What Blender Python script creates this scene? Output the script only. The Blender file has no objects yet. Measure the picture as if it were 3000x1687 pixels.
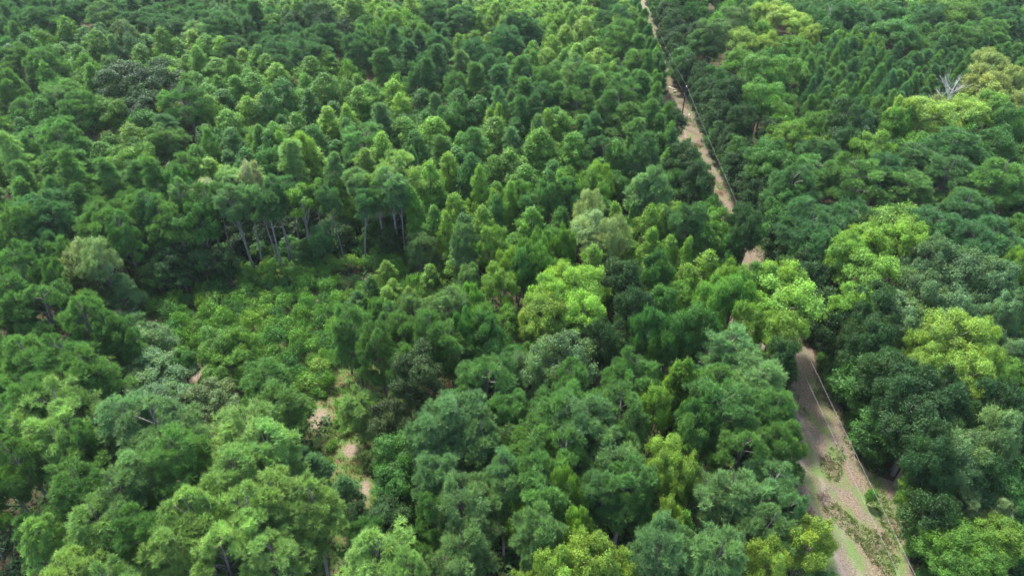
import bpy, math, random
import numpy as np
from mathutils import Vector, Matrix
R = math.radians
scn = bpy.context.scene
C = scn.collection

# ---------------------------------------------------------------- camera, sky, sun, exposure
cam_d = bpy.data.cameras.new('camera'); cam = bpy.data.objects.new('camera', cam_d); C.objects.link(cam)
cam.location = (0, 0, 68); cam.rotation_euler = (R(90 - 36.4), 0, 0)
cam_d.sensor_width = 36; cam_d.lens = 36 * 2027 / 3000; cam_d.clip_start = 1; cam_d.clip_end = 9000
scn.camera = cam
SUN_EL, SUN_AZ = R(57), math.atan2(-0.56, 0.83)      # azimuth from +Y towards +X
w = bpy.data.worlds.new('World'); scn.world = w; w.use_nodes = True
nt = w.node_tree; bg = nt.nodes['Background']; bg.inputs['Strength'].default_value = 0.15
sky = nt.nodes.new('ShaderNodeTexSky'); sky.sky_type = 'NISHITA'; sky.sun_disc = False
sky.sun_elevation = SUN_EL; sky.sun_rotation = SUN_AZ; sky.dust_density = 2.5; sky.air_density = 1.0
nt.links.new(sky.outputs[0], bg.inputs['Color'])
sd = bpy.data.lights.new('sun', 'SUN'); sd.energy = 2.3; sd.angle = R(6.0); sd.color = (1, .96, .9)
so = bpy.data.objects.new('sun', sd); C.objects.link(so)
sv = Vector((math.sin(SUN_AZ) * math.cos(SUN_EL), math.cos(SUN_AZ) * math.cos(SUN_EL), math.sin(SUN_EL)))
so.rotation_euler = sv.to_track_quat('Z', 'Y').to_euler(); so.location = (0, 100, 120)
scn.view_settings.view_transform = 'Standard'; scn.view_settings.look = 'None'
scn.view_settings.exposure = 2.05; scn.view_settings.gamma = 1.0; scn.view_settings.use_curve_mapping = False
scn.cycles.max_bounces = 5; scn.cycles.diffuse_bounces = 3; scn.cycles.glossy_bounces = 1
scn.cycles.transmission_bounces = 3; scn.cycles.transparent_max_bounces = 4
scn.cycles.use_denoising = True; scn.cycles.sample_clamp_direct = 2.5; scn.cycles.sample_clamp_indirect = 2.0
scn.cycles.caustics_reflective = False; scn.cycles.caustics_refractive = False

# ---------------------------------------------------------------- node helpers and materials
def mat(name):
    m = bpy.data.materials.new(name); m.use_nodes = True
    n = m.node_tree; n.nodes.clear()
    return m, n, n.nodes.new('ShaderNodeOutputMaterial')
def N(n, t, **kw):
    x = n.nodes.new(t)
    for k_, v in kw.items(): setattr(x, k_, v)
    return x
def mixc(n, fac, a, b, blend='MIX'):
    m = N(n, 'ShaderNodeMix', data_type='RGBA', blend_type=blend)
    for s, v in ((m.inputs[0], fac), (m.inputs[6], a), (m.inputs[7], b)):
        if hasattr(v, 'is_output') or isinstance(v, bpy.types.NodeSocket): n.links.new(v, s)
        else: s.default_value = v
    return m.outputs[2]
def mth(n, op, a, b=None, c=None):
    m = N(n, 'ShaderNodeMath', operation=op)
    for s, v in zip(m.inputs, (a, b, c)):
        if v is None: continue
        if isinstance(v, bpy.types.NodeSocket): n.links.new(v, s)
        else: s.default_value = v
    return m.outputs[0]
def noise(n, vec, scale, det=4, rough=.55):
    t = N(n, 'ShaderNodeTexNoise'); t.inputs['Scale'].default_value = scale
    t.inputs['Detail'].default_value = det; t.inputs['Roughness'].default_value = rough
    n.links.new(vec, t.inputs['Vector']); return t.outputs[0]
def ramp(n, fac, stops):
    r = N(n, 'ShaderNodeValToRGB'); e = r.color_ramp.elements
    while len(e) < len(stops): e.new(.5)
    for s, (p, c) in zip(e, stops):
        s.position = p; s.color = (*c, 1) if len(c) == 3 else c
    n.links.new(fac, r.inputs[0]); return r.outputs[0]

def leaf_material(name, transl=.3, rough=.5, spec=.35, warm=(1.38, 1.16, .7)):
    """Foliage: colour of the individual tree (object colour, or the tint stored on the face), varied from spray to spray."""
    m, n, out = mat(name)
    oi = N(n, 'ShaderNodeObjectInfo')
    ti = N(n, 'ShaderNodeAttribute', attribute_name='tint'); to = N(n, 'ShaderNodeAttribute', attribute_name='tone')
    base = mixc(n, 1.0, oi.outputs['Color'], ti.outputs['Color'], 'ADD')
    sp = N(n, 'ShaderNodeSeparateColor'); n.links.new(to.outputs['Color'], sp.inputs[0])
    w_ = mixc(n, 1.0, base, (*warm, 1), 'MULTIPLY')
    c = mixc(n, sp.outputs[1], base, w_)
    v = N(n, 'ShaderNodeCombineColor')
    for i in range(3): n.links.new(sp.outputs[0], v.inputs[i])
    c = mixc(n, 1.0, c, v.outputs[0], 'MULTIPLY')
    p = N(n, 'ShaderNodeBsdfPrincipled'); n.links.new(c, p.inputs['Base Color'])
    p.inputs['Roughness'].default_value = rough; p.inputs['Specular IOR Level'].default_value = spec
    t = N(n, 'ShaderNodeBsdfTranslucent')
    tc = mixc(n, 1.0, c, (1.25, 1.35, .7, 1), 'MULTIPLY'); n.links.new(tc, t.inputs[0])
    mx = N(n, 'ShaderNodeMixShader'); mx.inputs[0].default_value = transl
    n.links.new(p.outputs[0], mx.inputs[1]); n.links.new(t.outputs[0], mx.inputs[2])
    n.links.new(mx.outputs[0], out.inputs[0])
    return m
NEEDLE = leaf_material('pine_needles', .3, .6, .2, (1.35, 1.2, .7))
LEAF = leaf_material('broad_leaves', .36, .5, .25)
def bark_material(name, a, b):
    m, n, out = mat(name)
    tc = N(n, 'ShaderNodeTexCoord'); f = noise(n, tc.outputs['Object'], 6, 5)
    p = N(n, 'ShaderNodeBsdfPrincipled'); n.links.new(ramp(n, f, [(.35, a), (.65, b)]), p.inputs['Base Color'])
    p.inputs['Roughness'].default_value = .9; n.links.new(p.outputs[0], out.inputs[0]); return m
BARK = bark_material('pine_bark', (.085, .068, .058), (.22, .185, .165))
PALEBARK = bark_material('pale_bark', (.11, .098, .084), (.26, .24, .21))
DEADWOOD = bark_material('weathered_wood', (.3, .28, .26), (.52, .5, .47))
CUTWOOD = bark_material('cut_wood', (.5, .42, .33), (.75, .7, .62))
POLEWOOD = bark_material('tarred_pole_wood', (.03, .024, .02), (.07, .055, .045))

def plain(name, col, rough=.6, metal=0.0):
    m, n, out = mat(name)
    tc = N(n, 'ShaderNodeTexCoord'); f = noise(n, tc.outputs['Object'], 9, 3)
    p = N(n, 'ShaderNodeBsdfPrincipled')
    n.links.new(ramp(n, f, [(.3, tuple(c * .85 for c in col)), (.7, tuple(min(1, c * 1.1) for c in col))]), p.inputs['Base Color'])
    p.inputs['Roughness'].default_value = rough; p.inputs['Metallic'].default_value = metal
    n.links.new(p.outputs[0], out.inputs[0]); return m

SPOT = [(-55.8, 82.8, 1.9, 1.1), (-44.8, 71.8, 1.4, 2.8), (-25.5, 63.1, 1.9, 2.4), (-20.3, 57.9, 1.2, 1.5), (-17.6, 51.1, .9, 2.8), (-31.5, 88.7, .9, .7), (-24.7, 95, 2, .9), (-47.5, 76, 1.3, 1.2)]
def ground_material(name, kind):
    m, n, out = mat(name)
    g = N(n, 'ShaderNodeNewGeometry'); pos = g.outputs['Position']
    big = noise(n, pos, .16, 5); mid = noise(n, pos, .9, 5, .65); fine = noise(n, pos, 5.5, 6, .7); vf = noise(n, pos, 17, 3, .7)
    if kind == 'forest':
        soil = ramp(n, fine, [(.3, (.02, .013, .009)), (.5, (.06, .034, .022)), (.72, (.11, .066, .042))])
        green = ramp(n, vf, [(.35, (.015, .035, .012)), (.7, (.05, .1, .03))])
        c = mixc(n, ramp(n, mid, [(.48, (0, 0, 0)), (.6, (1, 1, 1))]), soil, green)
    elif kind == 'sand':
        c = ramp(n, fine, [(.28, (.12, .075, .05)), (.5, (.26, .18, .125)), (.75, (.4, .31, .24))])
        straw = ramp(n, vf, [(.35, (.16, .1, .06)), (.7, (.4, .3, .2))])
        c = mixc(n, ramp(n, mid, [(.5, (0, 0, 0)), (.66, (1, 1, 1))]), c, straw)
    elif kind == 'glade':
        soil = ramp(n, fine, [(.3, (.06, .035, .022)), (.55, (.15, .1, .062)), (.78, (.26, .19, .13))])
        green = ramp(n, vf, [(.32, (.035, .07, .018)), (.55, (.085, .15, .035)), (.8, (.17, .2, .07))])
        c = mixc(n, ramp(n, mth(n, 'MULTIPLY_ADD', mth(n, 'SUBTRACT', fine, .5), .4, mid), [(.36, (0, 0, 0)), (.54, (1, 1, 1))]), soil, green)
        sandc = ramp(n, fine, [(.28, (.07, .05, .036)), (.5, (.19, .145, .105)), (.75, (.3, .262, .2))])
        tot = None
        for x, y, rx, ry in SPOT:
            a = N(n, 'ShaderNodeVectorMath', operation='SUBTRACT'); n.links.new(pos, a.inputs[0]); a.inputs[1].default_value = (x, y, 0)
            b_ = N(n, 'ShaderNodeVectorMath', operation='DIVIDE'); n.links.new(a.outputs[0], b_.inputs[0]); b_.inputs[1].default_value = (rx, ry, 1e3)
            l = N(n, 'ShaderNodeVectorMath', operation='LENGTH'); n.links.new(b_.outputs[0], l.inputs[0])
            tot = l.outputs['Value'] if tot is None else mth(n, 'MINIMUM', tot, l.outputs['Value'])
        dd = mth(n, 'MULTIPLY_ADD', mth(n, 'SUBTRACT', noise(n, pos, 1.6, 7, .75), .5), 1.9, tot)
        c = mixc(n, ramp(n, dd, [(.55, (1, 1, 1)), (.95, (0, 0, 0))]), c, sandc)
    else:   # the mown, straw-littered track under the power line
        straw = ramp(n, fine, [(.25, (.05, .034, .022)), (.43, (.12, .09, .06)), (.58, (.205, .163, .115)), (.74, (.35, .3, .225))])
        grey = ramp(n, vf, [(.3, (.06, .05, .042)), (.7, (.21, .185, .16))])
        c = mixc(n, ramp(n, big, [(.46, (0, 0, 0)), (.64, (.6, .6, .6))]), straw, grey)
        speck = noise(n, pos, 3.1, 8, .85)
        c = mixc(n, ramp(n, speck, [(.36, (.85, .85, .85)), (.5, (0, 0, 0))]), c, (.045, .034, .024, 1))
        green = ramp(n, vf, [(.3, (.045, .08, .022)), (.55, (.1, .165, .045)), (.8, (.2, .23, .09))])
        sc = N(n, 'ShaderNodeVectorMath', operation='MULTIPLY'); sc.inputs[1].default_value = (1.5, .55, 1); n.links.new(pos, sc.inputs[0])
        f2 = noise(n, sc.outputs[0], .42, 6, .62)
        sx0 = N(n, 'ShaderNodeSeparateXYZ'); n.links.new(pos, sx0.inputs[0])
        lat = mth(n, 'SUBTRACT', sx0.outputs[0], mth(n, 'MULTIPLY_ADD', sx0.outputs[1], .037, 34.4))
        lat = mth(n, 'MULTIPLY_ADD', mth(n, 'SUBTRACT', noise(n, pos, .11, 3), .5), 5.0, lat)
        rut = mth(n, 'ABSOLUTE', mth(n, 'SUBTRACT', mth(n, 'ABSOLUTE', lat), .85))
        rut = mth(n, 'MULTIPLY_ADD', mth(n, 'SUBTRACT', noise(n, pos, 1.4, 5, .7), .5), .9, rut)
        c = mixc(n, ramp(n, rut, [(.1, (.35, .35, .35)), (.4, (0, 0, 0))]), c, ramp(n, vf, [(.3, (.16, .13, .11)), (.7, (.36, .32, .28))]))
        # more turf in the near third of the track
        sx = N(n, 'ShaderNodeSeparateXYZ'); n.links.new(pos, sx.inputs[0])
        nearer = N(n, 'ShaderNodeMapRange'); n.links.new(sx.outputs[1], nearer.inputs[0])
        nearer.inputs[1].default_value = 44; nearer.inputs[2].default_value = 66; nearer.inputs[3].default_value = .07; nearer.inputs[4].default_value = 0
        f3 = mth(n, 'ADD', f2, nearer.outputs[0]); f3 = mth(n, 'MULTIPLY_ADD', mth(n, 'SUBTRACT', speck, .5), .55, f3)
        c = mixc(n, ramp(n, f3, [(.5, (0, 0, 0)), (.66, (.9, .9, .9))]), c, green)
    p = N(n, 'ShaderNodeBsdfPrincipled'); n.links.new(c, p.inputs['Base Color']); p.inputs['Roughness'].default_value = .95
    p.inputs['Specular IOR Level'].default_value = .1
    b = N(n, 'ShaderNodeBump'); b.inputs['Strength'].default_value = .7; b.inputs['Distance'].default_value = .12
    n.links.new(fine, b.inputs['Height']); n.links.new(b.outputs[0], p.inputs['Normal'])
    n.links.new(p.outputs[0], out.inputs[0]); return m

# ---------------------------------------------------------------- mesh helpers
def mesh_np(name, V, F, m, tone=None, tint=None, smooth=False):
    """V (n,3), F (k,3|4) -> mesh; tone and tint are stored per face."""
    me = bpy.data.meshes.new(name); V = np.asarray(V, np.float32); F = np.asarray(F, np.int32)
    k_, s = F.shape
    me.vertices.add(len(V)); me.vertices.foreach_set('co', V.ravel())
    me.loops.add(k_ * s); me.loops.foreach_set('vertex_index', F.ravel())
    me.polygons.add(k_); me.polygons.foreach_set('loop_start', np.arange(0, k_ * s, s, dtype=np.int32))
    me.polygons.foreach_set('use_smooth', np.full(k_, smooth))
    for nm, arr in (('tone', tone), ('tint', tint)):
        if arr is not None:
            a = me.attributes.new(nm, 'FLOAT_COLOR', 'FACE')
            a.data.foreach_set('color', np.asarray(arr, np.float32).ravel())
    me.materials.append(m); me.update(calc_edges=True); return me
class Tubes:
    """Tapered tubes gathered into one mesh."""
    def __init__(s): s.v = []; s.f = []; s.n = 0
    def tube(s, pts, rad, k_=6, cap=True):
        pts = np.asarray(pts, float); m = len(pts)
        for i in range(m):
            d = pts[min(i + 1, m - 1)] - pts[max(i - 1, 0)]; d = d / (np.linalg.norm(d) + 1e-9)
            u = np.cross(d, (0.3, 0.9, 0.1) if abs(d[2]) > .9 else (0, 0, 1)); u /= np.linalg.norm(u); v = np.cross(d, u)
            for j in range(k_):
                a = 2 * math.pi * j / k_
                s.v.append(pts[i] + rad[i] * (math.cos(a) * u + math.sin(a) * v))
        for i in range(m - 1):
            for j in range(k_):
                a = s.n + i * k_ + j; b = s.n + i * k_ + (j + 1) % k_
                s.f.append((a, b, b + k_, a + k_))
        if cap and k_ == 4: s.f.append(tuple(s.n + (m - 1) * k_ + j for j in range(4)))
        s.n += m * k_
    def mesh(s, name, m): return mesh_np(name, s.v, s.f, m, smooth=True)

def unit(v): return v / (np.linalg.norm(v, axis=-1, keepdims=True) + 1e-9)

# ---------------------------------------------------------------- crowns
def sprays(rg, lobes, spacing, kind, zc, blade, per, up):
    """lobes: (cx,cy,cz,r,tone,warm). Tufts sit on the outer and upper skin of each lobe, blades or leaves radiate from each tuft."""
    VV = []; TT = []
    for cx, cy, cz, r, tone, warm in lobes:
        c = np.array((cx, cy, cz)); an = rg.uniform(.72, 1.35, 3) * (1, 1, .78)
        nt_ = max(6, int(4 * math.pi * r * r / spacing ** 2 * 1.15))
        d = unit(rg.normal(size=(nt_, 3)))
        o = np.array((cx, cy, 0.0)); o = o / (np.linalg.norm(o) + .4)
        keep = (d[:, 2] * .8 + d @ o * .5 + .45 > 0) | (rg.random(nt_) < .25)
        d = d[keep]; nt_ = len(d)
        p = c + d * (r * rg.uniform(.42, 1.2, (nt_, 1))) * an
        nrm = unit(d + np.array((0, 0, up)) + o * .25)
        tt = tone * rg.uniform(.8, 1.22, nt_)
        ww = np.clip(warm + rg.normal(0, .22, nt_), 0, 1)
        nb = per
        P_ = np.repeat(p, nb, 0); Q = np.repeat(nrm, nb, 0)
        if kind == 'needle':
            dd = unit(Q + rg.normal(0, .62, P_.shape)); L = blade * rg.uniform(.7, 1.25, (len(P_), 1))
            sd_ = unit(np.cross(dd, rg.normal(size=P_.shape))) * blade * .062
            a = P_ - sd_ - dd * blade * .15; b = P_ + sd_ - dd * blade * .15; t = P_ + dd * L
            VV.append(np.stack((a, b, t), 1))
        else:
            cpos = P_ + rg.normal(0, blade * 1.05, P_.shape)
            nn = unit(Q + rg.normal(0, .48, P_.shape)); u = unit(np.cross(nn, rg.normal(size=P_.shape))); v = np.cross(nn, u)
            s = blade * rg.uniform(.65, 1.25, (len(P_), 1))
            VV.append(np.stack((cpos - u * s * .62, cpos - v * s * .42 - nn * s * .1, cpos + u * s * .62 - nn * s * .15, cpos + v * s * .42 - nn * s * .1), 1))
        T = np.stack((np.repeat(tt, nb) * rg.uniform(.85, 1.15, len(P_)), np.repeat(ww, nb), np.zeros(len(P_)), np.ones(len(P_))), 1)
        TT.append(T)
    V = np.concatenate(VV); k_ = V.shape[1]
    F = np.arange(len(V) * k_).reshape(-1, k_)
    return V.reshape(-1, 3), F, np.concatenate(TT)

def limb(tb, a, b, r0, r1, sag, rg, k_=4):
    a = np.array(a, float); b = np.array(b, float); n_ = 4
    pts = [a + (b - a) * (i / n_) + np.array((0, 0, sag * math.sin(math.pi * i / n_))) + (rg.normal(0, .06, 3) * np.linalg.norm(b - a) * .4 if 0 < i < n_ else 0) for i in range(n_ + 1)]
    tb.tube(pts, [r0 + (r1 - r0) * i / n_ for i in range(n_ + 1)], k_)

def fib(n_, rg):
    i = np.arange(n_) + .5; z = 1 - 2 * i / n_; a = math.pi * (1 + 5 ** .5) * i + rg.uniform(0, 6)
    q = np.sqrt(1 - z * z); return np.stack((q * np.cos(a), q * np.sin(a), z), 1)

def build_kind(kind, seed, lod=1.0):
    """Returns (crown arrays, trunk Tubes, nominal height, nominal radius)."""
    rg = np.random.default_rng(seed); lobes = []; tb = Tubes()
    sp = 1 / math.sqrt(lod)
    if kind in ('P', 'T', 'N'):                     # loblolly pines: cloud-like sprays on radiating limbs
        Ht, Rd = (15., 4.2) if kind == 'P' else ((17., 3.0) if kind == 'T' else (9., 3.4))
        z0 = {'P': 5.0, 'T': 9.6, 'N': 1.5}[kind]; zc = z0 + (Ht - z0) * .45
        lean = rg.normal(0, .35, 2)
        tr = [(0, 0, -.3), (lean[0] * .2, lean[1] * .2, Ht * .35), (lean[0] * .7, lean[1] * .7, Ht * .7), (lean[0], lean[1], Ht - .6)]
        tb.tube(tr, [.27, .21, .14, .03] if kind == 'P' else [.19, .15, .1, .03], 8)
        nl = {'P': 30, 'T': 19, 'N': 20}[kind]
        asym = rg.uniform(.74, 1.18, 7)
        for d in fib(int(nl * 1.35), rg):
            if d[2] < -.5 or rg.random() < .1: continue
            az = (math.atan2(d[1], d[0]) / (2 * math.pi) % 1) * 7; i0 = int(az) % 7; f = az - int(az)
            aa = asym[i0] * (1 - f) + asym[(i0 + 1) % 7] * f
            rr = rg.uniform(.62, 1.1) * aa
            lz = zc + d[2] * (Ht - zc - .5) * min(rr, 1) if d[2] > 0 else zc + d[2] * (zc - z0)
            hr = math.sqrt(d[0] ** 2 + d[1] ** 2) ** .8; an = math.atan2(d[1], d[0])
            ca, sa = math.cos(an), math.sin(an); rad = hr * (Rd - .5) * rr
            lx, ly = ca * rad + lean[0] * .7, sa * rad + lean[1] * .7
            tone = rg.uniform(.85, 1.16); warm = max(0, rg.normal(.12, .12))
            hz = max(z0 - 1.5, lz - rg.uniform(.8, 1.8) - hr * 1.2); q = hz / Ht
            limb(tb, (lean[0] * q, lean[1] * q, hz), (lx * .97, ly * .97, lz), .08, .022, .25, rg)
            sc_ = Rd / 4.2
            for _ in range(rg.integers(5, 9)):        # a bough: knots of needles along its outer part
                back = rg.uniform(0, .55) ** 1.2 * rad; side = rg.normal(0, .55) * sc_ ** .5
                ex = lx - ca * back - sa * side; ey = ly - sa * back + ca * side
                ez = lz - back * .32 - abs(side) * .12 + rg.normal(.08, .2)
                lobes.append((ex, ey, ez, rg.uniform(.34, .62) * sc_ ** .35, tone * rg.uniform(.84, 1.18), warm + max(0, rg.normal(0, .08))))
                limb(tb, (lx * .6 + lean[0] * q * .4, ly * .6 + lean[1] * q * .4, hz + (lz - hz) * .6), (ex, ey, ez), .03, .012, .05, rg)
        for _ in range(8):                           # bare lower snags of limbs
            a = rg.uniform(0, 6.28); z = rg.uniform(z0 * .55, z0 + 1); l = rg.uniform(.8, 2.2)
            limb(tb, (0, 0, z), (math.cos(a) * l, math.sin(a) * l, z + rg.uniform(-.2, .7)), .035, .012, .1, rg)
        arr = sprays(rg, lobes, .34 * sp, 'needle', zc, .44 * sp ** .8, 13, .8)
    elif kind == 'C':                               # ovoid plantation pine, wispy pointed top
        Ht, Rd = 14., 2.7
        lean = rg.normal(0, .2, 2); tb.tube([(0, 0, -.3), (lean[0] * .5, lean[1] * .5, Ht * .5), (lean[0], lean[1], Ht - .4)], [.2, .13, .02], 7)
        nl = 28; z0 = 3.2; asym = rg.uniform(.65, 1.25, 5); pk = rg.uniform(1.15, 2.1)
        for i in range(nl):
            t = (i + .5) / nl; a = i * 2.399 + rg.normal(0, .3); z = z0 + (Ht - z0 - .6) * t
            rad = Rd * (1 - t ** pk) ** .8 * (.55 + .45 * min(1, t * 3)) * rg.uniform(.5, 1.15) * asym[int(a * .8) % 5]
            tone = rg.uniform(.85, 1.16); warm = max(0, rg.normal(.1, .1)); ca, sa = math.cos(a), math.sin(a)
            limb(tb, (0, 0, z - .9), (ca * rad, sa * rad, z), .045, .014, .1, rg)
            for _ in range(rg.integers(4, 7)):
                back = rg.uniform(0, .6) * rad; side = rg.normal(0, .32)
                lobes.append((ca * (rad - back) - sa * side + lean[0] * t, sa * (rad - back) + ca * side + lean[1] * t, z - back * .25 + rg.normal(.1, .22), rg.uniform(.3, .5), tone * rg.uniform(.84, 1.18), warm))
        for j in range(3): lobes.append((lean[0], lean[1], Ht - .3 - .45 * j, .22 + .1 * j, 1.1, .2))
        arr = sprays(rg, lobes, .31 * sp, 'needle', 8, .42 * sp ** .8, 12, 1.0)
    elif kind == 'Q':                               # slender young pine with upright candles
        Ht, Rd = 10., 1.8
        tb.tube([(0, 0, -.3), (0, 0, Ht * .5), (.05, .02, Ht - .3)], [.12, .08, .02], 6)
        nl = 50
        for i in range(nl):
            t = (i + .5) / nl; z = 2.6 + (Ht - 3.2) * t; rr = Rd * (1 - t) ** .62 * rg.uniform(.55, 1.0); a = i * 2.4 + rg.normal(0, .3)
            lr = rg.uniform(.34, .55) * (1.15 - .45 * t)
            lobes.append((math.cos(a) * rr, math.sin(a) * rr, z + rr * .35, lr, rg.uniform(.82, 1.2), max(0, rg.normal(.1, .1))))
            limb(tb, (0, 0, z - .5), (math.cos(a) * rr, math.sin(a) * rr, z + rr * .3), .03, .01, -.05, rg)
        lobes.append((.05, 0, Ht - .35, .32, 1.1, .2)); lobes.append((0, .03, Ht - .8, .4, 1.1, .1))
        arr = sprays(rg, lobes, .27 * sp, 'needle', 6, .4 * sp ** .8, 11, 1.1)
    elif kind == 'G':                               # sweetgum: pointed, stepped cone of bright sprays
        Ht, Rd = 12.5, 2.6
        tb.tube([(0, 0, -.3), (0, 0, Ht * .5), (.1, .05, Ht - .5)], [.17, .11, .02], 6)
        z0 = 2.0; nl = 78; pw = rg.uniform(.42, .8); ecc = rg.uniform(.85, 1.15); ga = rg.uniform(.75, 1.2, 6); Rd0 = 2.75
        for i in range(nl):
            t = ((i + .5) / nl) ** .9; a = i * 2.399 + rg.normal(0, .25)
            z = z0 + (Ht - z0 - .5) * t; rr = Rd0 * (1 - t) ** pw * rg.uniform(.5, 1.12) * ga[int(a * .955) % 6]
            rr *= 1 + .14 * math.sin(t * 21 + seed)
            if rg.random() < .08: continue
            lr = (.38 + .5 * (1 - t)) * rg.uniform(.75, 1.2)
            lobes.append((math.cos(a) * rr * ecc, math.sin(a) * rr / ecc, z, lr, rg.uniform(.76, 1.22), max(0, rg.normal(.2, .2))))
            if i % 2: limb(tb, (0, 0, max(1.5, z - .8)), (math.cos(a) * rr * ecc * .9, math.sin(a) * rr / ecc * .9, z), .035, .012, .0, rg)
        for j in range(3): lobes.append((rg.normal(0, .08), rg.normal(0, .08), Ht - .25 - .4 * j, .2 + .12 * j, 1.12, .4))
        arr = sprays(rg, lobes, .34 * sp, 'leaf', 7, .165 * sp, 8, .5)
    elif kind in ('B', 'U', 'V', 'W', 'E'):              # broad crowns; V: vase of rising sprays; W: fine upright willow-like sprays
        Ht, Rd = {'B': (14., 4.2), 'U': (14., 2.8), 'V': (14., 4.2), 'W': (14., 4.2), 'E': (9.5, 2.8)}[kind]
        z0 = {'B': 4.0, 'U': 7.0, 'V': 4.5, 'W': 4.5, 'E': .6}[kind]; zc = z0 + (Ht - z0) * .45
        tb.tube([(0, 0, -.3), (.1, .05, z0 * .8), (.25, .1, zc + 1), (.2, .1, Ht - 2)], [.3, .22, .13, .04], 8)
        # a handful of heads, each carrying its own lobes
        heads = []
        nh = {'B': 13, 'U': 7, 'V': 15, 'W': 14, 'E': 15}[kind]
        for d in fib(int(nh * 1.5), rg):
            if d[2] < (-.35 if kind != 'E' else -.8): continue
            rr = rg.uniform(.55, .92)
            hz = zc + d[2] * ((Ht - zc) if d[2] > 0 else (zc - z0)) * rr
            hr = rg.uniform(.24, .44) * Rd
            x, y = d[0] * Rd * rr, d[1] * Rd * rr
            if kind == 'V': hz += .35 * math.hypot(x, y); hr *= .85
            heads.append((x, y, hz, hr, rg.uniform(.82, 1.16), max(0, rg.normal(.18, .18))))
        zt = max(h[2] + h[3] * .9 for h in heads); k2 = (Ht - z0) / (zt - z0)
        for hx, hy, hz, hr, ht, hw in heads:
            hz = z0 + (hz - z0) * k2
            limb(tb, (.15, .07, max(z0 * .7, hz - 3.5)), (hx * .9, hy * .9, hz - .2), .1, .035, .2, rg)
            for d in fib(15, rg):
                if d[2] < -.4 or rg.random() < .12: continue
                r2 = rg.uniform(.55, .9); lr = rg.uniform(.3, .48) * hr + .08
                zz = 1.0 if kind != 'V' else .8
                lx, ly, lz = hx + d[0] * hr * r2, hy + d[1] * hr * r2, hz + d[2] * hr * r2 * zz
                if kind == 'W': lz += .4
                lobes.append((lx, ly, lz, lr, ht * rg.uniform(.78, 1.2), min(1, hw + max(0, rg.normal(.08, .16)))))
                if rg.random() < .4: limb(tb, (hx * .9, hy * .9, hz - .2), (lx, ly, lz), .03, .01, .05, rg)
        arr = sprays(rg, lobes, .42 * sp, 'leaf', zc, (.165 if kind != 'W' else .13) * sp, 10, .45 if kind != 'W' else .9)
    elif kind == 'S':                               # low bush
        Ht, Rd = 2.4, 1.4
        tb.tube([(0, 0, -.2), (.05, 0, 1.4)], [.05, .02], 5)
        for d in fib(26, rg):
            if d[2] < -.5: continue
            r2 = rg.uniform(.55, .95); z = 1.25 + d[2] * .85 * r2
            lobes.append((d[0] * (Rd - .25) * r2, d[1] * (Rd - .25) * r2, z, rg.uniform(.22, .38), rg.uniform(.8, 1.2), max(0, rg.normal(.15, .15))))
            limb(tb, (0, 0, .2), (d[0] * Rd * r2 * .8, d[1] * Rd * r2 * .8, z), .018, .008, .05, rg)
        arr = sprays(rg, lobes, .27 * sp, 'leaf', 1.2, .13 * sp, 6, .5)
    return arr, tb, Ht, Rd

# ---------------------------------------------------------------- the forest table: kind number, colour number, x, y, height, radius | label
KINDLIST = ['P', 'T', 'N', 'Q', 'G', 'B', 'U', 'E', 'S']
COLLIST = ['p1', 'p2', 'p3', 'p4', 'p2d', 'g1', 'g2', 'g3', 'gy', 'gb', 'gm', 'g4', 'g5', 'ol', 'od', 'pw', 'py', 'po', 'g2d']
SPOTS = ["the utility pole", "the dark olive oaks", "the teal round tree", "the largest cone-shaped sweetgum", "the yellow sweetgums", "the broad pale pine", "the row of bare pine trunks", "the lone small pine", "the small sandy spot", "the wide sandy patch", "the bright round tree", "the grassy sand opening", "the white sheet", "the yellow green twin crown", "the tree overhanging the track", "the olive dome crown", "the silvery willow-like tree", "the big light green maple", "the bare grey branches", "the yellow green tall crown", "the young pine stand", "the darkest trackside tree", "the brightest tree by the bottom edge", "the yellow green spreading crown", "the muddy track bend", "the palest pine clump", "the pale bare trunk", "the top corner beyond the olive oaks", "the white cut logs", "the pale-branched open pine", "the lone top-edge sweetgum", "the rounded trackside pine", "the grey green oak"]
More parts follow.
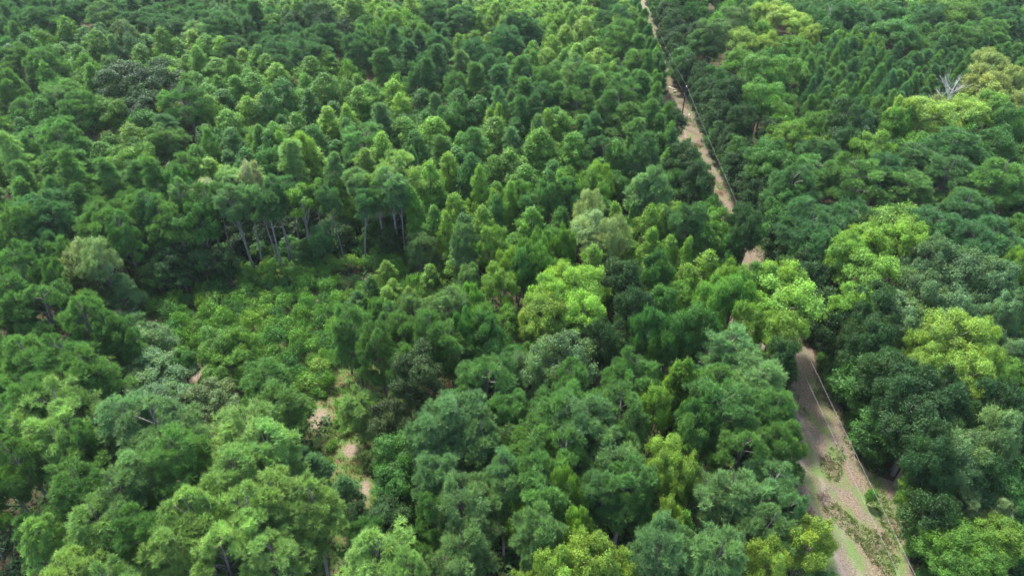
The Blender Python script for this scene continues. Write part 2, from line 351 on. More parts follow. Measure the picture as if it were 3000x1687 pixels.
TREES = '''5 8 0.6 33.7 13.2 1.56|second nearest yellow green leafy round tree left of ~22
5 8 3.6 34.4 14.8 2.15|nearest yellow green leafy round tree left of ~22
5 8 23.8 35.5 13.5 2.03|second nearest yellow green leafy round tree left of ~24
5 8 6.5 35.6 14.1 2.76|brightest yellow green crown cut by the bottom edge
5 8 9.4 35.9 13.2 2.04|nearest yellow green leafy round tree right of ~22
5 8 7.5 37.6 13.6 1.50|only yellow green leafy round tree above ~22
5 6 45.8 38.5 8.0 2.31|sixth nearest fresh green leafy round tree right of ~24
5 8 27.6 38.6 13.2 2.19|nearest yellow green leafy round tree left of ~24
5 6 44.6 38.9 7.0 2.42|fifth nearest fresh green leafy round tree right of ~24
5 6 44.3 40.0 6.0 1.82|fourth nearest fresh green leafy round tree right of ~24
5 7 6.7 40.0 13.4 1.50|nearest light green leafy round tree above ~22
5 8 15.3 40.3 13.1 1.50|second nearest yellow green leafy round tree right of ~22
5 7 44.6 40.5 7.0 1.81|second nearest light green leafy round tree right of ~24
5 7 1.1 41.5 11.0 1.77|only light green leafy round tree left of ~22
5 6 44.9 41.8 8.0 2.73|third nearest fresh green leafy round tree right of ~24
5 6 44.9 41.9 7.0 2.76|second nearest fresh green leafy round tree right of ~24
5 7 49.4 41.9 8.0 2.74|third nearest light green leafy round tree right of ~24
5 7 5.9 42.9 14.1 1.50|second nearest light green leafy round tree above ~22
7 11 43.5 43.3 9.7 2.45|only dark bushy edge tree right of ~24
5 11 -12.8 44.1 8.0 2.55|nearest dark leafy round tree below ~12
5 11 -16.6 44.8 6.0 1.66|second nearest dark leafy round tree below ~12
5 17 50.8 45.1 8.0 2.07|second nearest silvery green leafy round tree right of ~24
5 17 48.1 45.3 8.0 2.07|nearest silvery green leafy round tree right of ~24
5 8 17.3 45.8 13.6 1.98|second nearest yellow green leafy round tree below ~31
5 8 16.2 46.3 14.7 1.91|nearest yellow green leafy round tree below ~31
5 5 56.8 46.4 7.0 2.70|only deep green leafy round tree below ~23
5 5 52.7 46.7 9.0 2.61|only deep green leafy round tree right of ~21
5 5 45.5 47.5 8.0 2.47|only deep green leafy round tree right of ~24
5 11 49.5 47.5 11.0 2.59|dark leafy round tree farther out right of ~21
5 7 44.8 47.6 7.0 2.14|nearest light green leafy round tree right of ~24
5 8 15.0 47.9 14.2 2.11|only yellow green leafy round tree left of ~31
5 6 44.6 48.1 5.0 1.73|nearest fresh green leafy round tree right of ~24
5 11 45.0 48.1 13.6 2.54|dark leafy round tree farther out right of ~21
5 5 -12.5 48.1 9.0 2.82|nearest deep green leafy round tree right of ~12
5 12 47.6 48.8 13.1 2.82|only grey green leafy round tree right of ~21
5 11 45.0 49.0 13.4 2.57|sixth nearest dark leafy round tree right of ~21
5 5 -12.1 50.7 10.0 3.06|second nearest deep green leafy round tree right of ~12
5 12 52.2 50.8 14.4 2.36|only grey green leafy round tree below ~23
5 13 -15.4 51.1 8.0 1.50|only olive green leafy round tree above ~12
5 11 45.7 52.7 13.5 3.39|fourth nearest dark leafy round tree right of ~21
5 11 46.1 54.1 13.2 4.16|second nearest dark leafy round tree right of ~21
5 5 19.2 54.1 14.6 2.08|nearest deep green leafy round tree left of ~31
5 11 49.4 54.1 13.1 2.53|dark leafy round tree farther out right of ~21
5 11 46.5 54.8 14.2 3.83|third nearest dark leafy round tree right of ~21
5 5 -10.5 55.0 7.7 2.70|third nearest deep green leafy round tree right of ~12
5 7 16.3 55.2 14.0 2.10|bright green tall rounded tree between pines and track
5 11 -49.4 55.3 9.0 1.50|only dark leafy round tree below ~8
5 11 59.7 55.6 9.0 2.70|second nearest dark leafy round tree below ~23
5 14 -14.1 56.6 10.0 2.70|only dark olive leafy round tree above ~12
7 5 44.4 56.7 8.3 2.94|only deep green bushy edge tree below ~21
5 11 49.0 56.8 14.3 2.79|fifth nearest dark leafy round tree right of ~21
5 11 54.9 56.8 13.6 2.79|nearest dark leafy round tree below ~23
5 11 45.9 57.9 14.8 3.58|nearest dark leafy round tree right of ~21
5 5 64.5 59.4 9.0 2.70|only deep green leafy round tree right of ~23
5 8 54.0 60.1 13.6 3.18|only yellow green leafy round tree below ~23
5 14 -11.7 60.6 13.5 3.53|dark olive dome-shaped crown between pale pines
5 12 -43.1 60.8 8.0 3.47|only grey green leafy round tree left of ~9
5 12 2.2 61.1 13.7 3.08|only grey green leafy round tree below ~32
5 11 45.9 61.1 13.1 3.21|huge dark green tree leaning shade over the track edge
5 13 -37.6 61.1 8.0 3.48|only olive green leafy round tree below ~9
5 6 -33.0 61.2 7.0 1.50|only fresh green leafy round tree right of ~9
5 8 50.5 61.3 13.3 2.73|second nearest yellow green leafy round tree left of ~23
5 8 58.9 62.5 13.6 2.17|second nearest yellow green leafy round tree right of ~23
5 12 5.8 63.5 14.0 4.01|wide grey green oak-like crown below ~13
5 11 32.9 63.5 13.5 2.29|only dark leafy round tree right of ~31
5 6 62.8 63.6 9.6 2.70|only fresh green leafy round tree right of ~23
7 5 44.7 64.0 10.2 3.18|only deep green bushy edge tree above ~21
5 5 -1.4 65.2 10.2 2.70|nearest deep green leafy round tree left of ~32
5 12 -46.8 65.6 8.0 4.02|third nearest grey green leafy round tree below ~8
5 12 65.8 66.1 10.5 2.70|fourth nearest grey green leafy round tree right of ~23
5 11 11.5 66.2 14.0 2.55|nearest dark leafy round tree right of ~32
5 11 45.9 66.2 14.0 2.86|nearest dark leafy round tree above ~21
5 8 52.6 66.2 13.3 2.35|nearest yellow green leafy round tree left of ~23
5 8 59.3 66.5 13.5 2.05|nearest yellow green leafy round tree right of ~23
5 7 30.5 66.7 9.1 2.70|only light green leafy round tree above ~31
5 8 56.3 67.0 14.7 3.91|yellow green spreading crown near the grey green oaks
5 5 20.0 67.0 14.3 2.27|second nearest deep green leafy round tree left of ~31
5 6 -37.1 67.1 8.0 2.79|only fresh green leafy round tree below ~10
5 6 2.7 67.1 9.1 2.70|nearest fresh green leafy round tree left of ~32
7 11 44.8 67.5 11.3 2.48|only dark bushy edge tree above ~21
5 5 24.0 68.3 14.6 2.92|only deep green leafy round tree above ~31
5 5 -3.8 68.3 13.3 2.70|second nearest deep green leafy round tree left of ~32
5 5 16.9 68.3 14.9 2.00|second nearest deep green leafy round tree right of ~13
5 5 -5.6 68.3 14.2 1.60|only deep green leafy round tree right of ~15
5 5 -44.4 68.7 7.0 1.97|only deep green leafy round tree left of ~9
5 12 -50.9 69.2 8.0 2.62|second nearest grey green leafy round tree below ~8
5 10 34.3 69.4 13.9 3.16|only bright green leafy round tree below ~14
5 11 13.1 69.5 10.8 2.70|second nearest dark leafy round tree right of ~32
5 11 46.2 69.7 13.3 2.95|second nearest dark leafy round tree above ~21
5 11 45.7 69.7 13.3 2.32|third nearest dark leafy round tree above ~21
5 6 -36.2 70.1 9.0 2.41|only fresh green leafy round tree right of ~10
5 6 -39.4 70.4 9.0 3.29|bright round small tree in the clearing beside the sandy patch
5 7 30.8 70.5 13.3 2.44|nearest light green leafy round tree left of ~14
5 7 71.4 70.7 10.6 2.70|only light green leafy round tree right of ~23
5 12 63.2 70.9 10.4 2.70|nearest grey green leafy round tree right of ~23
5 8 4.6 71.1 13.5 3.38|only yellow green leafy round tree above ~32
7 11 45.7 71.6 11.1 3.24|fourth nearest dark bushy edge tree right of ~14
5 6 -3.9 71.7 13.2 2.37|third nearest fresh green leafy round tree left of ~32
5 9 9.7 72.2 14.2 3.32|only brilliant yellow green leafy round tree right of ~13
5 11 16.1 72.2 14.5 2.90|second nearest dark leafy round tree right of ~13
5 8 2.3 72.2 14.1 2.28|only yellow green leafy round tree left of ~13
5 12 -48.8 72.4 8.0 2.70|nearest grey green leafy round tree below ~8
5 12 51.0 72.8 13.2 4.67|only grey green spreading leafy tree left of ~23
5 12 58.3 73.4 13.3 3.60|second nearest grey green leafy round tree above ~23
5 12 66.1 73.4 13.8 2.51|second nearest grey green leafy round tree right of ~23
5 10 46.2 73.7 13.7 3.06|only bright green leafy round tree right of ~14
5 11 46.4 74.0 14.9 3.29|only dark leafy round tree right of ~14
5 5 20.4 74.0 13.2 2.42|third nearest deep green leafy round tree right of ~13
5 6 -1.2 74.3 9.5 2.70|second nearest fresh green leafy round tree left of ~32
5 12 70.6 74.8 9.9 3.01|third nearest grey green leafy round tree right of ~23
5 10 36.7 74.9 13.8 5.08|light green spreading tree overhanging the dirt track and hiding the wires
5 6 27.3 75.2 14.3 2.88|third nearest fresh green leafy round tree left of ~14
5 6 -4.4 75.2 13.3 1.81|only fresh green leafy round tree right of ~29
5 12 62.9 75.2 9.4 2.70|nearest grey green leafy round tree above ~23
5 9 3.8 75.5 14.1 2.77|only brilliant yellow green leafy round tree left of ~13
5 6 30.6 75.8 14.6 2.56|second nearest fresh green leafy round tree left of ~14
5 12 56.2 76.4 13.8 3.36|fourth nearest grey green leafy round tree above ~23
5 9 9.4 77.4 14.8 3.68|yellow green rounded half of the notched crown
5 9 6.4 78.0 14.0 2.72|brilliant yellow green crown with a deep notch, brightest of the middle
5 6 -6.6 78.2 9.7 2.70|only fresh green leafy round tree below ~29
5 10 37.7 78.3 14.2 3.41|only bright green leafy round tree above ~14
7 11 45.4 78.7 9.3 2.71|third nearest dark bushy edge tree right of ~14
5 6 25.0 78.8 10.9 2.70|fourth nearest fresh green leafy round tree left of ~14
5 6 34.6 79.0 13.7 2.86|nearest fresh green leafy round tree left of ~14
5 7 29.6 79.0 14.7 2.06|second nearest light green leafy round tree left of ~14
5 7 -1.1 79.3 13.1 2.86|nearest light green leafy round tree left of ~13
5 7 20.6 79.5 8.3 2.97|only light green leafy round tree right of ~13
5 12 67.5 79.6 13.9 3.45|third nearest grey green leafy round tree above ~23
5 11 16.0 80.3 13.5 3.33|nearest dark leafy round tree right of ~13
5 12 59.1 80.9 10.5 2.70|fifth nearest grey green leafy round tree above ~23
5 7 -62.0 80.9 8.0 1.69|nearest light green leafy round tree left of ~7
7 11 45.7 81.7 7.7 2.56|second nearest dark bushy edge tree right of ~14
5 12 64.5 81.9 13.9 4.46|only grey green spreading leafy tree above ~23
5 6 3.6 81.9 14.4 2.25|nearest fresh green leafy round tree left of ~13
5 5 0.6 81.9 14.9 2.03|only deep green leafy round tree left of ~13
5 7 72.0 82.3 13.9 1.65|only light green leafy round tree above ~23
5 10 53.6 82.6 13.8 4.72|only bright green spreading leafy tree below ~17
5 12 -67.5 82.8 9.0 2.43|only grey green leafy round tree left of ~7
5 5 21.2 83.7 13.5 2.28|second nearest deep green leafy round tree below ~16
5 13 -62.1 83.8 9.0 2.21|only olive green leafy round tree left of ~7
5 17 -59.8 84.0 14.6 2.62|only silvery green leafy round tree above ~7
5 7 -1.1 84.0 13.2 1.95|second nearest light green leafy round tree left of ~13
5 7 -65.8 84.2 9.0 1.85|second nearest light green leafy round tree left of ~7
5 6 7.0 84.5 10.9 2.70|nearest fresh green leafy round tree above ~13
5 6 1.8 84.7 14.7 2.19|second nearest fresh green leafy round tree left of ~13
5 5 17.5 84.8 10.0 2.70|nearest deep green leafy round tree right of ~13
5 17 -63.6 85.1 13.5 3.13|only silvery green leafy round tree left of ~7
5 12 61.6 85.5 14.2 3.38|only grey green leafy round tree right of ~17
7 11 45.6 85.5 10.3 2.58|nearest dark bushy edge tree right of ~14
5 10 48.9 86.2 14.1 2.91|second nearest bright green leafy round tree left of ~17
5 6 0.8 88.2 11.1 2.70|third nearest fresh green leafy round tree left of ~13
7 11 45.5 88.3 10.0 2.97|nearest dark bushy edge tree above ~14
5 6 8.1 88.4 14.5 1.78|second nearest fresh green leafy round tree above ~13
5 10 59.6 88.8 14.5 3.47|only bright green leafy round tree right of ~17
5 6 5.6 88.8 14.1 2.26|third nearest fresh green leafy round tree above ~13
5 10 53.4 89.2 14.2 3.98|nearest bright green leafy round tree left of ~17
5 7 -3.3 89.5 13.8 2.75|only light green leafy round tree right of ~29
5 11 -52.6 89.9 6.0 2.61|nearest dark leafy round tree right of ~7
5 5 -56.4 89.9 7.0 2.99|only deep green leafy round tree right of ~7
5 11 35.7 91.1 14.8 2.27|nearest dark leafy round tree above ~14
5 11 -53.3 91.4 9.0 2.99|second nearest dark leafy round tree right of ~7
5 17 14.8 91.5 14.2 2.67|second nearest silvery green leafy round tree below ~16
7 5 45.7 91.7 10.0 2.48|nearest deep green bushy edge tree above ~14
5 11 -46.4 91.8 8.0 2.23|second nearest dark leafy round tree left of ~6
7 5 34.2 92.0 11.2 2.23|only deep green bushy edge tree left of ~14
5 11 -46.0 92.2 6.0 2.13|nearest dark leafy round tree left of ~6
5 11 -49.7 92.2 8.0 2.50|third nearest dark leafy round tree left of ~6
5 11 -60.8 92.6 10.0 2.48|nearest dark leafy round tree above ~7
5 17 12.5 92.7 13.6 4.04|nearest silvery green leafy round tree below ~16
5 11 -58.3 93.4 9.0 2.51|second nearest dark leafy round tree above ~7
5 6 6.9 93.4 11.1 2.70|fourth nearest fresh green leafy round tree above ~13
5 10 59.4 93.5 14.0 5.78|big light green maple-like crown standing above dark pines past the track
6 5 -52.4 93.5 13.0 2.40|only deep green thin-trunked leafy tree above ~7
7 11 46.2 94.7 8.6 2.62|second nearest dark bushy edge tree above ~14
7 6 33.6 95.5 11.0 2.50|nearest fresh green bushy edge tree left of ~14
5 5 38.4 95.6 13.0 3.00|nearest deep green leafy round tree above ~14
5 5 -50.4 95.6 14.4 2.87|only deep green leafy round tree left of ~6
5 11 37.2 96.9 13.9 2.37|second nearest dark leafy round tree above ~14
7 11 46.0 98.3 8.7 3.16|third nearest dark bushy edge tree above ~14
7 6 33.4 99.0 11.1 2.51|second nearest fresh green bushy edge tree left of ~14
5 17 12.7 99.0 13.9 2.57|silvery green willow-like crown with fine upright sprays
6 5 -45.4 99.4 16.0 2.06|only deep green thin-trunked leafy tree above ~6
5 5 -54.0 99.5 13.1 3.36|only deep green leafy round tree above ~7
6 6 -34.5 99.6 14.5 3.00|only fresh green thin-trunked leafy tree above ~6
7 5 -35.8 99.6 4.9 2.18|only deep green bushy edge tree right of ~6
7 11 -21.1 100.6 6.5 1.96|only dark bushy edge tree left of ~29
5 7 26.3 100.9 11.0 2.97|only light green leafy round tree right of ~16
7 5 45.8 101.0 10.4 2.66|second nearest deep green bushy edge tree above ~14
7 11 -12.6 101.9 6.4 2.08|only dark bushy edge tree right of ~29
5 5 15.4 101.9 12.0 2.70|nearest deep green leafy round tree below ~16
7 5 33.7 102.5 11.2 2.24|third nearest deep green bushy edge tree below ~0
5 5 3.3 102.8 11.6 2.97|third nearest deep green leafy round tree left of ~16
5 5 6.9 104.5 14.2 2.67|second nearest deep green leafy round tree left of ~16
5 5 47.8 104.9 12.9 3.75|second nearest deep green leafy round tree above ~14
7 11 45.9 105.3 10.6 2.32|fourth nearest dark bushy edge tree above ~14
7 5 34.0 106.0 10.2 2.23|second nearest deep green bushy edge tree below ~0
5 6 14.9 106.4 14.2 2.98|only fresh green leafy round tree above ~16
5 5 -57.3 106.4 15.1 2.70|only deep green leafy round tree below ~3
5 5 10.4 106.9 12.3 2.71|nearest deep green leafy round tree left of ~16
5 15 -53.5 106.9 11.9 2.99|second nearest whitish green leafy round tree below ~3
5 6 1.8 107.6 12.1 2.97|second nearest fresh green leafy round tree left of ~16
7 11 46.7 108.7 8.7 3.24|fifth nearest dark bushy edge tree above ~14
5 11 32.5 108.9 14.7 3.03|second nearest dark leafy round tree below ~0
5 15 -46.4 108.9 14.7 2.20|nearest whitish green leafy round tree below ~3
7 11 -14.1 109.4 5.4 2.28|only dark bushy edge tree above ~29
7 11 -36.9 109.9 6.0 2.19|only dark bushy edge tree above ~6
7 5 34.2 110.0 9.9 2.55|nearest deep green bushy edge tree below ~0
5 10 14.9 111.0 14.0 2.51|only bright green leafy round tree above ~16
7 11 46.1 111.6 9.9 2.74|sixth nearest dark bushy edge tree above ~14
5 6 9.4 112.2 11.9 3.10|nearest fresh green leafy round tree left of ~16
5 5 19.0 113.3 10.5 3.10|only deep green leafy round tree right of ~16
7 11 46.3 114.5 8.2 2.87|dark bushy edge tree farther out above ~14
5 5 48.0 116.9 14.1 4.06|second nearest deep green leafy round tree right of ~0
7 11 46.2 118.5 9.3 2.66|dark bushy edge tree farther out right of ~0
5 5 47.9 119.8 14.3 3.84|nearest deep green leafy round tree right of ~0
5 11 32.4 119.8 13.6 3.40|nearest dark leafy round tree below ~0
5 5 -44.9 121.1 12.1 3.41|only deep green leafy round tree right of ~3
7 11 46.3 121.5 7.7 3.22|dark bushy edge tree farther out right of ~0
5 10 -39.7 121.6 14.5 2.54|only bright green leafy round tree right of ~3
5 7 69.1 122.2 14.2 4.20|only light green leafy round tree above ~17
5 6 -74.3 122.2 11.8 4.20|only fresh green leafy round tree below ~1
7 11 45.4 124.4 9.7 2.98|dark bushy edge tree farther out right of ~0
5 11 66.6 125.2 13.6 3.05|second nearest dark leafy round tree below ~20
5 5 96.2 127.1 12.9 3.86|nearest deep green leafy round tree right of ~18
7 5 45.1 128.0 10.6 2.62|second nearest deep green bushy edge tree right of ~0
5 7 55.1 129.1 13.8 3.75|only light green leafy round tree left of ~20
7 11 45.9 131.4 9.3 3.29|dark bushy edge tree farther out right of ~0
5 11 52.4 133.7 12.5 3.10|fourth nearest dark leafy round tree right of ~0
5 6 61.5 134.5 12.8 3.22|only fresh green leafy round tree below ~20
7 11 45.5 134.8 10.8 2.52|dark bushy edge tree farther out right of ~0
5 11 69.6 135.9 15.3 3.58|nearest dark leafy round tree below ~20
5 11 47.7 135.9 14.1 3.25|third nearest dark leafy round tree right of ~0
5 6 79.3 135.9 14.5 3.25|only fresh green leafy round tree left of ~18
5 5 103.7 135.9 13.9 3.25|second nearest deep green leafy round tree right of ~18
5 8 86.7 136.6 14.8 5.39|second nearest yellow green spreading leafy tree below ~18
5 8 81.6 137.3 15.3 3.28|only yellow green leafy round tree left of ~18
7 11 45.2 138.3 9.6 2.33|sixth nearest dark bushy edge tree right of ~0
5 8 95.4 140.3 14.0 5.00|nearest yellow green spreading leafy tree below ~18
5 11 32.1 140.3 12.9 4.16|only dark leafy round tree left of ~0
5 5 -13.3 141.3 11.9 3.41|only deep green leafy round tree right of ~5
7 5 45.5 142.3 7.7 2.72|nearest deep green bushy edge tree right of ~0
5 6 -86.7 142.5 12.9 4.39|only fresh green spreading leafy tree below ~1
5 6 104.1 143.3 13.6 3.90|only fresh green leafy round tree right of ~18
5 16 93.4 143.3 13.4 3.73|yellow green tree with bare grey branches poking from its top
5 6 58.4 143.3 11.8 3.05|only fresh green leafy round tree left of ~20
7 11 46.4 146.6 11.4 2.87|fifth nearest dark bushy edge tree right of ~0
5 16 90.2 147.2 11.8 4.50|only pale yellowish spreading leafy tree left of ~18
5 6 54.7 148.0 15.0 4.87|only fresh green spreading leafy tree right of ~0
5 11 -82.9 148.0 11.8 5.21|only dark spreading leafy tree below ~1
5 16 116.7 148.6 12.9 3.97|second nearest pale yellowish leafy round tree right of ~18
5 11 48.2 149.7 15.6 3.51|second nearest dark leafy round tree right of ~0
7 11 46.4 150.4 9.5 3.17|fourth nearest dark bushy edge tree right of ~0
7 11 46.3 153.1 8.8 2.51|third nearest dark bushy edge tree right of ~0
5 11 48.4 154.8 12.4 3.60|nearest dark leafy round tree right of ~0
5 6 58.6 156.0 11.4 3.94|only fresh green leafy round tree below ~19
5 16 110.1 156.5 15.2 4.72|nearest pale yellowish spreading leafy tree right of ~18
7 11 46.6 156.9 9.6 3.10|second nearest dark bushy edge tree right of ~0
5 11 -83.5 158.3 15.1 6.50|twin dark olive oak crown touching the pine behind it
5 11 -91.4 160.1 14.7 6.50|large dark olive oak crown at the edge of the sweetgum band
5 16 117.7 160.1 13.9 2.77|nearest pale yellowish leafy round tree right of ~18
7 11 46.3 160.7 11.3 2.99|nearest dark bushy edge tree right of ~28
7 11 47.2 163.4 7.7 3.27|nearest dark bushy edge tree right of ~0
5 5 50.1 164.8 12.2 3.03|only deep green leafy round tree right of ~28
5 6 61.1 165.8 14.8 5.32|second nearest fresh green spreading leafy tree below ~19
7 11 47.8 167.7 11.0 2.43|second nearest dark bushy edge tree right of ~28
5 16 116.4 167.8 15.4 4.22|second nearest pale yellowish spreading leafy tree right of ~18
5 6 69.7 170.8 12.9 4.67|nearest fresh green spreading leafy tree below ~19
7 11 47.7 171.5 11.2 2.76|third nearest dark bushy edge tree right of ~28
7 11 45.8 177.5 11.0 2.70|second nearest dark bushy edge tree above ~28
5 6 59.0 177.7 12.7 4.20|third nearest fresh green spreading leafy tree below ~19
7 5 45.7 181.1 10.8 3.18|nearest deep green bushy edge tree above ~28
7 11 46.4 184.8 7.6 3.08|nearest dark bushy edge tree above ~28
7 5 46.1 187.4 9.9 2.89|second nearest deep green bushy edge tree above ~28
5 8 62.2 188.4 14.2 5.07|only yellow green spreading leafy tree left of ~19
5 8 69.2 188.4 13.5 3.17|only yellow green leafy round tree below ~19
5 5 51.4 192.1 12.8 3.86|only deep green leafy round tree above ~28
5 12 -107.3 195.9 14.7 3.71|small teal round-crowned tree among the pines beyond the olive oaks
5 6 96.4 197.1 11.9 2.85|only fresh green leafy round tree right of ~26
7 11 46.6 197.5 10.9 2.61|third nearest dark bushy edge tree above ~28
5 5 122.6 198.4 13.6 4.85|only deep green spreading leafy tree above ~18
5 5 108.9 199.7 13.1 6.50|only deep green spreading leafy tree above ~20
5 11 50.1 201.1 12.7 4.01|only dark leafy round tree above ~28
5 8 84.6 201.1 12.2 3.12|only yellow green leafy round tree left of ~26
5 11 -48.9 203.2 13.1 4.20|second nearest dark spreading leafy tree right of ~30
7 11 47.1 204.2 10.0 3.16|fourth nearest dark bushy edge tree above ~28
7 11 47.3 208.5 9.2 2.94|fifth nearest dark bushy edge tree above ~28
5 8 83.3 209.3 12.9 5.07|only yellow green spreading leafy tree right of ~19
5 11 -56.6 210.8 15.7 4.64|nearest dark spreading leafy tree right of ~30
5 10 -35.5 210.8 13.5 3.01|only bright green leafy round tree right of ~30
5 5 90.3 210.8 13.5 3.01|only deep green leafy round tree left of ~26
7 11 47.5 215.7 10.3 3.16|sixth nearest dark bushy edge tree above ~28
5 8 79.4 216.7 13.7 6.50|tall yellow green crown past the track at the top edge
5 6 134.8 218.2 13.8 6.21|only fresh green spreading leafy tree above ~18
5 8 74.7 218.2 13.6 3.58|only yellow green leafy round tree left of ~19
5 5 113.9 219.7 13.9 4.80|only deep green spreading leafy tree right of ~26
5 5 87.5 219.7 12.7 3.60|only deep green leafy round tree right of ~19
7 11 49.6 222.0 10.9 2.83|dark bushy edge tree farther out above ~28
7 11 50.3 225.3 10.2 3.07|dark bushy edge tree farther out above ~28
7 11 50.2 232.6 10.0 3.24|dark bushy edge tree farther out above ~28
7 11 50.7 254.4 10.1 3.25|only dark bushy edge tree right of ~4
0 3 -34.1 33.1 15.1 3.58|third nearest pale green rounded pine left of ~25
0 3 -39.3 33.5 14.0 3.60|fifth nearest pale green rounded pine left of ~25
0 3 -8.8 33.5 14.3 2.35|only pale green narrow pine below ~12
0 1 29.8 35.2 9.6 2.70|only blue green rounded pine below ~24
0 1 18.2 35.2 15.6 3.57|second nearest blue green rounded pine right of ~22
0 3 -13.3 35.7 14.8 4.34|only pale green broad pine below ~12
0 3 -30.8 35.8 15.3 3.72|second nearest pale green rounded pine left of ~25
0 3 -26.7 36.1 14.9 4.18|only pale green rounded pine below ~25
0 1 13.0 36.8 15.0 3.38|nearest blue green rounded pine right of ~22
0 3 -21.8 36.9 14.0 3.77|second nearest pale green rounded pine right of ~25
0 1 -4.0 37.6 14.3 3.52|second nearest blue green rounded pine left of ~22
0 1 2.5 38.1 16.0 2.92|nearest blue green rounded pine left of ~22
0 0 -34.7 38.1 15.4 3.25|nearest mid green rounded pine left of ~25
0 3 -45.5 38.1 13.4 2.32|only pale green narrow pine left of ~25
0 3 -29.5 38.6 15.9 3.85|nearest pale green rounded pine left of ~25
0 3 -24.2 39.0 16.0 3.87|nearest pale green rounded pine right of ~25
0 0 -9.6 39.2 9.4 2.70|second nearest mid green rounded pine below ~12
0 3 -39.4 39.3 14.5 3.89|fourth nearest pale green rounded pine left of ~25
0 1 22.9 39.7 14.1 3.21|second nearest blue green rounded pine left of ~24
0 3 -19.1 40.1 14.3 3.57|only pale green rounded pine left of ~12
0 0 -14.4 40.6 10.3 2.71|nearest mid green rounded pine below ~12
0 3 -22.5 41.3 15.5 4.47|only pale green broad pine right of ~25
0 0 -48.1 41.5 9.6 2.70|third nearest mid green rounded pine left of ~25
0 3 -28.8 41.6 15.5 3.40|nearest pale green rounded pine above ~25
0 1 -3.6 41.9 14.5 3.72|third nearest blue green rounded pine right of ~12
0 0 -7.1 41.9 13.4 2.40|only mid green narrow pine right of ~12
0 1 26.8 42.1 13.9 2.30|only blue green narrow pine left of ~24
0 0 4.2 42.7 14.6 4.08|nearest mid green rounded pine above ~22
0 1 -38.0 42.7 14.9 4.06|second nearest blue green rounded pine left of ~25
0 1 -0.9 42.9 14.1 2.54|nearest blue green narrow pine left of ~22
0 0 -55.1 43.0 12.0 2.70|mid green rounded pine farther out left of ~8
0 1 21.6 43.0 14.4 4.35|only blue green broad pine below ~31
0 1 25.0 43.2 14.2 3.35|nearest blue green rounded pine left of ~24
0 1 8.0 43.2 13.3 2.30|only blue green narrow pine above ~22
0 0 -41.4 43.2 13.9 2.47|only mid green narrow pine left of ~25
0 0 11.0 43.7 14.1 4.13|second nearest mid green rounded pine above ~22
0 0 -43.8 43.7 14.7 4.10|second nearest mid green rounded pine left of ~25
0 1 -0.5 44.8 14.1 2.60|second nearest blue green narrow pine left of ~22
0 3 -26.9 45.5 14.8 4.07|second nearest pale green rounded pine above ~25
0 0 2.1 45.5 14.8 3.19|fourth nearest mid green rounded pine above ~22
0 1 -7.1 46.0 14.7 3.44|nearest blue green rounded pine right of ~12
0 1 -37.6 46.0 14.5 3.83|nearest blue green rounded pine left of ~25
0 0 -34.0 46.8 15.6 4.13|only mid green rounded pine above ~25
0 0 6.5 46.8 15.1 3.24|third nearest mid green rounded pine above ~22
0 0 -51.1 48.1 16.0 3.01|sixth nearest mid green rounded pine left of ~8
0 0 28.4 48.1 14.9 2.47|only mid green narrow pine below ~31
0 3 -25.8 48.2 14.4 4.33|only pale green broad pine left of ~11
0 0 -55.1 48.3 10.1 2.70|mid green rounded pine farther out left of ~8
0 1 10.9 49.3 14.1 3.58|only blue green rounded pine above ~22
0 3 -49.1 49.3 14.1 3.72|only pale green rounded pine below ~8
0 0 -59.5 49.5 11.4 2.89|mid green rounded pine farther out left of ~8
0 0 24.4 49.5 14.9 3.60|second nearest mid green rounded pine below ~31
0 0 -46.6 49.5 14.1 2.40|only mid green narrow pine below ~8
0 3 -29.6 49.7 14.0 4.94|only pale green broad pine below ~9
0 1 -2.9 49.9 14.7 3.60|only blue green rounded pine right of ~15
0 0 13.2 50.1 13.7 2.30|only mid green narrow pine left of ~31
0 1 -8.1 50.2 15.0 4.10|second nearest blue green rounded pine right of ~12
0 0 1.5 50.4 14.1 3.86|third nearest mid green rounded pine below ~32
0 1 8.2 50.6 15.9 4.11|only blue green rounded pine below ~32
0 0 20.4 51.0 14.6 2.89|third nearest mid green rounded pine below ~31
0 1 -37.9 51.6 14.4 5.18|only blue green broad pine below ~9
0 0 29.4 52.4 15.9 3.38|only mid green rounded pine right of ~31
0 1 -5.5 52.7 16.0 4.95|only blue green broad pine right of ~15
0 1 -42.7 52.7 14.3 4.69|only blue green broad pine left of ~9
0 0 11.3 53.1 15.0 4.10|second nearest mid green rounded pine right of ~32
0 0 26.8 53.1 15.5 3.41|nearest mid green rounded pine below ~31
0 3 -49.8 53.7 15.5 4.74|only pale green broad pine left of ~8
0 0 5.2 53.9 15.8 4.64|only mid green broad pine below ~32
0 0 23.5 53.9 15.3 4.82|only mid green broad pine below ~31
0 0 -0.5 54.4 14.1 3.53|second nearest mid green rounded pine below ~32
0 0 -55.1 54.4 15.4 3.93|fifth nearest mid green rounded pine left of ~8
0 0 23.9 56.8 15.4 3.22|only mid green rounded pine left of ~31
0 0 -63.9 57.1 10.0 3.34|mid green rounded pine farther out left of ~8
0 1 28.2 57.7 15.9 4.54|dense rounded mid green pine close to the track
0 0 6.1 57.7 15.6 3.13|nearest mid green rounded pine below ~32
0 0 11.9 58.1 14.1 2.70|only mid green narrow pine right of ~32
0 0 -28.4 58.8 10.0 5.19|only mid green broad pine left of ~11
0 3 -18.8 59.2 9.0 3.60|only pale green rounded pine right of ~11
0 0 -3.2 59.7 15.8 4.91|only mid green broad pine left of ~32
0 0 -55.0 59.7 14.2 3.31|fourth nearest mid green rounded pine left of ~8
0 0 14.7 59.9 15.5 3.78|nearest mid green rounded pine right of ~32
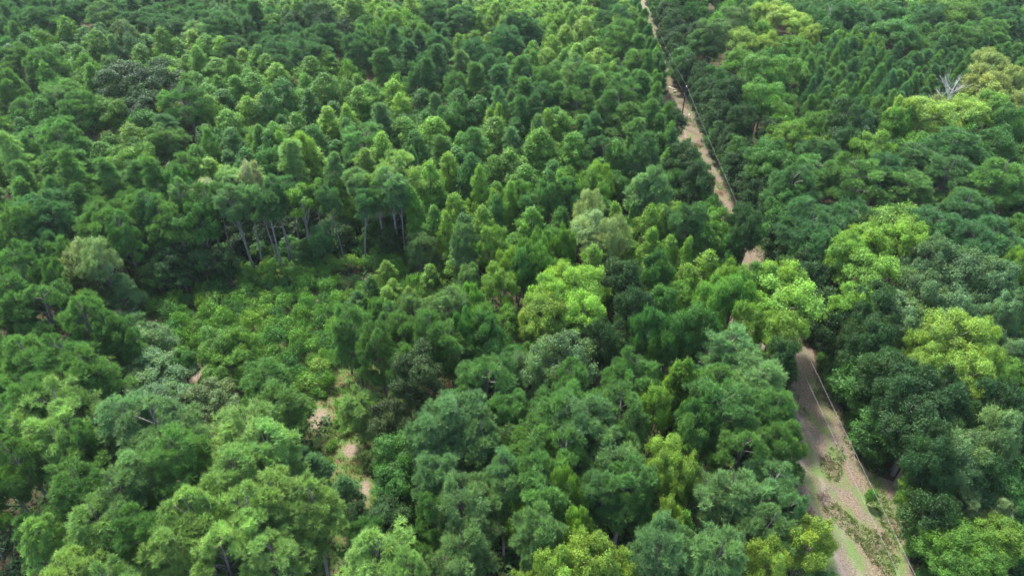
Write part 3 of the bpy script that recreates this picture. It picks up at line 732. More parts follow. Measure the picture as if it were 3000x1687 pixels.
0 0 -49.2 60.2 15.4 3.99|second nearest mid green rounded pine left of ~8
0 0 -53.7 61.6 15.9 3.82|third nearest mid green rounded pine left of ~8
0 1 26.9 62.5 14.7 4.31|only blue green broad pine above ~31
0 0 -58.9 62.5 15.3 3.86|sixth nearest mid green rounded pine left of ~7
0 0 -13.2 63.0 14.1 2.95|nearest mid green rounded pine above ~15
0 0 -65.3 63.9 11.5 3.04|mid green rounded pine farther out left of ~7
0 0 -31.0 64.5 9.0 4.34|only mid green broad pine right of ~10
0 0 -16.3 64.5 15.3 3.11|nearest mid green rounded pine left of ~15
0 0 -7.4 66.3 14.3 3.90|only mid green rounded pine right of ~15
0 0 -10.6 67.1 15.5 3.44|third nearest mid green rounded pine above ~15
0 0 -69.1 67.4 10.8 2.99|mid green rounded pine farther out left of ~7
0 0 -20.2 67.6 15.4 3.45|second nearest mid green rounded pine left of ~15
0 0 -60.6 67.8 10.4 3.40|third nearest mid green rounded pine left of ~7
0 0 -50.0 68.1 12.0 2.45|only mid green narrow pine left of ~8
0 0 -13.1 68.4 14.7 2.86|second nearest mid green rounded pine above ~15
0 0 -51.4 68.9 14.4 2.90|nearest mid green rounded pine left of ~8
0 1 -15.2 70.6 13.7 2.54|only blue green narrow pine above ~15
0 0 -71.6 70.6 11.9 2.70|mid green rounded pine farther out left of ~7
0 0 -55.3 70.9 15.7 3.69|nearest mid green rounded pine left of ~7
0 0 -22.7 71.8 10.0 3.14|third nearest mid green rounded pine left of ~15
0 1 -9.3 72.6 14.2 3.62|second nearest blue green rounded pine above ~15
0 0 -17.7 74.0 12.0 2.70|fourth nearest mid green rounded pine above ~15
0 0 -64.6 75.0 14.1 4.59|only mid green broad pine left of ~7
0 0 -58.9 75.1 11.7 3.34|second nearest mid green rounded pine left of ~7
0 0 -67.8 75.6 15.4 3.59|fifth nearest mid green rounded pine left of ~7
0 0 -72.3 77.4 12.0 3.16|mid green rounded pine farther out left of ~7
0 1 -13.9 77.4 9.6 2.70|nearest blue green rounded pine above ~15
0 0 -66.2 78.8 15.2 2.37|second nearest mid green narrow pine left of ~7
0 0 -69.9 81.4 16.0 3.37|fourth nearest mid green rounded pine left of ~7
0 1 -6.2 84.6 10.2 2.70|only blue green rounded pine right of ~29
0 0 -67.6 86.4 13.4 2.52|nearest mid green narrow pine left of ~7
0 1 -7.2 88.3 15.0 2.65|only blue green narrow pine right of ~29
0 2 71.6 88.6 15.5 6.00|third nearest dark green broad pine right of ~17
0 2 47.3 89.0 14.0 4.01|only dark green rounded pine above ~14
0 0 -59.8 90.6 15.7 2.75|nearest mid green rounded pine above ~7
0 2 -73.4 92.3 11.2 3.18|nearest dark green rounded pine left of ~7
0 2 66.1 93.4 15.8 6.00|nearest dark green broad pine right of ~17
0 2 48.2 93.8 14.0 5.35|second nearest dark green broad pine left of ~17
0 0 -63.8 93.8 15.2 3.42|second nearest mid green rounded pine above ~7
0 0 -78.4 94.6 15.0 3.89|mid green rounded pine farther out left of ~7
0 2 -86.8 94.7 11.2 3.95|third nearest dark green rounded pine left of ~7
2 1 -15.2 95.1 9.0 3.40|pale blue green pine with open crown showing light branches
0 2 27.9 95.1 15.7 4.20|only dark green rounded pine right of ~16
0 2 54.1 95.1 14.4 4.50|nearest dark green broad pine left of ~17
0 0 -56.1 95.1 15.3 4.20|third nearest mid green rounded pine above ~7
1 2 -57.5 95.4 16.0 2.80|only dark green bare-trunked tall pine above ~7
0 2 73.9 96.3 15.0 6.00|second nearest dark green broad pine right of ~17
0 0 -67.7 96.3 14.3 4.24|second nearest mid green broad pine above ~7
1 2 -38.9 96.6 17.0 2.90|second nearest dark green bare-trunked tall pine above ~6
1 1 -43.9 96.8 17.0 3.00|second nearest blue green bare-trunked tall pine above ~6
0 0 84.3 97.2 11.0 4.20|only mid green rounded pine above ~23
0 2 48.1 97.6 14.2 4.89|third nearest dark green broad pine left of ~17
0 0 -59.3 97.6 15.6 4.58|nearest mid green broad pine above ~7
0 2 -74.1 97.6 14.6 3.82|second nearest dark green rounded pine left of ~7
1 1 -42.9 98.0 16.5 2.60|nearest blue green bare-trunked tall pine above ~6
1 0 -49.5 98.2 17.0 3.00|only mid green bare-trunked tall pine left of ~6
1 0 -40.2 98.4 15.1 2.16|nearest mid green bare-trunked tall pine above ~6
0 2 -77.1 98.5 14.6 5.07|only dark green broad pine left of ~7
1 2 -37.4 98.6 15.0 2.20|nearest dark green bare-trunked tall pine above ~6
1 2 -38.3 99.0 17.0 2.60|third nearest dark green bare-trunked tall pine above ~6
1 2 -25.5 99.1 15.5 2.16|nearest dark green bare-trunked tall pine left of ~5
1 1 -52.6 99.6 16.4 2.01|second nearest blue green bare-trunked tall pine below ~3
1 1 -48.7 99.7 17.2 1.93|nearest blue green bare-trunked tall pine below ~3
1 2 -29.1 99.8 16.0 2.25|second nearest dark green bare-trunked tall pine left of ~5
0 0 -64.6 100.7 12.4 3.26|fourth nearest mid green rounded pine above ~7
1 0 -22.0 101.0 15.3 2.36|only mid green bare-trunked tall pine below ~5
1 2 -18.7 101.1 15.5 2.50|only dark green bare-trunked tall pine below ~5
1 1 -19.7 101.3 17.0 3.60|only blue green bare-trunked tall pine below ~5
0 2 57.2 101.8 12.0 4.18|only dark green rounded pine left of ~17
0 0 -89.4 102.0 11.7 3.99|mid green rounded pine farther out left of ~7
1 0 -33.3 102.9 14.9 2.02|second nearest mid green bare-trunked tall pine above ~6
1 2 -37.4 102.9 15.1 2.37|fourth nearest dark green bare-trunked tall pine above ~6
0 0 91.1 103.1 12.5 4.20|third nearest mid green rounded pine below ~18
0 0 65.1 103.1 10.0 4.20|only mid green rounded pine above ~17
0 0 77.5 103.6 12.5 4.20|only mid green rounded pine right of ~17
1 1 -25.0 104.1 16.5 3.00|only blue green bare-trunked tall pine left of ~5
0 1 24.7 104.9 16.6 3.42|second nearest blue green rounded pine right of ~16
0 0 -66.2 105.3 11.5 3.43|fifth nearest mid green rounded pine above ~7
0 1 21.6 105.4 14.2 4.05|nearest blue green rounded pine right of ~16
0 2 49.1 106.4 15.9 5.38|fourth nearest dark green broad pine left of ~17
0 0 -60.9 106.4 16.7 4.08|only mid green rounded pine left of ~3
0 3 -23.3 106.4 13.7 3.77|only pale green rounded pine below ~5
0 0 -85.1 106.7 12.3 3.49|mid green rounded pine farther out left of ~7
0 1 -48.7 106.9 12.8 4.09|only blue green rounded pine above ~6
0 0 83.5 107.9 16.1 6.00|only mid green broad pine below ~18
0 0 90.7 109.2 11.8 4.20|second nearest mid green rounded pine below ~18
0 0 68.4 109.4 12.9 5.67|nearest mid green broad pine above ~17
0 3 -19.9 109.9 16.4 5.63|broad pale grey green pine above the bare-trunk stand
0 0 60.1 109.9 16.1 6.00|second nearest mid green broad pine above ~17
0 3 -48.0 110.5 13.1 6.00|only pale green broad pine below ~3
0 0 -66.7 111.0 14.0 4.53|second nearest mid green broad pine below ~1
0 0 -76.7 111.0 16.6 4.05|third nearest mid green rounded pine below ~1
0 2 77.8 112.0 14.4 6.00|third nearest dark green broad pine below ~18
0 2 66.3 112.0 15.5 5.24|only dark green broad pine above ~17
0 0 -82.3 112.0 14.8 4.57|third nearest mid green broad pine below ~1
0 1 -32.2 112.0 15.9 3.26|only blue green rounded pine left of ~5
0 0 -71.8 112.0 14.1 3.75|nearest mid green rounded pine below ~1
0 0 97.2 112.4 13.1 4.20|only mid green rounded pine right of ~18
0 0 -58.3 112.6 14.8 4.42|only mid green broad pine below ~3
0 0 53.7 113.1 14.2 5.63|only mid green broad pine left of ~17
0 3 -27.2 113.1 15.1 3.78|only pale green rounded pine left of ~5
0 2 29.2 113.5 11.7 3.10|second nearest dark green rounded pine below ~0
0 2 33.8 114.0 13.3 2.63|second nearest dark green narrow pine below ~0
0 0 91.3 115.1 12.5 4.20|nearest mid green rounded pine below ~18
0 3 -41.1 116.4 15.9 4.53|only pale green broad pine right of ~3
0 2 24.4 117.6 16.7 3.72|nearest dark green rounded pine below ~0
0 3 -92.1 117.6 16.5 4.23|only pale green broad pine below ~27
0 0 -79.7 118.1 12.9 3.70|second nearest mid green rounded pine below ~1
0 2 75.7 119.9 13.4 6.00|second nearest dark green broad pine below ~18
0 2 82.7 121.7 16.2 6.00|nearest dark green broad pine below ~18
0 2 59.2 121.7 14.2 5.20|only dark green broad pine below ~20
0 2 17.6 123.5 13.8 4.91|only dark green broad pine above ~16
0 0 -13.8 124.2 13.2 4.23|nearest mid green broad pine right of ~5
0 0 -86.2 124.8 15.8 5.30|third nearest mid green broad pine left of ~1
0 0 -7.0 124.8 13.9 4.24|second nearest mid green broad pine right of ~5
0 2 32.7 126.2 13.6 2.65|nearest dark green narrow pine below ~0
0 0 23.3 126.7 15.5 4.65|only mid green broad pine left of ~0
0 0 -94.1 126.7 13.4 5.37|fourth nearest mid green broad pine left of ~1
0 0 -29.3 128.0 13.6 5.77|only mid green broad pine left of ~5
0 2 15.4 129.3 15.2 3.63|only dark green rounded pine above ~16
0 0 -69.7 130.7 12.6 6.00|nearest mid green broad pine below ~1
0 0 30.1 133.4 13.5 2.79|second nearest mid green rounded pine left of ~0
0 2 71.8 134.1 13.2 3.60|only dark green rounded pine below ~20
0 0 15.1 134.8 12.7 4.50|nearest mid green broad pine above ~16
0 2 -70.6 134.8 12.8 4.88|big spreading pine with a dark bare lower trunk, beside the largest cone sweetgum
0 0 10.6 136.2 13.3 4.54|second nearest mid green broad pine above ~16
0 1 -26.2 136.2 14.6 4.35|only blue green broad pine above ~5
0 0 28.2 136.2 15.3 4.16|second nearest mid green rounded pine left of ~28
0 0 31.9 136.3 14.3 2.94|nearest mid green rounded pine left of ~0
0 2 1.1 136.9 15.9 2.85|only dark green rounded pine below ~4
0 0 23.5 137.7 14.5 4.96|third nearest mid green broad pine left of ~28
0 2 4.4 138.4 15.3 4.21|third nearest dark green broad pine below ~4
0 2 31.7 139.4 12.0 2.31|only dark green narrow pine left of ~0
0 0 19.7 140.6 15.6 4.65|fifth nearest mid green broad pine left of ~28
0 0 -91.5 140.6 15.0 5.04|nearest mid green broad pine left of ~1
0 0 -105.2 143.7 13.4 5.13|third nearest mid green broad pine below ~27
0 1 -3.0 143.7 15.0 2.96|nearest blue green rounded pine left of ~4
0 0 -70.0 144.5 15.9 5.94|only mid green broad pine left of ~3
0 0 14.6 145.3 15.2 4.78|fourth nearest mid green broad pine below ~4
0 2 6.0 145.3 15.4 4.58|second nearest dark green broad pine below ~4
0 0 31.6 145.3 15.7 3.18|nearest mid green rounded pine left of ~28
0 0 2.6 146.1 15.9 4.00|second nearest mid green rounded pine below ~4
0 0 10.5 148.5 14.4 4.86|third nearest mid green broad pine below ~4
0 1 -100.5 148.5 14.4 5.06|only blue green broad pine left of ~1
0 0 -100.2 150.2 14.1 6.00|second nearest mid green broad pine left of ~1
0 0 23.9 151.9 15.5 4.95|fourth nearest mid green broad pine left of ~28
0 0 29.8 151.9 15.6 4.53|nearest mid green broad pine left of ~28
0 0 19.5 151.9 14.6 4.12|nearest mid green rounded pine below ~4
0 0 -114.9 155.4 16.6 4.20|only mid green rounded pine below ~27
0 0 32.4 155.8 14.2 2.34|only mid green narrow pine left of ~28
0 0 8.5 157.2 16.1 5.08|nearest mid green broad pine below ~4
0 0 17.6 157.2 15.5 5.08|second nearest mid green broad pine below ~4
0 0 -8.4 157.2 15.7 4.87|second nearest mid green broad pine left of ~4
0 2 -3.3 157.2 15.3 4.87|fifth nearest dark green broad pine left of ~4
0 0 -13.2 157.2 14.1 4.02|only mid green rounded pine above ~5
0 2 4.0 159.0 14.1 5.13|nearest dark green broad pine below ~4
0 2 -19.3 159.9 16.0 3.22|second nearest dark green rounded pine above ~5
0 2 -22.5 161.8 15.3 3.90|nearest dark green rounded pine above ~5
0 1 14.7 162.7 16.3 5.23|only blue green broad pine below ~4
0 0 1.9 162.7 16.1 4.79|nearest mid green broad pine left of ~4
0 0 33.2 163.7 16.5 2.84|second nearest mid green rounded pine above ~28
0 2 36.3 166.3 13.3 2.33|nearest dark green narrow pine above ~28
0 0 25.7 166.6 13.3 5.11|second nearest mid green broad pine right of ~4
0 0 30.8 168.6 16.1 5.15|second nearest mid green broad pine left of ~28
0 2 -5.1 168.6 14.5 5.15|fourth nearest dark green broad pine left of ~4
0 0 -115.0 169.6 16.1 5.86|second nearest mid green broad pine below ~27
0 0 -31.1 169.6 15.3 4.95|only mid green broad pine right of ~30
0 2 -18.9 169.6 16.0 4.50|nearest dark green broad pine above ~5
0 2 35.6 169.8 14.5 2.52|second nearest dark green narrow pine above ~28
0 1 -13.3 172.7 13.7 4.11|second nearest blue green rounded pine left of ~4
0 0 36.6 173.2 12.4 2.74|nearest mid green rounded pine above ~28
0 2 -53.6 173.8 16.5 5.97|third nearest dark green broad pine below ~30
0 0 -123.5 173.8 15.1 5.05|nearest mid green broad pine below ~27
0 1 -64.1 175.9 13.9 4.18|only blue green rounded pine below ~30
0 2 -9.6 178.1 15.4 5.39|sixth nearest dark green broad pine left of ~4
0 2 -49.0 178.1 14.9 5.62|fourth nearest dark green broad pine below ~30
0 2 -38.8 178.1 16.6 5.16|second nearest dark green broad pine right of ~30
0 2 -60.7 178.1 14.0 5.16|fifth nearest dark green broad pine below ~30
0 2 -25.8 181.5 13.8 4.76|second nearest dark green broad pine above ~5
0 0 33.9 182.6 14.8 4.31|only mid green broad pine above ~28
0 2 -55.7 184.9 15.2 5.80|nearest dark green broad pine below ~30
0 2 37.7 185.0 12.8 2.62|third nearest dark green narrow pine above ~28
0 2 -18.7 186.1 14.9 5.10|dark green broad pine farther out left of ~4
0 2 -60.5 187.3 14.0 5.86|second nearest dark green broad pine below ~30
0 2 -73.8 187.3 13.0 6.00|only dark green broad pine above ~3
0 0 30.2 188.5 16.7 5.65|nearest mid green broad pine right of ~4
0 2 -30.5 188.5 15.8 4.42|third nearest dark green broad pine right of ~30
0 0 37.7 189.0 12.6 2.92|third nearest mid green rounded pine above ~28
0 2 -50.1 191.0 16.5 5.96|nearest dark green broad pine right of ~30
0 0 -37.5 191.0 15.5 3.72|only mid green rounded pine right of ~30
0 2 -2.1 192.2 14.6 5.99|third nearest dark green broad pine left of ~4
0 1 55.2 192.2 15.9 5.88|second nearest blue green broad pine left of ~19
0 2 37.1 193.4 14.0 2.73|only dark green rounded pine above ~28
0 0 125.7 194.8 14.1 5.41|nearest mid green broad pine above ~18
0 2 -80.7 197.3 16.6 6.00|second nearest dark green broad pine left of ~30
0 0 132.6 197.3 15.1 6.00|second nearest mid green broad pine above ~18
0 0 37.1 200.4 13.8 2.99|fourth nearest mid green rounded pine above ~28
0 1 -91.2 202.0 12.7 6.00|only blue green broad pine right of ~2
0 2 4.2 202.7 13.8 6.00|nearest dark green broad pine left of ~4
0 2 0.4 204.1 15.6 5.25|second nearest dark green broad pine left of ~4
0 1 64.0 206.9 16.5 6.00|nearest blue green broad pine left of ~19
0 2 30.8 206.9 16.6 5.31|second nearest dark green broad pine right of ~4
0 2 -137.8 206.9 15.7 6.00|nearest dark green broad pine right of ~27
0 2 -101.0 206.9 12.9 6.00|second nearest dark green broad pine right of ~2
0 2 27.2 208.3 14.8 5.34|nearest dark green broad pine right of ~4
0 1 -119.8 209.7 15.9 5.91|only blue green broad pine left of ~2
0 2 -13.8 211.2 14.1 6.00|dark green broad pine farther out left of ~4
0 2 105.6 211.2 13.9 6.00|only dark green broad pine right of ~26
0 2 144.2 211.2 15.7 6.00|second nearest dark green broad pine above ~18
0 2 -136.3 211.2 14.3 5.94|second nearest dark green broad pine right of ~27
0 0 38.4 211.9 14.1 2.86|only mid green rounded pine right of ~4
0 2 -87.9 212.7 13.2 6.00|third nearest dark green broad pine left of ~30
0 2 -115.0 212.7 13.9 6.00|only dark green broad pine above ~2
0 2 -108.8 212.7 13.3 6.00|nearest dark green broad pine right of ~2
0 2 97.1 214.2 15.8 5.86|only dark green broad pine above ~26
0 2 -76.7 214.2 15.5 4.37|nearest dark green broad pine left of ~30
0 2 -23.1 215.7 15.8 6.00|dark green broad pine farther out left of ~4
0 2 -131.3 215.7 16.6 6.00|only dark green broad pine left of ~2
0 2 125.2 215.7 13.8 5.89|nearest dark green broad pine above ~18
8 11 42.7 35.5 2.5 1.19|second nearest dark low shrub below ~24
8 11 42.4 38.7 1.7 1.03|nearest dark low shrub below ~24
8 5 42.9 40.5 2.3 0.89|only deep green low shrub right of ~24
8 6 43.1 43.3 1.8 1.15|third nearest fresh green low shrub right of ~24
8 6 43.7 44.7 1.8 0.84|second nearest fresh green low shrub right of ~24
8 6 -21.0 48.0 1.8 0.79|second nearest fresh green low shrub left of ~12
8 6 -15.6 48.1 1.4 0.80|only fresh green low shrub below ~12
8 6 -21.4 48.9 1.5 0.87|nearest fresh green low shrub left of ~12
8 6 41.1 49.8 3.0 0.90|nearest fresh green low shrub right of ~24
8 7 -20.5 51.1 1.7 0.83|only light green low shrub left of ~12
8 5 33.4 52.4 3.0 1.16|only deep green low shrub left of ~24
8 6 -22.8 54.7 1.6 0.78|only fresh green low shrub below ~11
8 5 -16.6 55.0 1.8 0.88|only deep green low shrub left of ~12
8 11 43.8 56.0 2.0 0.92|second nearest dark low shrub below ~21
8 11 43.0 57.5 2.0 1.07|nearest dark low shrub below ~21
8 5 43.4 59.2 2.2 1.19|only deep green low shrub below ~21
8 5 43.8 61.3 2.0 1.00|second nearest deep green low shrub left of ~21
8 6 -28.2 61.7 1.8 0.82|nearest fresh green low shrub left of ~11
8 6 -21.2 61.8 1.7 0.87|only fresh green low shrub right of ~11
8 5 44.1 62.6 2.1 0.92|nearest deep green low shrub left of ~21
8 11 44.1 63.8 2.0 0.80|nearest dark low shrub left of ~21
8 11 43.9 65.8 2.3 1.12|second nearest dark low shrub left of ~21
8 6 43.7 67.9 2.7 1.50|nearest fresh green low shrub left of ~21
8 6 -32.4 68.2 1.9 0.82|second nearest fresh green low shrub left of ~11
8 6 -41.4 68.2 3.1 1.74|nearest fresh green low shrub right of ~9
8 6 -28.2 68.8 2.8 1.85|nearest fresh green low shrub above ~11
8 5 -30.8 68.9 3.4 1.58|third nearest deep green low shrub above ~11
8 6 -25.2 69.0 2.8 1.28|second nearest fresh green low shrub above ~11
8 6 -37.7 69.1 2.5 1.42|fourth nearest fresh green low shrub below ~10
8 5 -34.7 69.1 2.2 1.18|third nearest deep green low shrub below ~10
8 6 44.5 70.2 2.6 1.36|second nearest fresh green low shrub left of ~21
8 5 -32.5 70.2 3.0 1.66|fifth nearest deep green low shrub right of ~10
8 5 -26.1 70.3 2.2 1.44|nearest deep green low shrub above ~11
8 5 -29.0 70.8 2.1 1.15|second nearest deep green low shrub above ~11
8 6 -42.0 71.1 2.1 1.07|second nearest fresh green low shrub right of ~9
8 6 -37.5 71.3 1.8 1.08|third nearest fresh green low shrub below ~10
8 5 -30.4 71.6 1.9 1.24|fourth nearest deep green low shrub above ~11
8 5 -35.2 71.7 3.0 1.63|third nearest deep green low shrub right of ~10
8 7 -27.2 71.8 2.8 1.79|nearest light green low shrub above ~11
8 6 -41.4 72.4 2.0 1.17|second nearest fresh green low shrub below ~10
8 6 -40.0 72.4 2.0 1.23|nearest fresh green low shrub below ~10
8 5 -31.5 72.8 2.8 1.52|deep green low shrub farther out right of ~10
8 6 -33.6 72.8 2.3 1.14|fresh green low shrub farther out right of ~10
8 6 44.2 72.9 2.3 1.00|third nearest fresh green low shrub left of ~21
8 6 -36.9 73.0 2.9 1.85|second nearest fresh green low shrub right of ~10
8 6 -28.5 73.5 2.0 1.27|third nearest fresh green low shrub above ~11
8 6 -25.9 73.5 2.1 1.06|fourth nearest fresh green low shrub above ~11
8 5 -38.8 73.6 2.5 1.31|second nearest deep green low shrub below ~10
8 6 44.8 74.1 1.9 1.06|only fresh green low shrub below ~14
8 5 -41.0 74.2 2.5 1.29|nearest deep green low shrub below ~10
8 7 -27.1 74.5 2.5 1.08|second nearest light green low shrub above ~11
8 6 -48.5 74.5 3.2 1.91|second nearest fresh green low shrub below ~8
8 5 -25.0 74.7 2.9 1.44|fifth nearest deep green low shrub above ~11
8 6 -34.5 74.8 3.0 1.50|fifth nearest fresh green low shrub right of ~10
8 5 -30.9 74.9 3.5 1.64|deep green low shrub farther out right of ~10
8 5 -39.4 75.2 2.2 1.19|second nearest deep green low shrub right of ~10
8 6 -32.7 75.2 1.9 1.21|fresh green low shrub farther out right of ~10
8 6 -50.3 75.2 2.8 1.47|nearest fresh green low shrub below ~8
8 7 -41.7 75.5 2.9 1.35|only light green low shrub left of ~10
8 6 -28.9 75.9 2.9 1.61|fifth nearest fresh green low shrub above ~11
8 5 -26.8 76.1 3.7 1.70|sixth nearest deep green low shrub above ~11
8 11 45.0 76.3 2.7 1.13|third nearest dark low shrub below ~14
8 7 -36.8 76.3 2.8 1.67|second nearest light green low shrub right of ~10
8 6 -45.4 76.8 3.6 1.63|second nearest fresh green low shrub left of ~10
8 5 -23.6 76.8 1.6 1.01|nearest deep green low shrub left of ~15
8 6 -42.8 77.0 2.2 1.38|nearest fresh green low shrub left of ~10
8 7 -52.4 77.0 3.0 1.67|only light green low shrub below ~8
8 6 -47.2 77.0 2.4 1.43|only fresh green low shrub above ~9
8 6 -49.0 77.1 3.8 1.72|fourth nearest fresh green low shrub right of ~8
8 6 -31.5 77.3 3.6 1.71|fresh green low shrub farther out right of ~10
8 5 -34.7 77.3 4.3 1.93|fourth nearest deep green low shrub right of ~10
8 5 -40.1 77.5 2.6 1.25|nearest deep green low shrub right of ~10
8 6 -29.1 77.7 2.3 1.03|sixth nearest fresh green low shrub above ~11
8 6 -41.4 77.9 2.1 1.06|nearest fresh green low shrub above ~10
8 7 -38.4 78.1 2.1 1.15|nearest light green low shrub right of ~10
8 6 -36.9 78.1 2.7 1.37|third nearest fresh green low shrub right of ~10
8 6 -26.2 78.2 3.9 1.81|only fresh green low shrub left of ~15
8 5 -43.1 78.5 2.4 1.22|nearest deep green low shrub above ~10
8 5 43.8 78.9 2.7 1.31|second nearest deep green low shrub below ~14
8 6 -47.9 78.9 2.8 1.31|fresh green low shrub farther out right of ~8
8 5 -28.6 78.9 2.2 1.22|deep green low shrub farther out above ~11
8 6 -30.8 79.0 2.5 1.48|fresh green low shrub farther out right of ~10
8 6 -52.4 79.0 2.9 1.26|second nearest fresh green low shrub right of ~8
8 5 -50.4 79.1 3.9 1.69|nearest deep green low shrub right of ~8
8 6 -32.7 79.1 2.3 1.28|fresh green low shrub farther out right of ~10
8 6 -45.0 79.4 4.0 1.87|third nearest fresh green low shrub above ~10
8 6 -36.3 79.7 3.2 1.58|sixth nearest fresh green low shrub right of ~10
8 6 -40.3 79.7 2.1 1.14|nearest fresh green low shrub right of ~10
8 6 -41.8 79.9 2.7 1.52|second nearest fresh green low shrub above ~10
8 11 44.7 80.1 2.0 0.90|second nearest dark low shrub below ~14
8 7 -24.7 80.3 3.8 1.94|second nearest light green low shrub left of ~15
8 6 -53.4 80.6 2.0 1.01|nearest fresh green low shrub right of ~8
8 6 -48.1 80.6 2.5 1.44|fifth nearest fresh green low shrub left of ~10
8 6 -31.4 80.7 2.9 1.31|fresh green low shrub farther out right of ~10
8 6 -33.8 80.7 3.4 1.68|fresh green low shrub farther out right of ~10
8 7 -26.8 80.7 3.2 1.54|third nearest light green low shrub left of ~15
8 6 -37.5 80.9 2.4 1.05|fourth nearest fresh green low shrub right of ~10
8 5 -46.5 81.0 2.6 1.21|only deep green low shrub left of ~10
8 6 -50.2 81.0 3.8 1.71|fifth nearest fresh green low shrub right of ~8
8 7 -23.0 81.1 2.5 1.17|nearest light green low shrub left of ~15
8 5 -29.0 81.2 3.7 1.68|deep green low shrub farther out below ~6
8 6 -43.4 81.2 4.6 1.99|sixth nearest fresh green low shrub above ~10
8 7 -39.5 81.4 4.1 1.87|nearest light green low shrub above ~10
8 5 44.4 81.4 2.6 1.10|nearest deep green low shrub below ~14
8 5 -35.1 82.0 2.7 1.33|sixth nearest deep green low shrub right of ~10
8 6 -47.2 82.1 1.7 1.11|third nearest fresh green low shrub left of ~10
8 6 -51.5 82.1 1.8 1.10|third nearest fresh green low shrub right of ~8
8 7 -36.7 82.1 2.4 1.37|fourth nearest light green low shrub right of ~10
8 5 -25.7 82.5 3.4 1.63|second nearest deep green low shrub left of ~15
8 6 -41.8 82.5 2.3 1.21|fourth nearest fresh green low shrub above ~10
8 6 -32.1 82.5 4.0 1.83|fresh green low shrub farther out below ~6
8 5 -23.6 82.7 3.6 1.61|only deep green low shrub above ~15
8 11 44.9 82.8 2.2 1.08|nearest dark low shrub below ~14
8 6 -21.6 83.0 2.1 1.22|nearest fresh green low shrub above ~15
8 6 -48.1 83.1 2.2 1.09|fourth nearest fresh green low shrub left of ~10
8 6 -44.1 83.3 2.4 1.45|fifth nearest fresh green low shrub above ~10
8 6 -46.1 83.4 4.4 1.97|fresh green low shrub farther out above ~10
8 6 -29.4 83.5 3.7 1.65|fresh green low shrub farther out below ~6
8 5 -52.5 83.5 3.7 1.95|only deep green low shrub above ~8
8 5 -36.2 83.6 3.1 1.49|deep green low shrub farther out right of ~10
8 5 -50.2 83.7 1.9 1.07|second nearest deep green low shrub right of ~8
8 7 -38.4 84.0 2.9 1.66|third nearest light green low shrub right of ~10
8 6 -40.4 84.2 2.3 1.18|fresh green low shrub farther out above ~10
8 5 -33.5 84.2 2.1 1.24|deep green low shrub farther out below ~6
8 5 -42.3 84.5 2.5 1.33|third nearest deep green low shrub above ~10
8 5 -47.5 84.6 2.2 1.32|fourth nearest deep green low shrub above ~10
8 6 -28.1 84.7 2.6 1.43|fresh green low shrub farther out below ~6
8 5 -25.4 84.7 2.9 1.33|third nearest deep green low shrub left of ~15
8 6 -22.2 84.9 4.0 1.75|fresh green low shrub farther out below ~29
8 5 -43.8 84.9 2.5 1.13|second nearest deep green low shrub above ~10
8 6 -51.4 85.0 2.2 1.01|sixth nearest fresh green low shrub right of ~8
8 6 -31.7 85.2 4.1 1.81|fresh green low shrub farther out below ~6
8 6 -56.5 85.5 2.7 1.55|nearest fresh green low shrub above ~8
8 6 -20.3 85.6 2.4 1.31|second nearest fresh green low shrub above ~15
8 5 -29.5 85.7 2.8 1.49|deep green low shrub farther out below ~6
8 7 -53.3 85.8 2.9 1.56|nearest light green low shrub above ~8
8 6 -54.8 85.8 2.6 1.16|second nearest fresh green low shrub above ~8
8 6 -33.6 85.9 1.8 1.04|fresh green low shrub farther out below ~6
8 6 -38.6 86.0 3.0 1.58|fresh green low shrub farther out below ~6
8 7 -18.6 86.0 1.7 1.14|only light green low shrub above ~15
8 7 -41.0 86.2 2.3 1.39|third nearest light green low shrub above ~10
8 6 -24.7 86.2 2.7 1.23|third nearest fresh green low shrub above ~15
8 6 -35.7 86.4 3.1 1.85|fresh green low shrub farther out below ~6
8 5 -44.7 86.5 2.5 1.43|fifth nearest deep green low shrub above ~10
8 7 -49.0 86.8 3.0 1.49|fourth nearest light green low shrub above ~10
8 6 -27.3 86.8 3.4 1.79|fresh green low shrub farther out right of ~6
8 5 -16.9 87.1 2.8 1.85|deep green low shrub farther out below ~29
8 5 -51.6 87.1 2.8 1.34|third nearest deep green low shrub right of ~8
8 7 -59.2 87.1 3.6 1.63|only light green low shrub below ~7
8 6 -43.0 87.1 3.2 1.81|fresh green low shrub farther out above ~10
8 6 -20.8 87.3 3.6 1.60|fresh green low shrub farther out below ~29
8 6 -47.2 87.4 3.1 2.00|fresh green low shrub farther out above ~10
8 6 -23.8 87.5 2.8 1.25|fresh green low shrub farther out left of ~29
8 5 -29.7 87.5 2.9 1.46|fifth nearest deep green low shrub right of ~6
8 7 -39.0 87.6 3.0 1.37|fourth nearest light green low shrub below ~6
8 7 -53.4 87.7 3.3 1.69|second nearest light green low shrub above ~8
8 6 -55.1 87.8 2.3 1.26|third nearest fresh green low shrub above ~8
8 6 -57.0 87.9 1.9 1.21|nearest fresh green low shrub right of ~7
8 7 -45.0 87.9 2.3 1.02|second nearest light green low shrub above ~10
8 5 -40.9 87.9 2.3 1.32|deep green low shrub farther out below ~6
8 5 -50.4 87.9 1.8 1.20|fourth nearest deep green low shrub right of ~8
8 6 -35.1 88.2 2.1 1.07|fresh green low shrub farther out below ~6
8 6 -33.5 88.2 3.1 1.59|fresh green low shrub farther out below ~6
8 6 -28.3 88.5 2.4 1.04|fresh green low shrub farther out right of ~6
8 6 -14.6 88.6 3.1 1.80|fresh green low shrub farther out below ~29
8 11 44.8 88.8 1.7 1.04|second nearest dark low shrub right of ~14
8 6 -37.4 88.9 2.7 1.45|fresh green low shrub farther out below ~6
8 6 -38.8 89.0 1.7 1.09|fresh green low shrub farther out below ~6
8 5 -17.6 89.1 3.3 1.43|deep green low shrub farther out below ~29
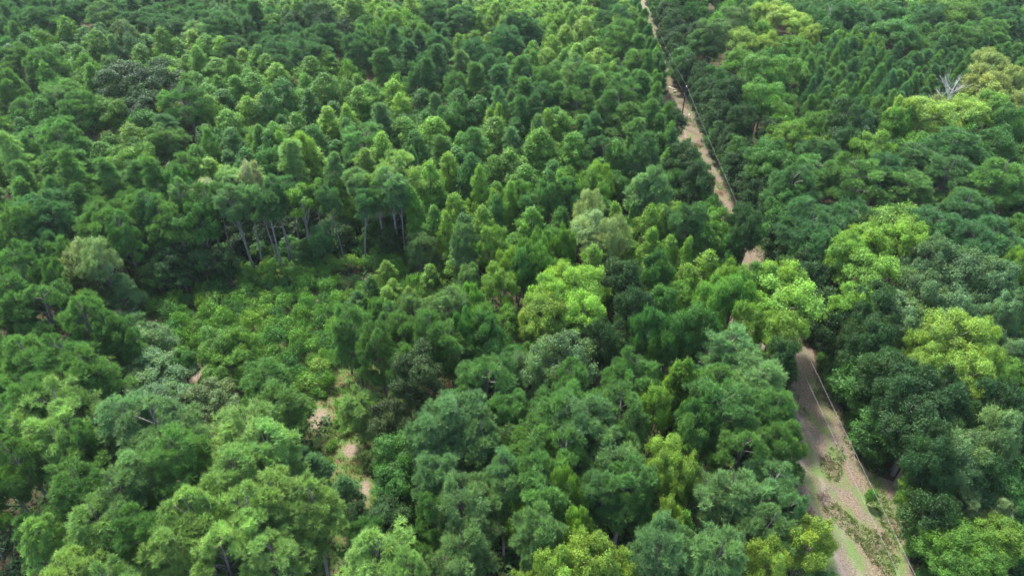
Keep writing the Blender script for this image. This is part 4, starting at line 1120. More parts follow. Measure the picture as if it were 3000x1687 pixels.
8 5 -58.6 89.2 2.8 1.32|nearest deep green low shrub right of ~7
8 7 -40.1 89.2 1.9 1.07|third nearest light green low shrub below ~6
8 5 -19.5 89.2 2.1 1.22|deep green low shrub farther out below ~29
8 6 -60.9 89.2 1.7 1.08|only fresh green low shrub below ~7
8 6 -42.8 89.3 3.2 1.83|fresh green low shrub farther out below ~6
8 6 -22.5 89.5 2.6 1.71|fresh green low shrub farther out left of ~29
8 6 -41.3 89.5 2.3 1.01|fresh green low shrub farther out below ~6
8 6 -26.3 89.7 1.7 1.01|fresh green low shrub farther out right of ~6
8 6 -49.7 89.7 3.3 1.82|fresh green low shrub farther out above ~10
8 6 -45.2 89.8 1.7 1.08|fresh green low shrub farther out above ~10
8 6 -29.7 89.8 3.7 1.81|fresh green low shrub farther out right of ~6
8 5 -35.9 89.9 2.1 1.28|deep green low shrub farther out below ~6
8 5 -47.4 89.9 3.8 1.98|sixth nearest deep green low shrub above ~10
8 6 -38.2 90.2 1.7 1.10|fresh green low shrub farther out below ~6
8 6 -20.7 90.2 1.7 1.05|fresh green low shrub farther out below ~29
8 6 -16.0 90.3 4.1 1.82|fresh green low shrub farther out below ~29
8 11 45.2 90.3 2.1 0.97|nearest dark low shrub right of ~14
8 6 -24.1 90.5 2.6 1.52|fresh green low shrub farther out left of ~29
8 5 -39.7 90.8 3.2 1.43|fifth nearest deep green low shrub below ~6
8 6 -33.5 90.9 4.0 1.79|fresh green low shrub farther out below ~6
8 6 -18.7 91.0 2.5 1.57|fresh green low shrub farther out below ~29
8 6 -51.1 91.3 1.7 1.14|fresh green low shrub farther out right of ~8
8 5 -37.6 91.3 2.3 1.15|sixth nearest deep green low shrub below ~6
8 7 -21.8 91.3 2.9 1.55|fourth nearest light green low shrub left of ~29
8 5 -31.0 91.4 2.6 1.46|third nearest deep green low shrub right of ~6
8 6 -13.0 91.6 1.7 1.01|fresh green low shrub farther out below ~29
8 5 -35.5 91.7 1.7 1.01|deep green low shrub farther out below ~6
8 6 -44.1 91.8 2.5 1.10|fresh green low shrub farther out below ~6
8 6 -28.9 92.1 2.8 1.55|fresh green low shrub farther out right of ~6
8 6 -15.0 92.2 3.4 1.91|fifth nearest fresh green low shrub below ~29
8 6 -41.8 92.2 2.3 1.08|sixth nearest fresh green low shrub below ~6
8 5 -25.9 92.4 2.4 1.49|fifth nearest deep green low shrub left of ~29
8 7 -54.3 92.4 2.1 1.54|only light green low shrub right of ~7
8 6 -39.7 92.4 3.0 1.40|third nearest fresh green low shrub below ~6
8 6 -58.2 92.5 2.9 1.64|second nearest fresh green low shrub right of ~7
8 7 -18.1 92.6 1.8 1.01|only light green low shrub below ~29
8 5 -43.1 92.8 2.0 1.02|deep green low shrub farther out below ~6
8 6 -33.7 92.9 2.0 1.14|fifth nearest fresh green low shrub right of ~6
8 5 -30.9 93.0 2.2 1.25|fourth nearest deep green low shrub right of ~6
8 6 -50.8 93.0 2.2 1.23|fresh green low shrub farther out above ~10
8 6 -48.1 93.1 3.2 1.56|fifth nearest fresh green low shrub left of ~6
8 5 -16.8 93.2 2.4 1.22|fifth nearest deep green low shrub below ~29
8 5 -37.7 93.3 1.8 1.03|fourth nearest deep green low shrub below ~6
8 6 -35.3 93.3 3.8 1.71|second nearest fresh green low shrub right of ~6
8 7 -22.0 93.4 1.9 1.20|third nearest light green low shrub left of ~29
8 5 -19.3 93.5 2.7 1.28|sixth nearest deep green low shrub below ~29
8 6 -12.0 93.6 3.0 1.61|sixth nearest fresh green low shrub below ~29
8 5 -59.4 93.8 1.9 1.20|second nearest deep green low shrub right of ~7
8 5 -15.4 94.0 1.8 1.08|fourth nearest deep green low shrub below ~29
8 6 -44.3 94.1 3.4 1.85|third nearest fresh green low shrub left of ~6
8 6 -21.0 94.2 1.7 1.02|sixth nearest fresh green low shrub left of ~29
8 6 -42.5 94.3 2.4 1.19|fifth nearest fresh green low shrub below ~6
8 11 45.0 94.3 3.5 1.44|nearest dark low shrub above ~14
8 6 -31.2 94.4 2.6 1.30|fresh green low shrub farther out right of ~6
8 7 -33.7 94.7 2.4 1.23|nearest light green low shrub right of ~6
8 6 -53.0 94.8 2.2 1.21|fresh green low shrub farther out right of ~7
8 6 -50.0 94.8 2.5 1.67|fresh green low shrub farther out left of ~6
8 6 -38.1 94.9 2.5 1.20|second nearest fresh green low shrub below ~6
8 6 -36.2 95.0 2.5 1.18|fourth nearest fresh green low shrub below ~6
8 6 -18.3 95.1 2.5 1.40|fourth nearest fresh green low shrub below ~29
8 6 -40.4 95.3 3.4 1.52|nearest fresh green low shrub below ~6
8 5 -14.9 95.4 1.9 1.24|third nearest deep green low shrub below ~29
8 6 -12.4 95.6 4.0 1.89|third nearest fresh green low shrub below ~29
8 6 -59.7 95.6 2.3 1.52|third nearest fresh green low shrub right of ~7
8 7 -21.1 95.6 2.7 1.21|second nearest light green low shrub left of ~29
8 6 -34.7 95.8 1.8 1.14|fourth nearest fresh green low shrub right of ~6
8 5 -57.8 96.4 2.6 1.60|third nearest deep green low shrub right of ~7
8 6 -32.2 96.5 1.8 1.37|sixth nearest fresh green low shrub right of ~6
8 6 44.7 96.5 2.0 0.96|nearest fresh green low shrub above ~14
8 5 -37.7 96.6 1.5 1.08|third nearest deep green low shrub below ~6
8 7 -30.1 96.6 2.8 1.51|third nearest light green low shrub right of ~6
8 6 -50.9 96.6 2.5 1.49|sixth nearest fresh green low shrub left of ~6
8 7 -46.9 96.7 2.3 1.34|nearest light green low shrub left of ~6
8 6 -19.5 96.7 3.0 1.60|third nearest fresh green low shrub left of ~29
8 7 -41.6 96.8 2.7 1.49|second nearest light green low shrub below ~6
8 5 -22.9 96.9 2.6 1.16|second nearest deep green low shrub left of ~29
8 6 -17.5 97.0 2.2 1.05|second nearest fresh green low shrub below ~29
8 5 -16.0 97.1 2.3 1.07|second nearest deep green low shrub below ~29
8 6 -55.5 97.2 3.1 1.69|sixth nearest fresh green low shrub right of ~7
8 6 -44.8 97.2 1.9 1.09|second nearest fresh green low shrub left of ~6
8 7 -27.9 97.3 3.2 1.96|fourth nearest light green low shrub right of ~6
8 7 -48.4 97.5 1.7 1.23|second nearest light green low shrub left of ~6
8 6 -25.9 97.6 2.5 1.33|fresh green low shrub farther out left of ~29
8 6 -35.0 97.6 2.0 1.12|third nearest fresh green low shrub right of ~6
8 5 -24.5 97.8 2.4 1.11|third nearest deep green low shrub left of ~29
8 6 -37.1 97.9 1.9 1.39|nearest fresh green low shrub right of ~6
8 5 -39.2 97.9 2.2 1.36|second nearest deep green low shrub below ~6
8 5 -33.2 98.0 2.3 1.34|second nearest deep green low shrub right of ~6
8 6 -58.7 98.1 2.1 1.40|fourth nearest fresh green low shrub right of ~7
8 6 -15.2 98.3 2.2 1.27|nearest fresh green low shrub below ~29
8 7 -31.3 98.4 2.6 1.41|second nearest light green low shrub right of ~6
8 11 44.8 98.6 2.8 1.34|second nearest dark low shrub above ~14
8 7 -52.0 98.7 2.0 1.51|third nearest light green low shrub left of ~6
8 6 -20.5 98.8 2.7 1.79|fourth nearest fresh green low shrub left of ~29
8 5 -47.0 98.8 1.9 1.35|only deep green low shrub left of ~6
8 6 -23.7 98.8 2.2 1.06|fresh green low shrub farther out left of ~29
8 5 -18.3 98.9 2.1 1.13|nearest deep green low shrub left of ~29
8 6 -22.3 98.9 2.3 1.17|fifth nearest fresh green low shrub left of ~29
8 7 -42.7 99.2 1.9 1.12|nearest light green low shrub below ~6
8 6 -56.7 99.3 2.7 1.57|fresh green low shrub farther out right of ~7
8 6 -19.2 100.3 2.2 1.36|second nearest fresh green low shrub left of ~29
8 6 -59.2 100.5 2.2 1.34|fifth nearest fresh green low shrub right of ~7
8 5 -14.5 100.5 2.4 1.42|nearest deep green low shrub below ~29
8 5 -40.9 100.8 1.6 1.14|nearest deep green low shrub below ~6
8 6 -56.2 101.0 2.3 1.23|fresh green low shrub farther out right of ~7
8 5 -26.9 101.3 2.7 1.51|fourth nearest deep green low shrub left of ~29
8 6 -17.5 101.5 1.8 1.30|nearest fresh green low shrub left of ~29
8 6 -50.0 101.6 2.2 1.44|fourth nearest fresh green low shrub left of ~6
8 5 -35.0 101.8 2.4 1.44|nearest deep green low shrub right of ~6
8 6 -42.4 102.0 2.4 1.65|nearest fresh green low shrub left of ~6
8 6 -58.2 102.3 2.2 1.25|fresh green low shrub farther out right of ~7
8 7 -21.4 102.5 1.8 1.03|nearest light green low shrub left of ~29
8 6 45.2 102.7 3.5 1.78|second nearest fresh green low shrub above ~14
8 11 44.8 108.4 3.8 1.57|third nearest dark low shrub above ~14
8 6 45.2 112.4 2.5 1.01|third nearest fresh green low shrub above ~14
8 11 44.9 117.5 2.8 1.44|fourth nearest dark low shrub above ~14
8 6 45.9 120.4 2.6 1.07|fourth nearest fresh green low shrub above ~14
8 11 46.1 125.5 2.8 1.43|only dark low shrub below ~0
8 6 45.1 128.9 2.8 1.16|second nearest fresh green low shrub below ~0
8 5 45.6 133.0 2.1 1.31|second nearest deep green low shrub below ~0
8 5 46.3 136.2 2.1 1.21|nearest deep green low shrub below ~0
8 6 45.7 145.1 2.7 1.37|nearest fresh green low shrub below ~0
8 11 45.3 149.0 3.0 1.46|second nearest dark low shrub right of ~0
8 6 46.6 152.4 2.5 1.39|second nearest fresh green low shrub right of ~0
8 6 46.5 157.7 2.9 1.48|nearest fresh green low shrub right of ~0
8 5 46.3 164.6 3.1 1.38|only deep green low shrub right of ~0
8 11 47.2 168.5 3.3 1.36|nearest dark low shrub right of ~0
8 11 47.5 180.2 2.7 1.41|only dark low shrub right of ~28
8 11 47.9 193.1 3.0 1.31|only dark low shrub above ~28
8 5 48.3 216.3 3.6 1.48|nearest deep green low shrub above ~28
8 5 49.5 229.4 3.7 1.51|second nearest deep green low shrub above ~28
4 6 16.4 40.4 11.9 1.70|only fresh green cone-shaped sweetgum right of ~22
4 7 19.4 61.3 11.9 1.70|only light green cone-shaped sweetgum left of ~31
4 6 20.7 61.6 12.8 1.99|nearest fresh green cone-shaped sweetgum left of ~31
4 6 18.0 66.0 11.7 1.80|second nearest fresh green cone-shaped sweetgum left of ~31
4 7 -17.3 79.5 5.0 2.70|only light green cone-shaped sweetgum above ~15
4 7 9.9 81.9 9.3 2.70|nearest light green cone-shaped sweetgum right of ~13
4 7 23.6 82.5 11.9 2.08|light green cone-shaped sweetgum farther out right of ~16
4 7 25.6 83.2 12.0 2.53|second nearest light green cone-shaped sweetgum left of ~14
4 7 -18.8 84.3 6.0 2.07|fourth nearest light green cone-shaped sweetgum below ~29
4 5 -23.9 84.9 5.0 1.75|second nearest deep green cone-shaped sweetgum left of ~29
4 7 28.9 85.3 12.2 2.68|nearest light green cone-shaped sweetgum left of ~14
4 7 -15.8 85.6 5.0 1.70|second nearest light green cone-shaped sweetgum below ~29
4 7 11.6 86.0 12.7 2.59|second nearest light green cone-shaped sweetgum right of ~13
4 5 -22.6 86.7 6.0 1.70|nearest deep green cone-shaped sweetgum left of ~29
4 7 -18.5 87.4 5.0 1.70|third nearest light green cone-shaped sweetgum below ~29
4 7 20.9 87.5 9.8 2.70|second nearest light green cone-shaped sweetgum below ~16
4 7 26.5 89.3 12.7 1.70|sixth nearest light green cone-shaped sweetgum right of ~16
4 7 24.6 89.7 11.7 2.08|fifth nearest light green cone-shaped sweetgum right of ~16
4 7 -13.4 90.3 6.0 2.05|nearest light green cone-shaped sweetgum below ~29
4 7 21.4 91.2 12.8 2.23|third nearest light green cone-shaped sweetgum right of ~16
4 7 -20.2 91.4 6.0 1.70|smallest neat cone-shaped sweetgum at the foot of the bare trunks
4 6 30.3 92.8 11.9 2.85|only fresh green cone-shaped sweetgum left of ~14
4 7 -8.7 93.1 9.0 2.70|second nearest light green cone-shaped sweetgum right of ~29
4 7 18.8 94.3 9.9 2.70|nearest light green cone-shaped sweetgum below ~16
4 6 0.5 94.8 8.9 2.70|only fresh green cone-shaped sweetgum left of ~13
4 7 24.2 96.5 12.3 2.31|fourth nearest light green cone-shaped sweetgum right of ~16
4 7 -10.6 96.5 12.7 2.07|nearest light green cone-shaped sweetgum right of ~29
4 7 21.5 97.0 13.3 2.44|second nearest light green cone-shaped sweetgum right of ~16
4 7 -4.5 98.2 12.3 2.71|third nearest light green cone-shaped sweetgum right of ~29
4 6 3.3 98.7 11.9 2.97|nearest fresh green cone-shaped sweetgum left of ~16
4 7 18.1 98.7 12.5 2.35|nearest light green cone-shaped sweetgum right of ~16
4 6 -12.7 99.1 11.9 2.73|only fresh green cone-shaped sweetgum above ~29
4 5 7.8 99.5 11.7 2.49|nearest deep green cone-shaped sweetgum left of ~16
4 5 19.8 100.0 11.8 1.70|only deep green cone-shaped sweetgum right of ~16
4 5 -7.7 101.2 9.1 2.70|nearest deep green cone-shaped sweetgum right of ~29
4 5 -3.0 101.3 12.7 2.40|second nearest deep green cone-shaped sweetgum right of ~29
4 6 -15.2 102.2 13.7 2.41|only fresh green cone-shaped sweetgum below ~5
4 10 -0.4 103.8 13.6 1.70|only bright green cone-shaped sweetgum left of ~16
4 10 -3.1 104.0 11.7 1.79|only bright green cone-shaped sweetgum right of ~29
4 10 -9.8 104.9 10.9 2.70|only bright green cone-shaped sweetgum above ~29
4 10 -5.7 108.8 13.9 2.03|third nearest bright green cone-shaped sweetgum right of ~5
4 6 -2.3 109.5 10.6 2.70|only fresh green cone-shaped sweetgum right of ~29
4 10 -30.8 109.9 10.7 2.49|second nearest bright green cone-shaped sweetgum left of ~5
4 6 -12.7 109.9 10.5 2.42|nearest fresh green cone-shaped sweetgum right of ~5
4 10 -15.2 110.9 13.9 3.37|nearest bright green cone-shaped sweetgum right of ~5
4 6 3.1 112.4 12.6 3.97|second nearest fresh green cone-shaped sweetgum left of ~16
4 5 -7.0 115.7 13.9 3.28|second nearest deep green cone-shaped sweetgum right of ~5
4 6 16.1 117.3 11.6 3.10|nearest fresh green cone-shaped sweetgum above ~16
4 5 7.6 117.3 11.6 3.32|second nearest deep green cone-shaped sweetgum left of ~16
4 10 -11.9 117.3 12.5 2.93|second nearest bright green cone-shaped sweetgum right of ~5
4 6 -0.4 119.0 12.6 4.20|third nearest fresh green cone-shaped sweetgum left of ~16
4 10 -57.0 119.6 11.0 3.47|only bright green cone-shaped sweetgum below ~3
4 6 -3.4 119.6 11.0 3.17|fourth nearest fresh green cone-shaped sweetgum right of ~5
4 5 -65.0 119.9 9.0 3.10|fourth nearest deep green cone-shaped sweetgum below ~3
4 6 20.2 120.2 13.6 3.18|second nearest fresh green cone-shaped sweetgum above ~16
4 10 -38.2 120.8 12.2 4.11|fourth nearest bright green cone-shaped sweetgum left of ~5
4 6 29.8 121.3 11.8 3.00|second nearest fresh green cone-shaped sweetgum below ~0
4 10 -27.7 121.3 10.5 2.60|nearest bright green cone-shaped sweetgum left of ~5
4 5 -10.0 121.9 11.8 4.02|nearest deep green cone-shaped sweetgum right of ~5
4 5 -51.6 123.4 10.7 3.10|third nearest deep green cone-shaped sweetgum below ~3
4 10 -25.4 124.3 13.7 3.67|nearest bright green cone-shaped sweetgum above ~5
4 6 -61.8 124.6 10.8 3.10|second nearest fresh green cone-shaped sweetgum below ~3
4 10 -44.9 125.3 13.4 2.32|third nearest bright green cone-shaped sweetgum right of ~3
4 5 -47.3 125.6 13.5 3.18|third nearest deep green cone-shaped sweetgum right of ~3
4 6 11.9 126.2 12.7 4.20|third nearest fresh green cone-shaped sweetgum above ~16
4 6 -80.7 126.2 10.6 3.19|only fresh green cone-shaped sweetgum below ~1
4 5 -56.4 126.9 8.6 3.10|second nearest deep green cone-shaped sweetgum below ~3
4 6 -41.0 127.1 11.5 3.10|sixth nearest fresh green cone-shaped sweetgum right of ~3
4 6 5.5 127.4 13.3 4.20|fourth nearest fresh green cone-shaped sweetgum above ~16
4 5 -19.6 128.7 12.0 3.14|nearest deep green cone-shaped sweetgum above ~5
4 5 29.1 128.7 12.0 3.14|second nearest deep green cone-shaped sweetgum below ~0
4 6 -61.3 129.4 12.2 2.60|nearest fresh green cone-shaped sweetgum below ~3
4 6 31.8 129.5 13.5 1.92|nearest fresh green cone-shaped sweetgum below ~0
4 5 -35.9 129.5 9.3 3.10|second nearest deep green cone-shaped sweetgum left of ~5
4 6 -11.1 130.7 10.9 2.75|second nearest fresh green cone-shaped sweetgum right of ~5
4 5 -76.8 130.8 9.5 3.10|only deep green cone-shaped sweetgum below ~1
4 5 -40.5 132.7 12.0 3.53|deep green cone-shaped sweetgum farther out right of ~3
4 5 -57.9 132.7 11.0 3.53|nearest deep green cone-shaped sweetgum below ~3
4 5 31.9 132.7 11.3 3.00|nearest deep green cone-shaped sweetgum below ~0
4 6 -52.0 132.7 11.6 2.65|nearest fresh green cone-shaped sweetgum right of ~3
4 6 -3.2 134.0 12.4 4.20|fifth nearest fresh green cone-shaped sweetgum right of ~5
4 6 -48.7 134.0 11.7 3.56|second nearest fresh green cone-shaped sweetgum right of ~3
4 5 1.7 134.7 12.0 3.25|third nearest deep green cone-shaped sweetgum left of ~16
4 10 6.6 134.7 13.9 2.60|second nearest bright green cone-shaped sweetgum below ~4
4 5 -100.8 134.9 12.2 3.10|fifth nearest deep green cone-shaped sweetgum below ~27
4 5 -95.9 135.4 11.5 3.10|second nearest deep green cone-shaped sweetgum left of ~1
4 6 9.8 135.4 13.4 3.91|fifth nearest fresh green cone-shaped sweetgum above ~16
4 6 -22.8 135.4 11.9 4.20|nearest fresh green cone-shaped sweetgum above ~5
4 10 -78.9 135.4 10.7 3.36|only bright green cone-shaped sweetgum below ~1
4 6 -8.6 135.8 8.4 3.10|third nearest fresh green cone-shaped sweetgum right of ~5
4 10 -17.4 136.1 11.5 3.49|second nearest bright green cone-shaped sweetgum above ~5
4 10 -15.5 136.1 11.9 3.27|third nearest bright green cone-shaped sweetgum above ~5
4 5 -27.0 136.1 12.2 3.06|second nearest deep green cone-shaped sweetgum above ~5
4 5 -33.5 136.1 11.2 3.10|nearest deep green cone-shaped sweetgum left of ~5
4 6 3.6 136.8 12.5 2.85|sixth nearest fresh green cone-shaped sweetgum below ~4
4 6 -45.8 137.5 11.6 4.20|fourth nearest fresh green cone-shaped sweetgum right of ~3
4 10 -3.5 137.5 10.8 2.20|fifth nearest bright green cone-shaped sweetgum right of ~5
4 10 -38.9 139.0 12.9 3.89|third nearest bright green cone-shaped sweetgum left of ~5
4 5 -98.8 140.4 13.9 3.00|nearest deep green cone-shaped sweetgum left of ~1
4 6 -61.0 141.9 11.1 4.20|largest bright cone-shaped sweetgum, standing before the band of smaller sweetgums
4 10 -2.8 141.9 12.6 2.25|third nearest bright green cone-shaped sweetgum below ~4
4 5 -29.5 141.9 9.4 3.10|third nearest deep green cone-shaped sweetgum above ~5
4 5 -50.3 142.1 10.0 3.10|fourth nearest deep green cone-shaped sweetgum right of ~3
4 10 -35.0 142.6 11.8 2.72|fifth nearest bright green cone-shaped sweetgum above ~5
4 5 -18.6 142.9 10.4 3.10|fifth nearest deep green cone-shaped sweetgum above ~5
4 10 -5.1 143.4 10.6 2.50|fourth nearest bright green cone-shaped sweetgum right of ~5
4 5 -11.8 147.3 13.4 4.20|deep green cone-shaped sweetgum farther out above ~5
4 5 -44.2 147.3 13.1 3.83|sixth nearest deep green cone-shaped sweetgum right of ~3
4 5 -53.5 147.3 13.4 3.59|second nearest deep green cone-shaped sweetgum right of ~3
4 5 -39.0 147.3 10.9 3.83|third nearest deep green cone-shaped sweetgum left of ~5
4 5 -28.8 147.3 9.6 3.10|fourth nearest deep green cone-shaped sweetgum above ~5
4 5 -7.2 148.1 11.8 3.50|third nearest deep green cone-shaped sweetgum right of ~5
4 10 -58.4 148.1 11.5 3.61|nearest bright green cone-shaped sweetgum right of ~3
4 10 -76.7 148.1 12.6 3.12|second nearest bright green cone-shaped sweetgum right of ~1
4 10 -67.1 148.1 11.8 2.88|only bright green cone-shaped sweetgum left of ~3
4 5 -13.8 149.7 11.7 2.35|deep green cone-shaped sweetgum farther out above ~5
4 6 -34.5 150.5 12.6 4.20|second nearest fresh green cone-shaped sweetgum above ~5
4 10 -25.3 150.5 11.3 2.83|fourth nearest bright green cone-shaped sweetgum above ~5
4 10 -56.1 152.2 11.0 3.44|second nearest bright green cone-shaped sweetgum right of ~3
4 6 -48.2 153.0 11.2 3.95|fifth nearest fresh green cone-shaped sweetgum right of ~3
4 5 -60.9 153.8 8.2 3.10|nearest deep green cone-shaped sweetgum right of ~3
4 5 -52.1 153.8 13.9 4.20|fifth nearest deep green cone-shaped sweetgum right of ~3
4 10 -27.4 154.7 12.6 4.20|sixth nearest bright green cone-shaped sweetgum above ~5
4 6 -32.8 154.7 12.1 3.62|third nearest fresh green cone-shaped sweetgum above ~5
4 5 -66.8 154.7 10.6 3.98|only deep green cone-shaped sweetgum above ~3
4 6 -35.5 154.7 10.6 3.14|fourth nearest fresh green cone-shaped sweetgum above ~5
4 6 -75.2 155.5 13.7 3.50|second nearest fresh green cone-shaped sweetgum right of ~1
4 5 -20.8 155.5 10.7 3.63|sixth nearest deep green cone-shaped sweetgum above ~5
4 6 -43.3 156.4 13.6 4.20|sixth nearest fresh green cone-shaped sweetgum below ~30
4 6 -122.1 156.9 11.9 3.10|fourth nearest fresh green cone-shaped sweetgum below ~27
4 6 -71.6 157.3 10.9 3.78|nearest fresh green cone-shaped sweetgum above ~3
4 6 -64.9 159.1 12.2 3.82|second nearest fresh green cone-shaped sweetgum above ~3
4 6 -48.5 159.1 12.7 3.56|fifth nearest fresh green cone-shaped sweetgum below ~30
4 6 -38.5 159.1 11.2 3.21|fifth nearest fresh green cone-shaped sweetgum above ~5
4 6 33.1 159.9 13.3 2.25|only fresh green cone-shaped sweetgum left of ~28
4 6 -60.5 160.0 12.4 4.20|fourth nearest fresh green cone-shaped sweetgum above ~3
4 10 -79.3 160.4 12.7 2.82|third nearest bright green cone-shaped sweetgum right of ~1
4 6 -53.9 160.5 10.1 3.22|third nearest fresh green cone-shaped sweetgum right of ~3
4 6 -100.8 163.2 13.6 3.37|fourth nearest fresh green cone-shaped sweetgum left of ~1
4 6 -70.8 163.5 11.1 3.10|third nearest fresh green cone-shaped sweetgum above ~3
4 6 -111.6 164.6 13.9 3.14|third nearest fresh green cone-shaped sweetgum below ~27
4 10 24.2 165.5 13.3 2.55|third nearest bright green cone-shaped sweetgum right of ~4
4 6 -64.4 166.1 11.7 3.10|fifth nearest fresh green cone-shaped sweetgum above ~3
4 10 -56.7 166.5 12.9 4.20|only bright green cone-shaped sweetgum below ~30
4 6 -77.2 166.5 10.7 3.96|sixth nearest fresh green cone-shaped sweetgum above ~3
4 6 -97.3 167.0 9.8 3.10|second nearest fresh green cone-shaped sweetgum left of ~1
4 6 -38.0 167.2 9.6 3.41|fresh green cone-shaped sweetgum farther out below ~30
4 6 19.6 167.6 10.0 3.10|fifth nearest fresh green cone-shaped sweetgum below ~4
4 10 -83.5 167.9 11.0 3.45|nearest bright green cone-shaped sweetgum right of ~1
4 6 -49.5 168.4 13.8 4.20|nearest fresh green cone-shaped sweetgum below ~30
4 6 -110.5 168.4 11.3 2.93|fifth nearest fresh green cone-shaped sweetgum left of ~1
4 6 -69.5 169.4 13.5 2.94|fresh green cone-shaped sweetgum farther out above ~3
4 6 14.5 169.5 11.9 3.10|third nearest fresh green cone-shaped sweetgum below ~4
4 6 -61.0 171.4 13.3 4.05|third nearest fresh green cone-shaped sweetgum below ~30
4 6 -66.7 171.9 10.5 3.25|fresh green cone-shaped sweetgum farther out above ~3
4 8 19.5 172.4 13.2 2.89|only yellow green cone-shaped sweetgum below ~4
4 6 -98.7 172.6 10.3 3.10|nearest fresh green cone-shaped sweetgum left of ~1
4 6 10.0 173.3 8.9 3.10|fourth nearest fresh green cone-shaped sweetgum below ~4
4 6 -45.7 173.4 12.9 4.20|second nearest fresh green cone-shaped sweetgum below ~30
4 6 -104.3 173.7 8.5 3.10|third nearest fresh green cone-shaped sweetgum left of ~1
4 6 -87.3 173.8 9.0 3.10|nearest fresh green cone-shaped sweetgum right of ~1
4 6 -75.2 174.5 11.2 4.20|fresh green cone-shaped sweetgum farther out above ~3
4 6 -64.5 175.5 13.3 4.20|fourth nearest fresh green cone-shaped sweetgum below ~30
4 6 25.0 176.0 11.8 3.10|second nearest fresh green cone-shaped sweetgum right of ~4
4 6 -79.3 176.6 13.8 4.15|fresh green cone-shaped sweetgum farther out above ~3
4 6 37.2 177.6 13.2 2.43|nearest fresh green cone-shaped sweetgum above ~28
4 6 10.8 178.0 9.6 3.10|second nearest fresh green cone-shaped sweetgum below ~4
4 5 -128.4 179.6 11.2 3.10|third nearest deep green cone-shaped sweetgum below ~27
4 6 5.9 179.8 11.8 2.45|third nearest fresh green cone-shaped sweetgum left of ~4
4 6 -84.7 180.3 10.3 3.29|fourth nearest fresh green cone-shaped sweetgum right of ~1
4 10 17.5 180.9 13.2 4.10|nearest bright green cone-shaped sweetgum below ~4
4 6 -113.3 180.9 12.8 4.20|third nearest fresh green cone-shaped sweetgum left of ~2
4 6 -0.9 181.4 10.4 3.10|fresh green cone-shaped sweetgum farther out left of ~4
4 6 38.3 181.7 12.8 2.00|second nearest fresh green cone-shaped sweetgum above ~28
4 8 22.1 182.0 11.5 4.20|yellow sweetgum at the rim of the yellow group, before dark pines
4 10 -70.8 182.5 11.1 4.20|nearest bright green cone-shaped sweetgum above ~3
4 5 -139.7 183.7 11.4 3.21|fourth nearest deep green cone-shaped sweetgum below ~27
4 6 3.7 184.0 10.6 3.10|fourth nearest fresh green cone-shaped sweetgum left of ~4
4 10 9.1 184.2 10.8 3.89|third nearest bright green cone-shaped sweetgum left of ~4
4 6 -86.2 185.2 9.8 3.25|fifth nearest fresh green cone-shaped sweetgum right of ~1
4 10 -77.6 185.4 13.2 3.74|second nearest bright green cone-shaped sweetgum above ~3
4 6 14.5 185.7 10.3 3.10|nearest fresh green cone-shaped sweetgum below ~4
4 6 -99.5 185.9 11.4 4.20|only fresh green cone-shaped sweetgum above ~1
4 5 -129.2 186.5 13.9 4.20|nearest deep green cone-shaped sweetgum below ~27
4 6 -121.8 187.6 10.6 3.50|second nearest fresh green cone-shaped sweetgum below ~27
4 6 -113.0 188.9 13.8 4.20|nearest fresh green cone-shaped sweetgum left of ~2
4 5 -135.5 189.1 10.5 3.84|second nearest deep green cone-shaped sweetgum below ~27
4 6 -82.7 190.0 12.5 4.20|fresh green cone-shaped sweetgum farther out above ~3
4 6 -131.0 192.1 11.3 3.10|nearest fresh green cone-shaped sweetgum below ~27
4 6 -96.2 192.4 13.7 3.86|second nearest fresh green cone-shaped sweetgum right of ~2
4 6 -92.6 192.4 10.9 4.20|third nearest fresh green cone-shaped sweetgum right of ~1
4 10 10.9 192.4 11.7 3.17|second nearest bright green cone-shaped sweetgum left of ~4
4 6 21.5 193.5 10.9 3.78|nearest fresh green cone-shaped sweetgum right of ~4
4 10 -87.2 194.3 12.4 4.20|fourth nearest bright green cone-shaped sweetgum right of ~1
4 6 -117.6 194.3 10.7 3.10|second nearest fresh green cone-shaped sweetgum left of ~2
4 6 6.2 195.5 9.3 3.10|second nearest fresh green cone-shaped sweetgum left of ~4
4 5 -124.9 195.7 8.9 3.42|third nearest deep green cone-shaped sweetgum left of ~2
4 10 12.9 196.2 12.2 3.22|nearest bright green cone-shaped sweetgum left of ~4
4 6 -102.7 197.4 10.6 4.20|nearest fresh green cone-shaped sweetgum right of ~2
4 7 -15.0 198.5 10.4 3.10|light green cone-shaped sweetgum farther out left of ~4
4 8 14.8 198.7 12.7 4.20|yellowest pointed sweetgum, tallest of the yellow group near the dirt track
4 7 -6.5 200.0 10.4 3.10|third nearest light green cone-shaped sweetgum left of ~4
4 5 -121.9 201.3 11.3 4.20|second nearest deep green cone-shaped sweetgum left of ~2
4 8 20.3 202.0 13.9 4.20|nearest yellow green cone-shaped sweetgum right of ~4
4 5 -117.7 202.0 12.1 4.20|nearest deep green cone-shaped sweetgum left of ~2
4 6 -127.4 202.6 13.7 4.20|only fresh green cone-shaped sweetgum right of ~27
4 10 30.1 205.3 13.5 3.95|second nearest bright green cone-shaped sweetgum right of ~4
4 6 11.5 206.2 11.1 3.42|nearest fresh green cone-shaped sweetgum left of ~4
4 10 26.8 206.7 11.8 2.75|nearest bright green cone-shaped sweetgum right of ~4
4 6 38.4 207.3 12.3 2.40|third nearest fresh green cone-shaped sweetgum above ~28
4 6 -130.1 207.5 11.2 3.10|fourth nearest fresh green cone-shaped sweetgum left of ~2
4 7 17.3 208.0 14.0 2.46|second nearest light green cone-shaped sweetgum above ~4
4 7 -9.3 208.0 13.1 2.46|fifth nearest light green cone-shaped sweetgum left of ~4
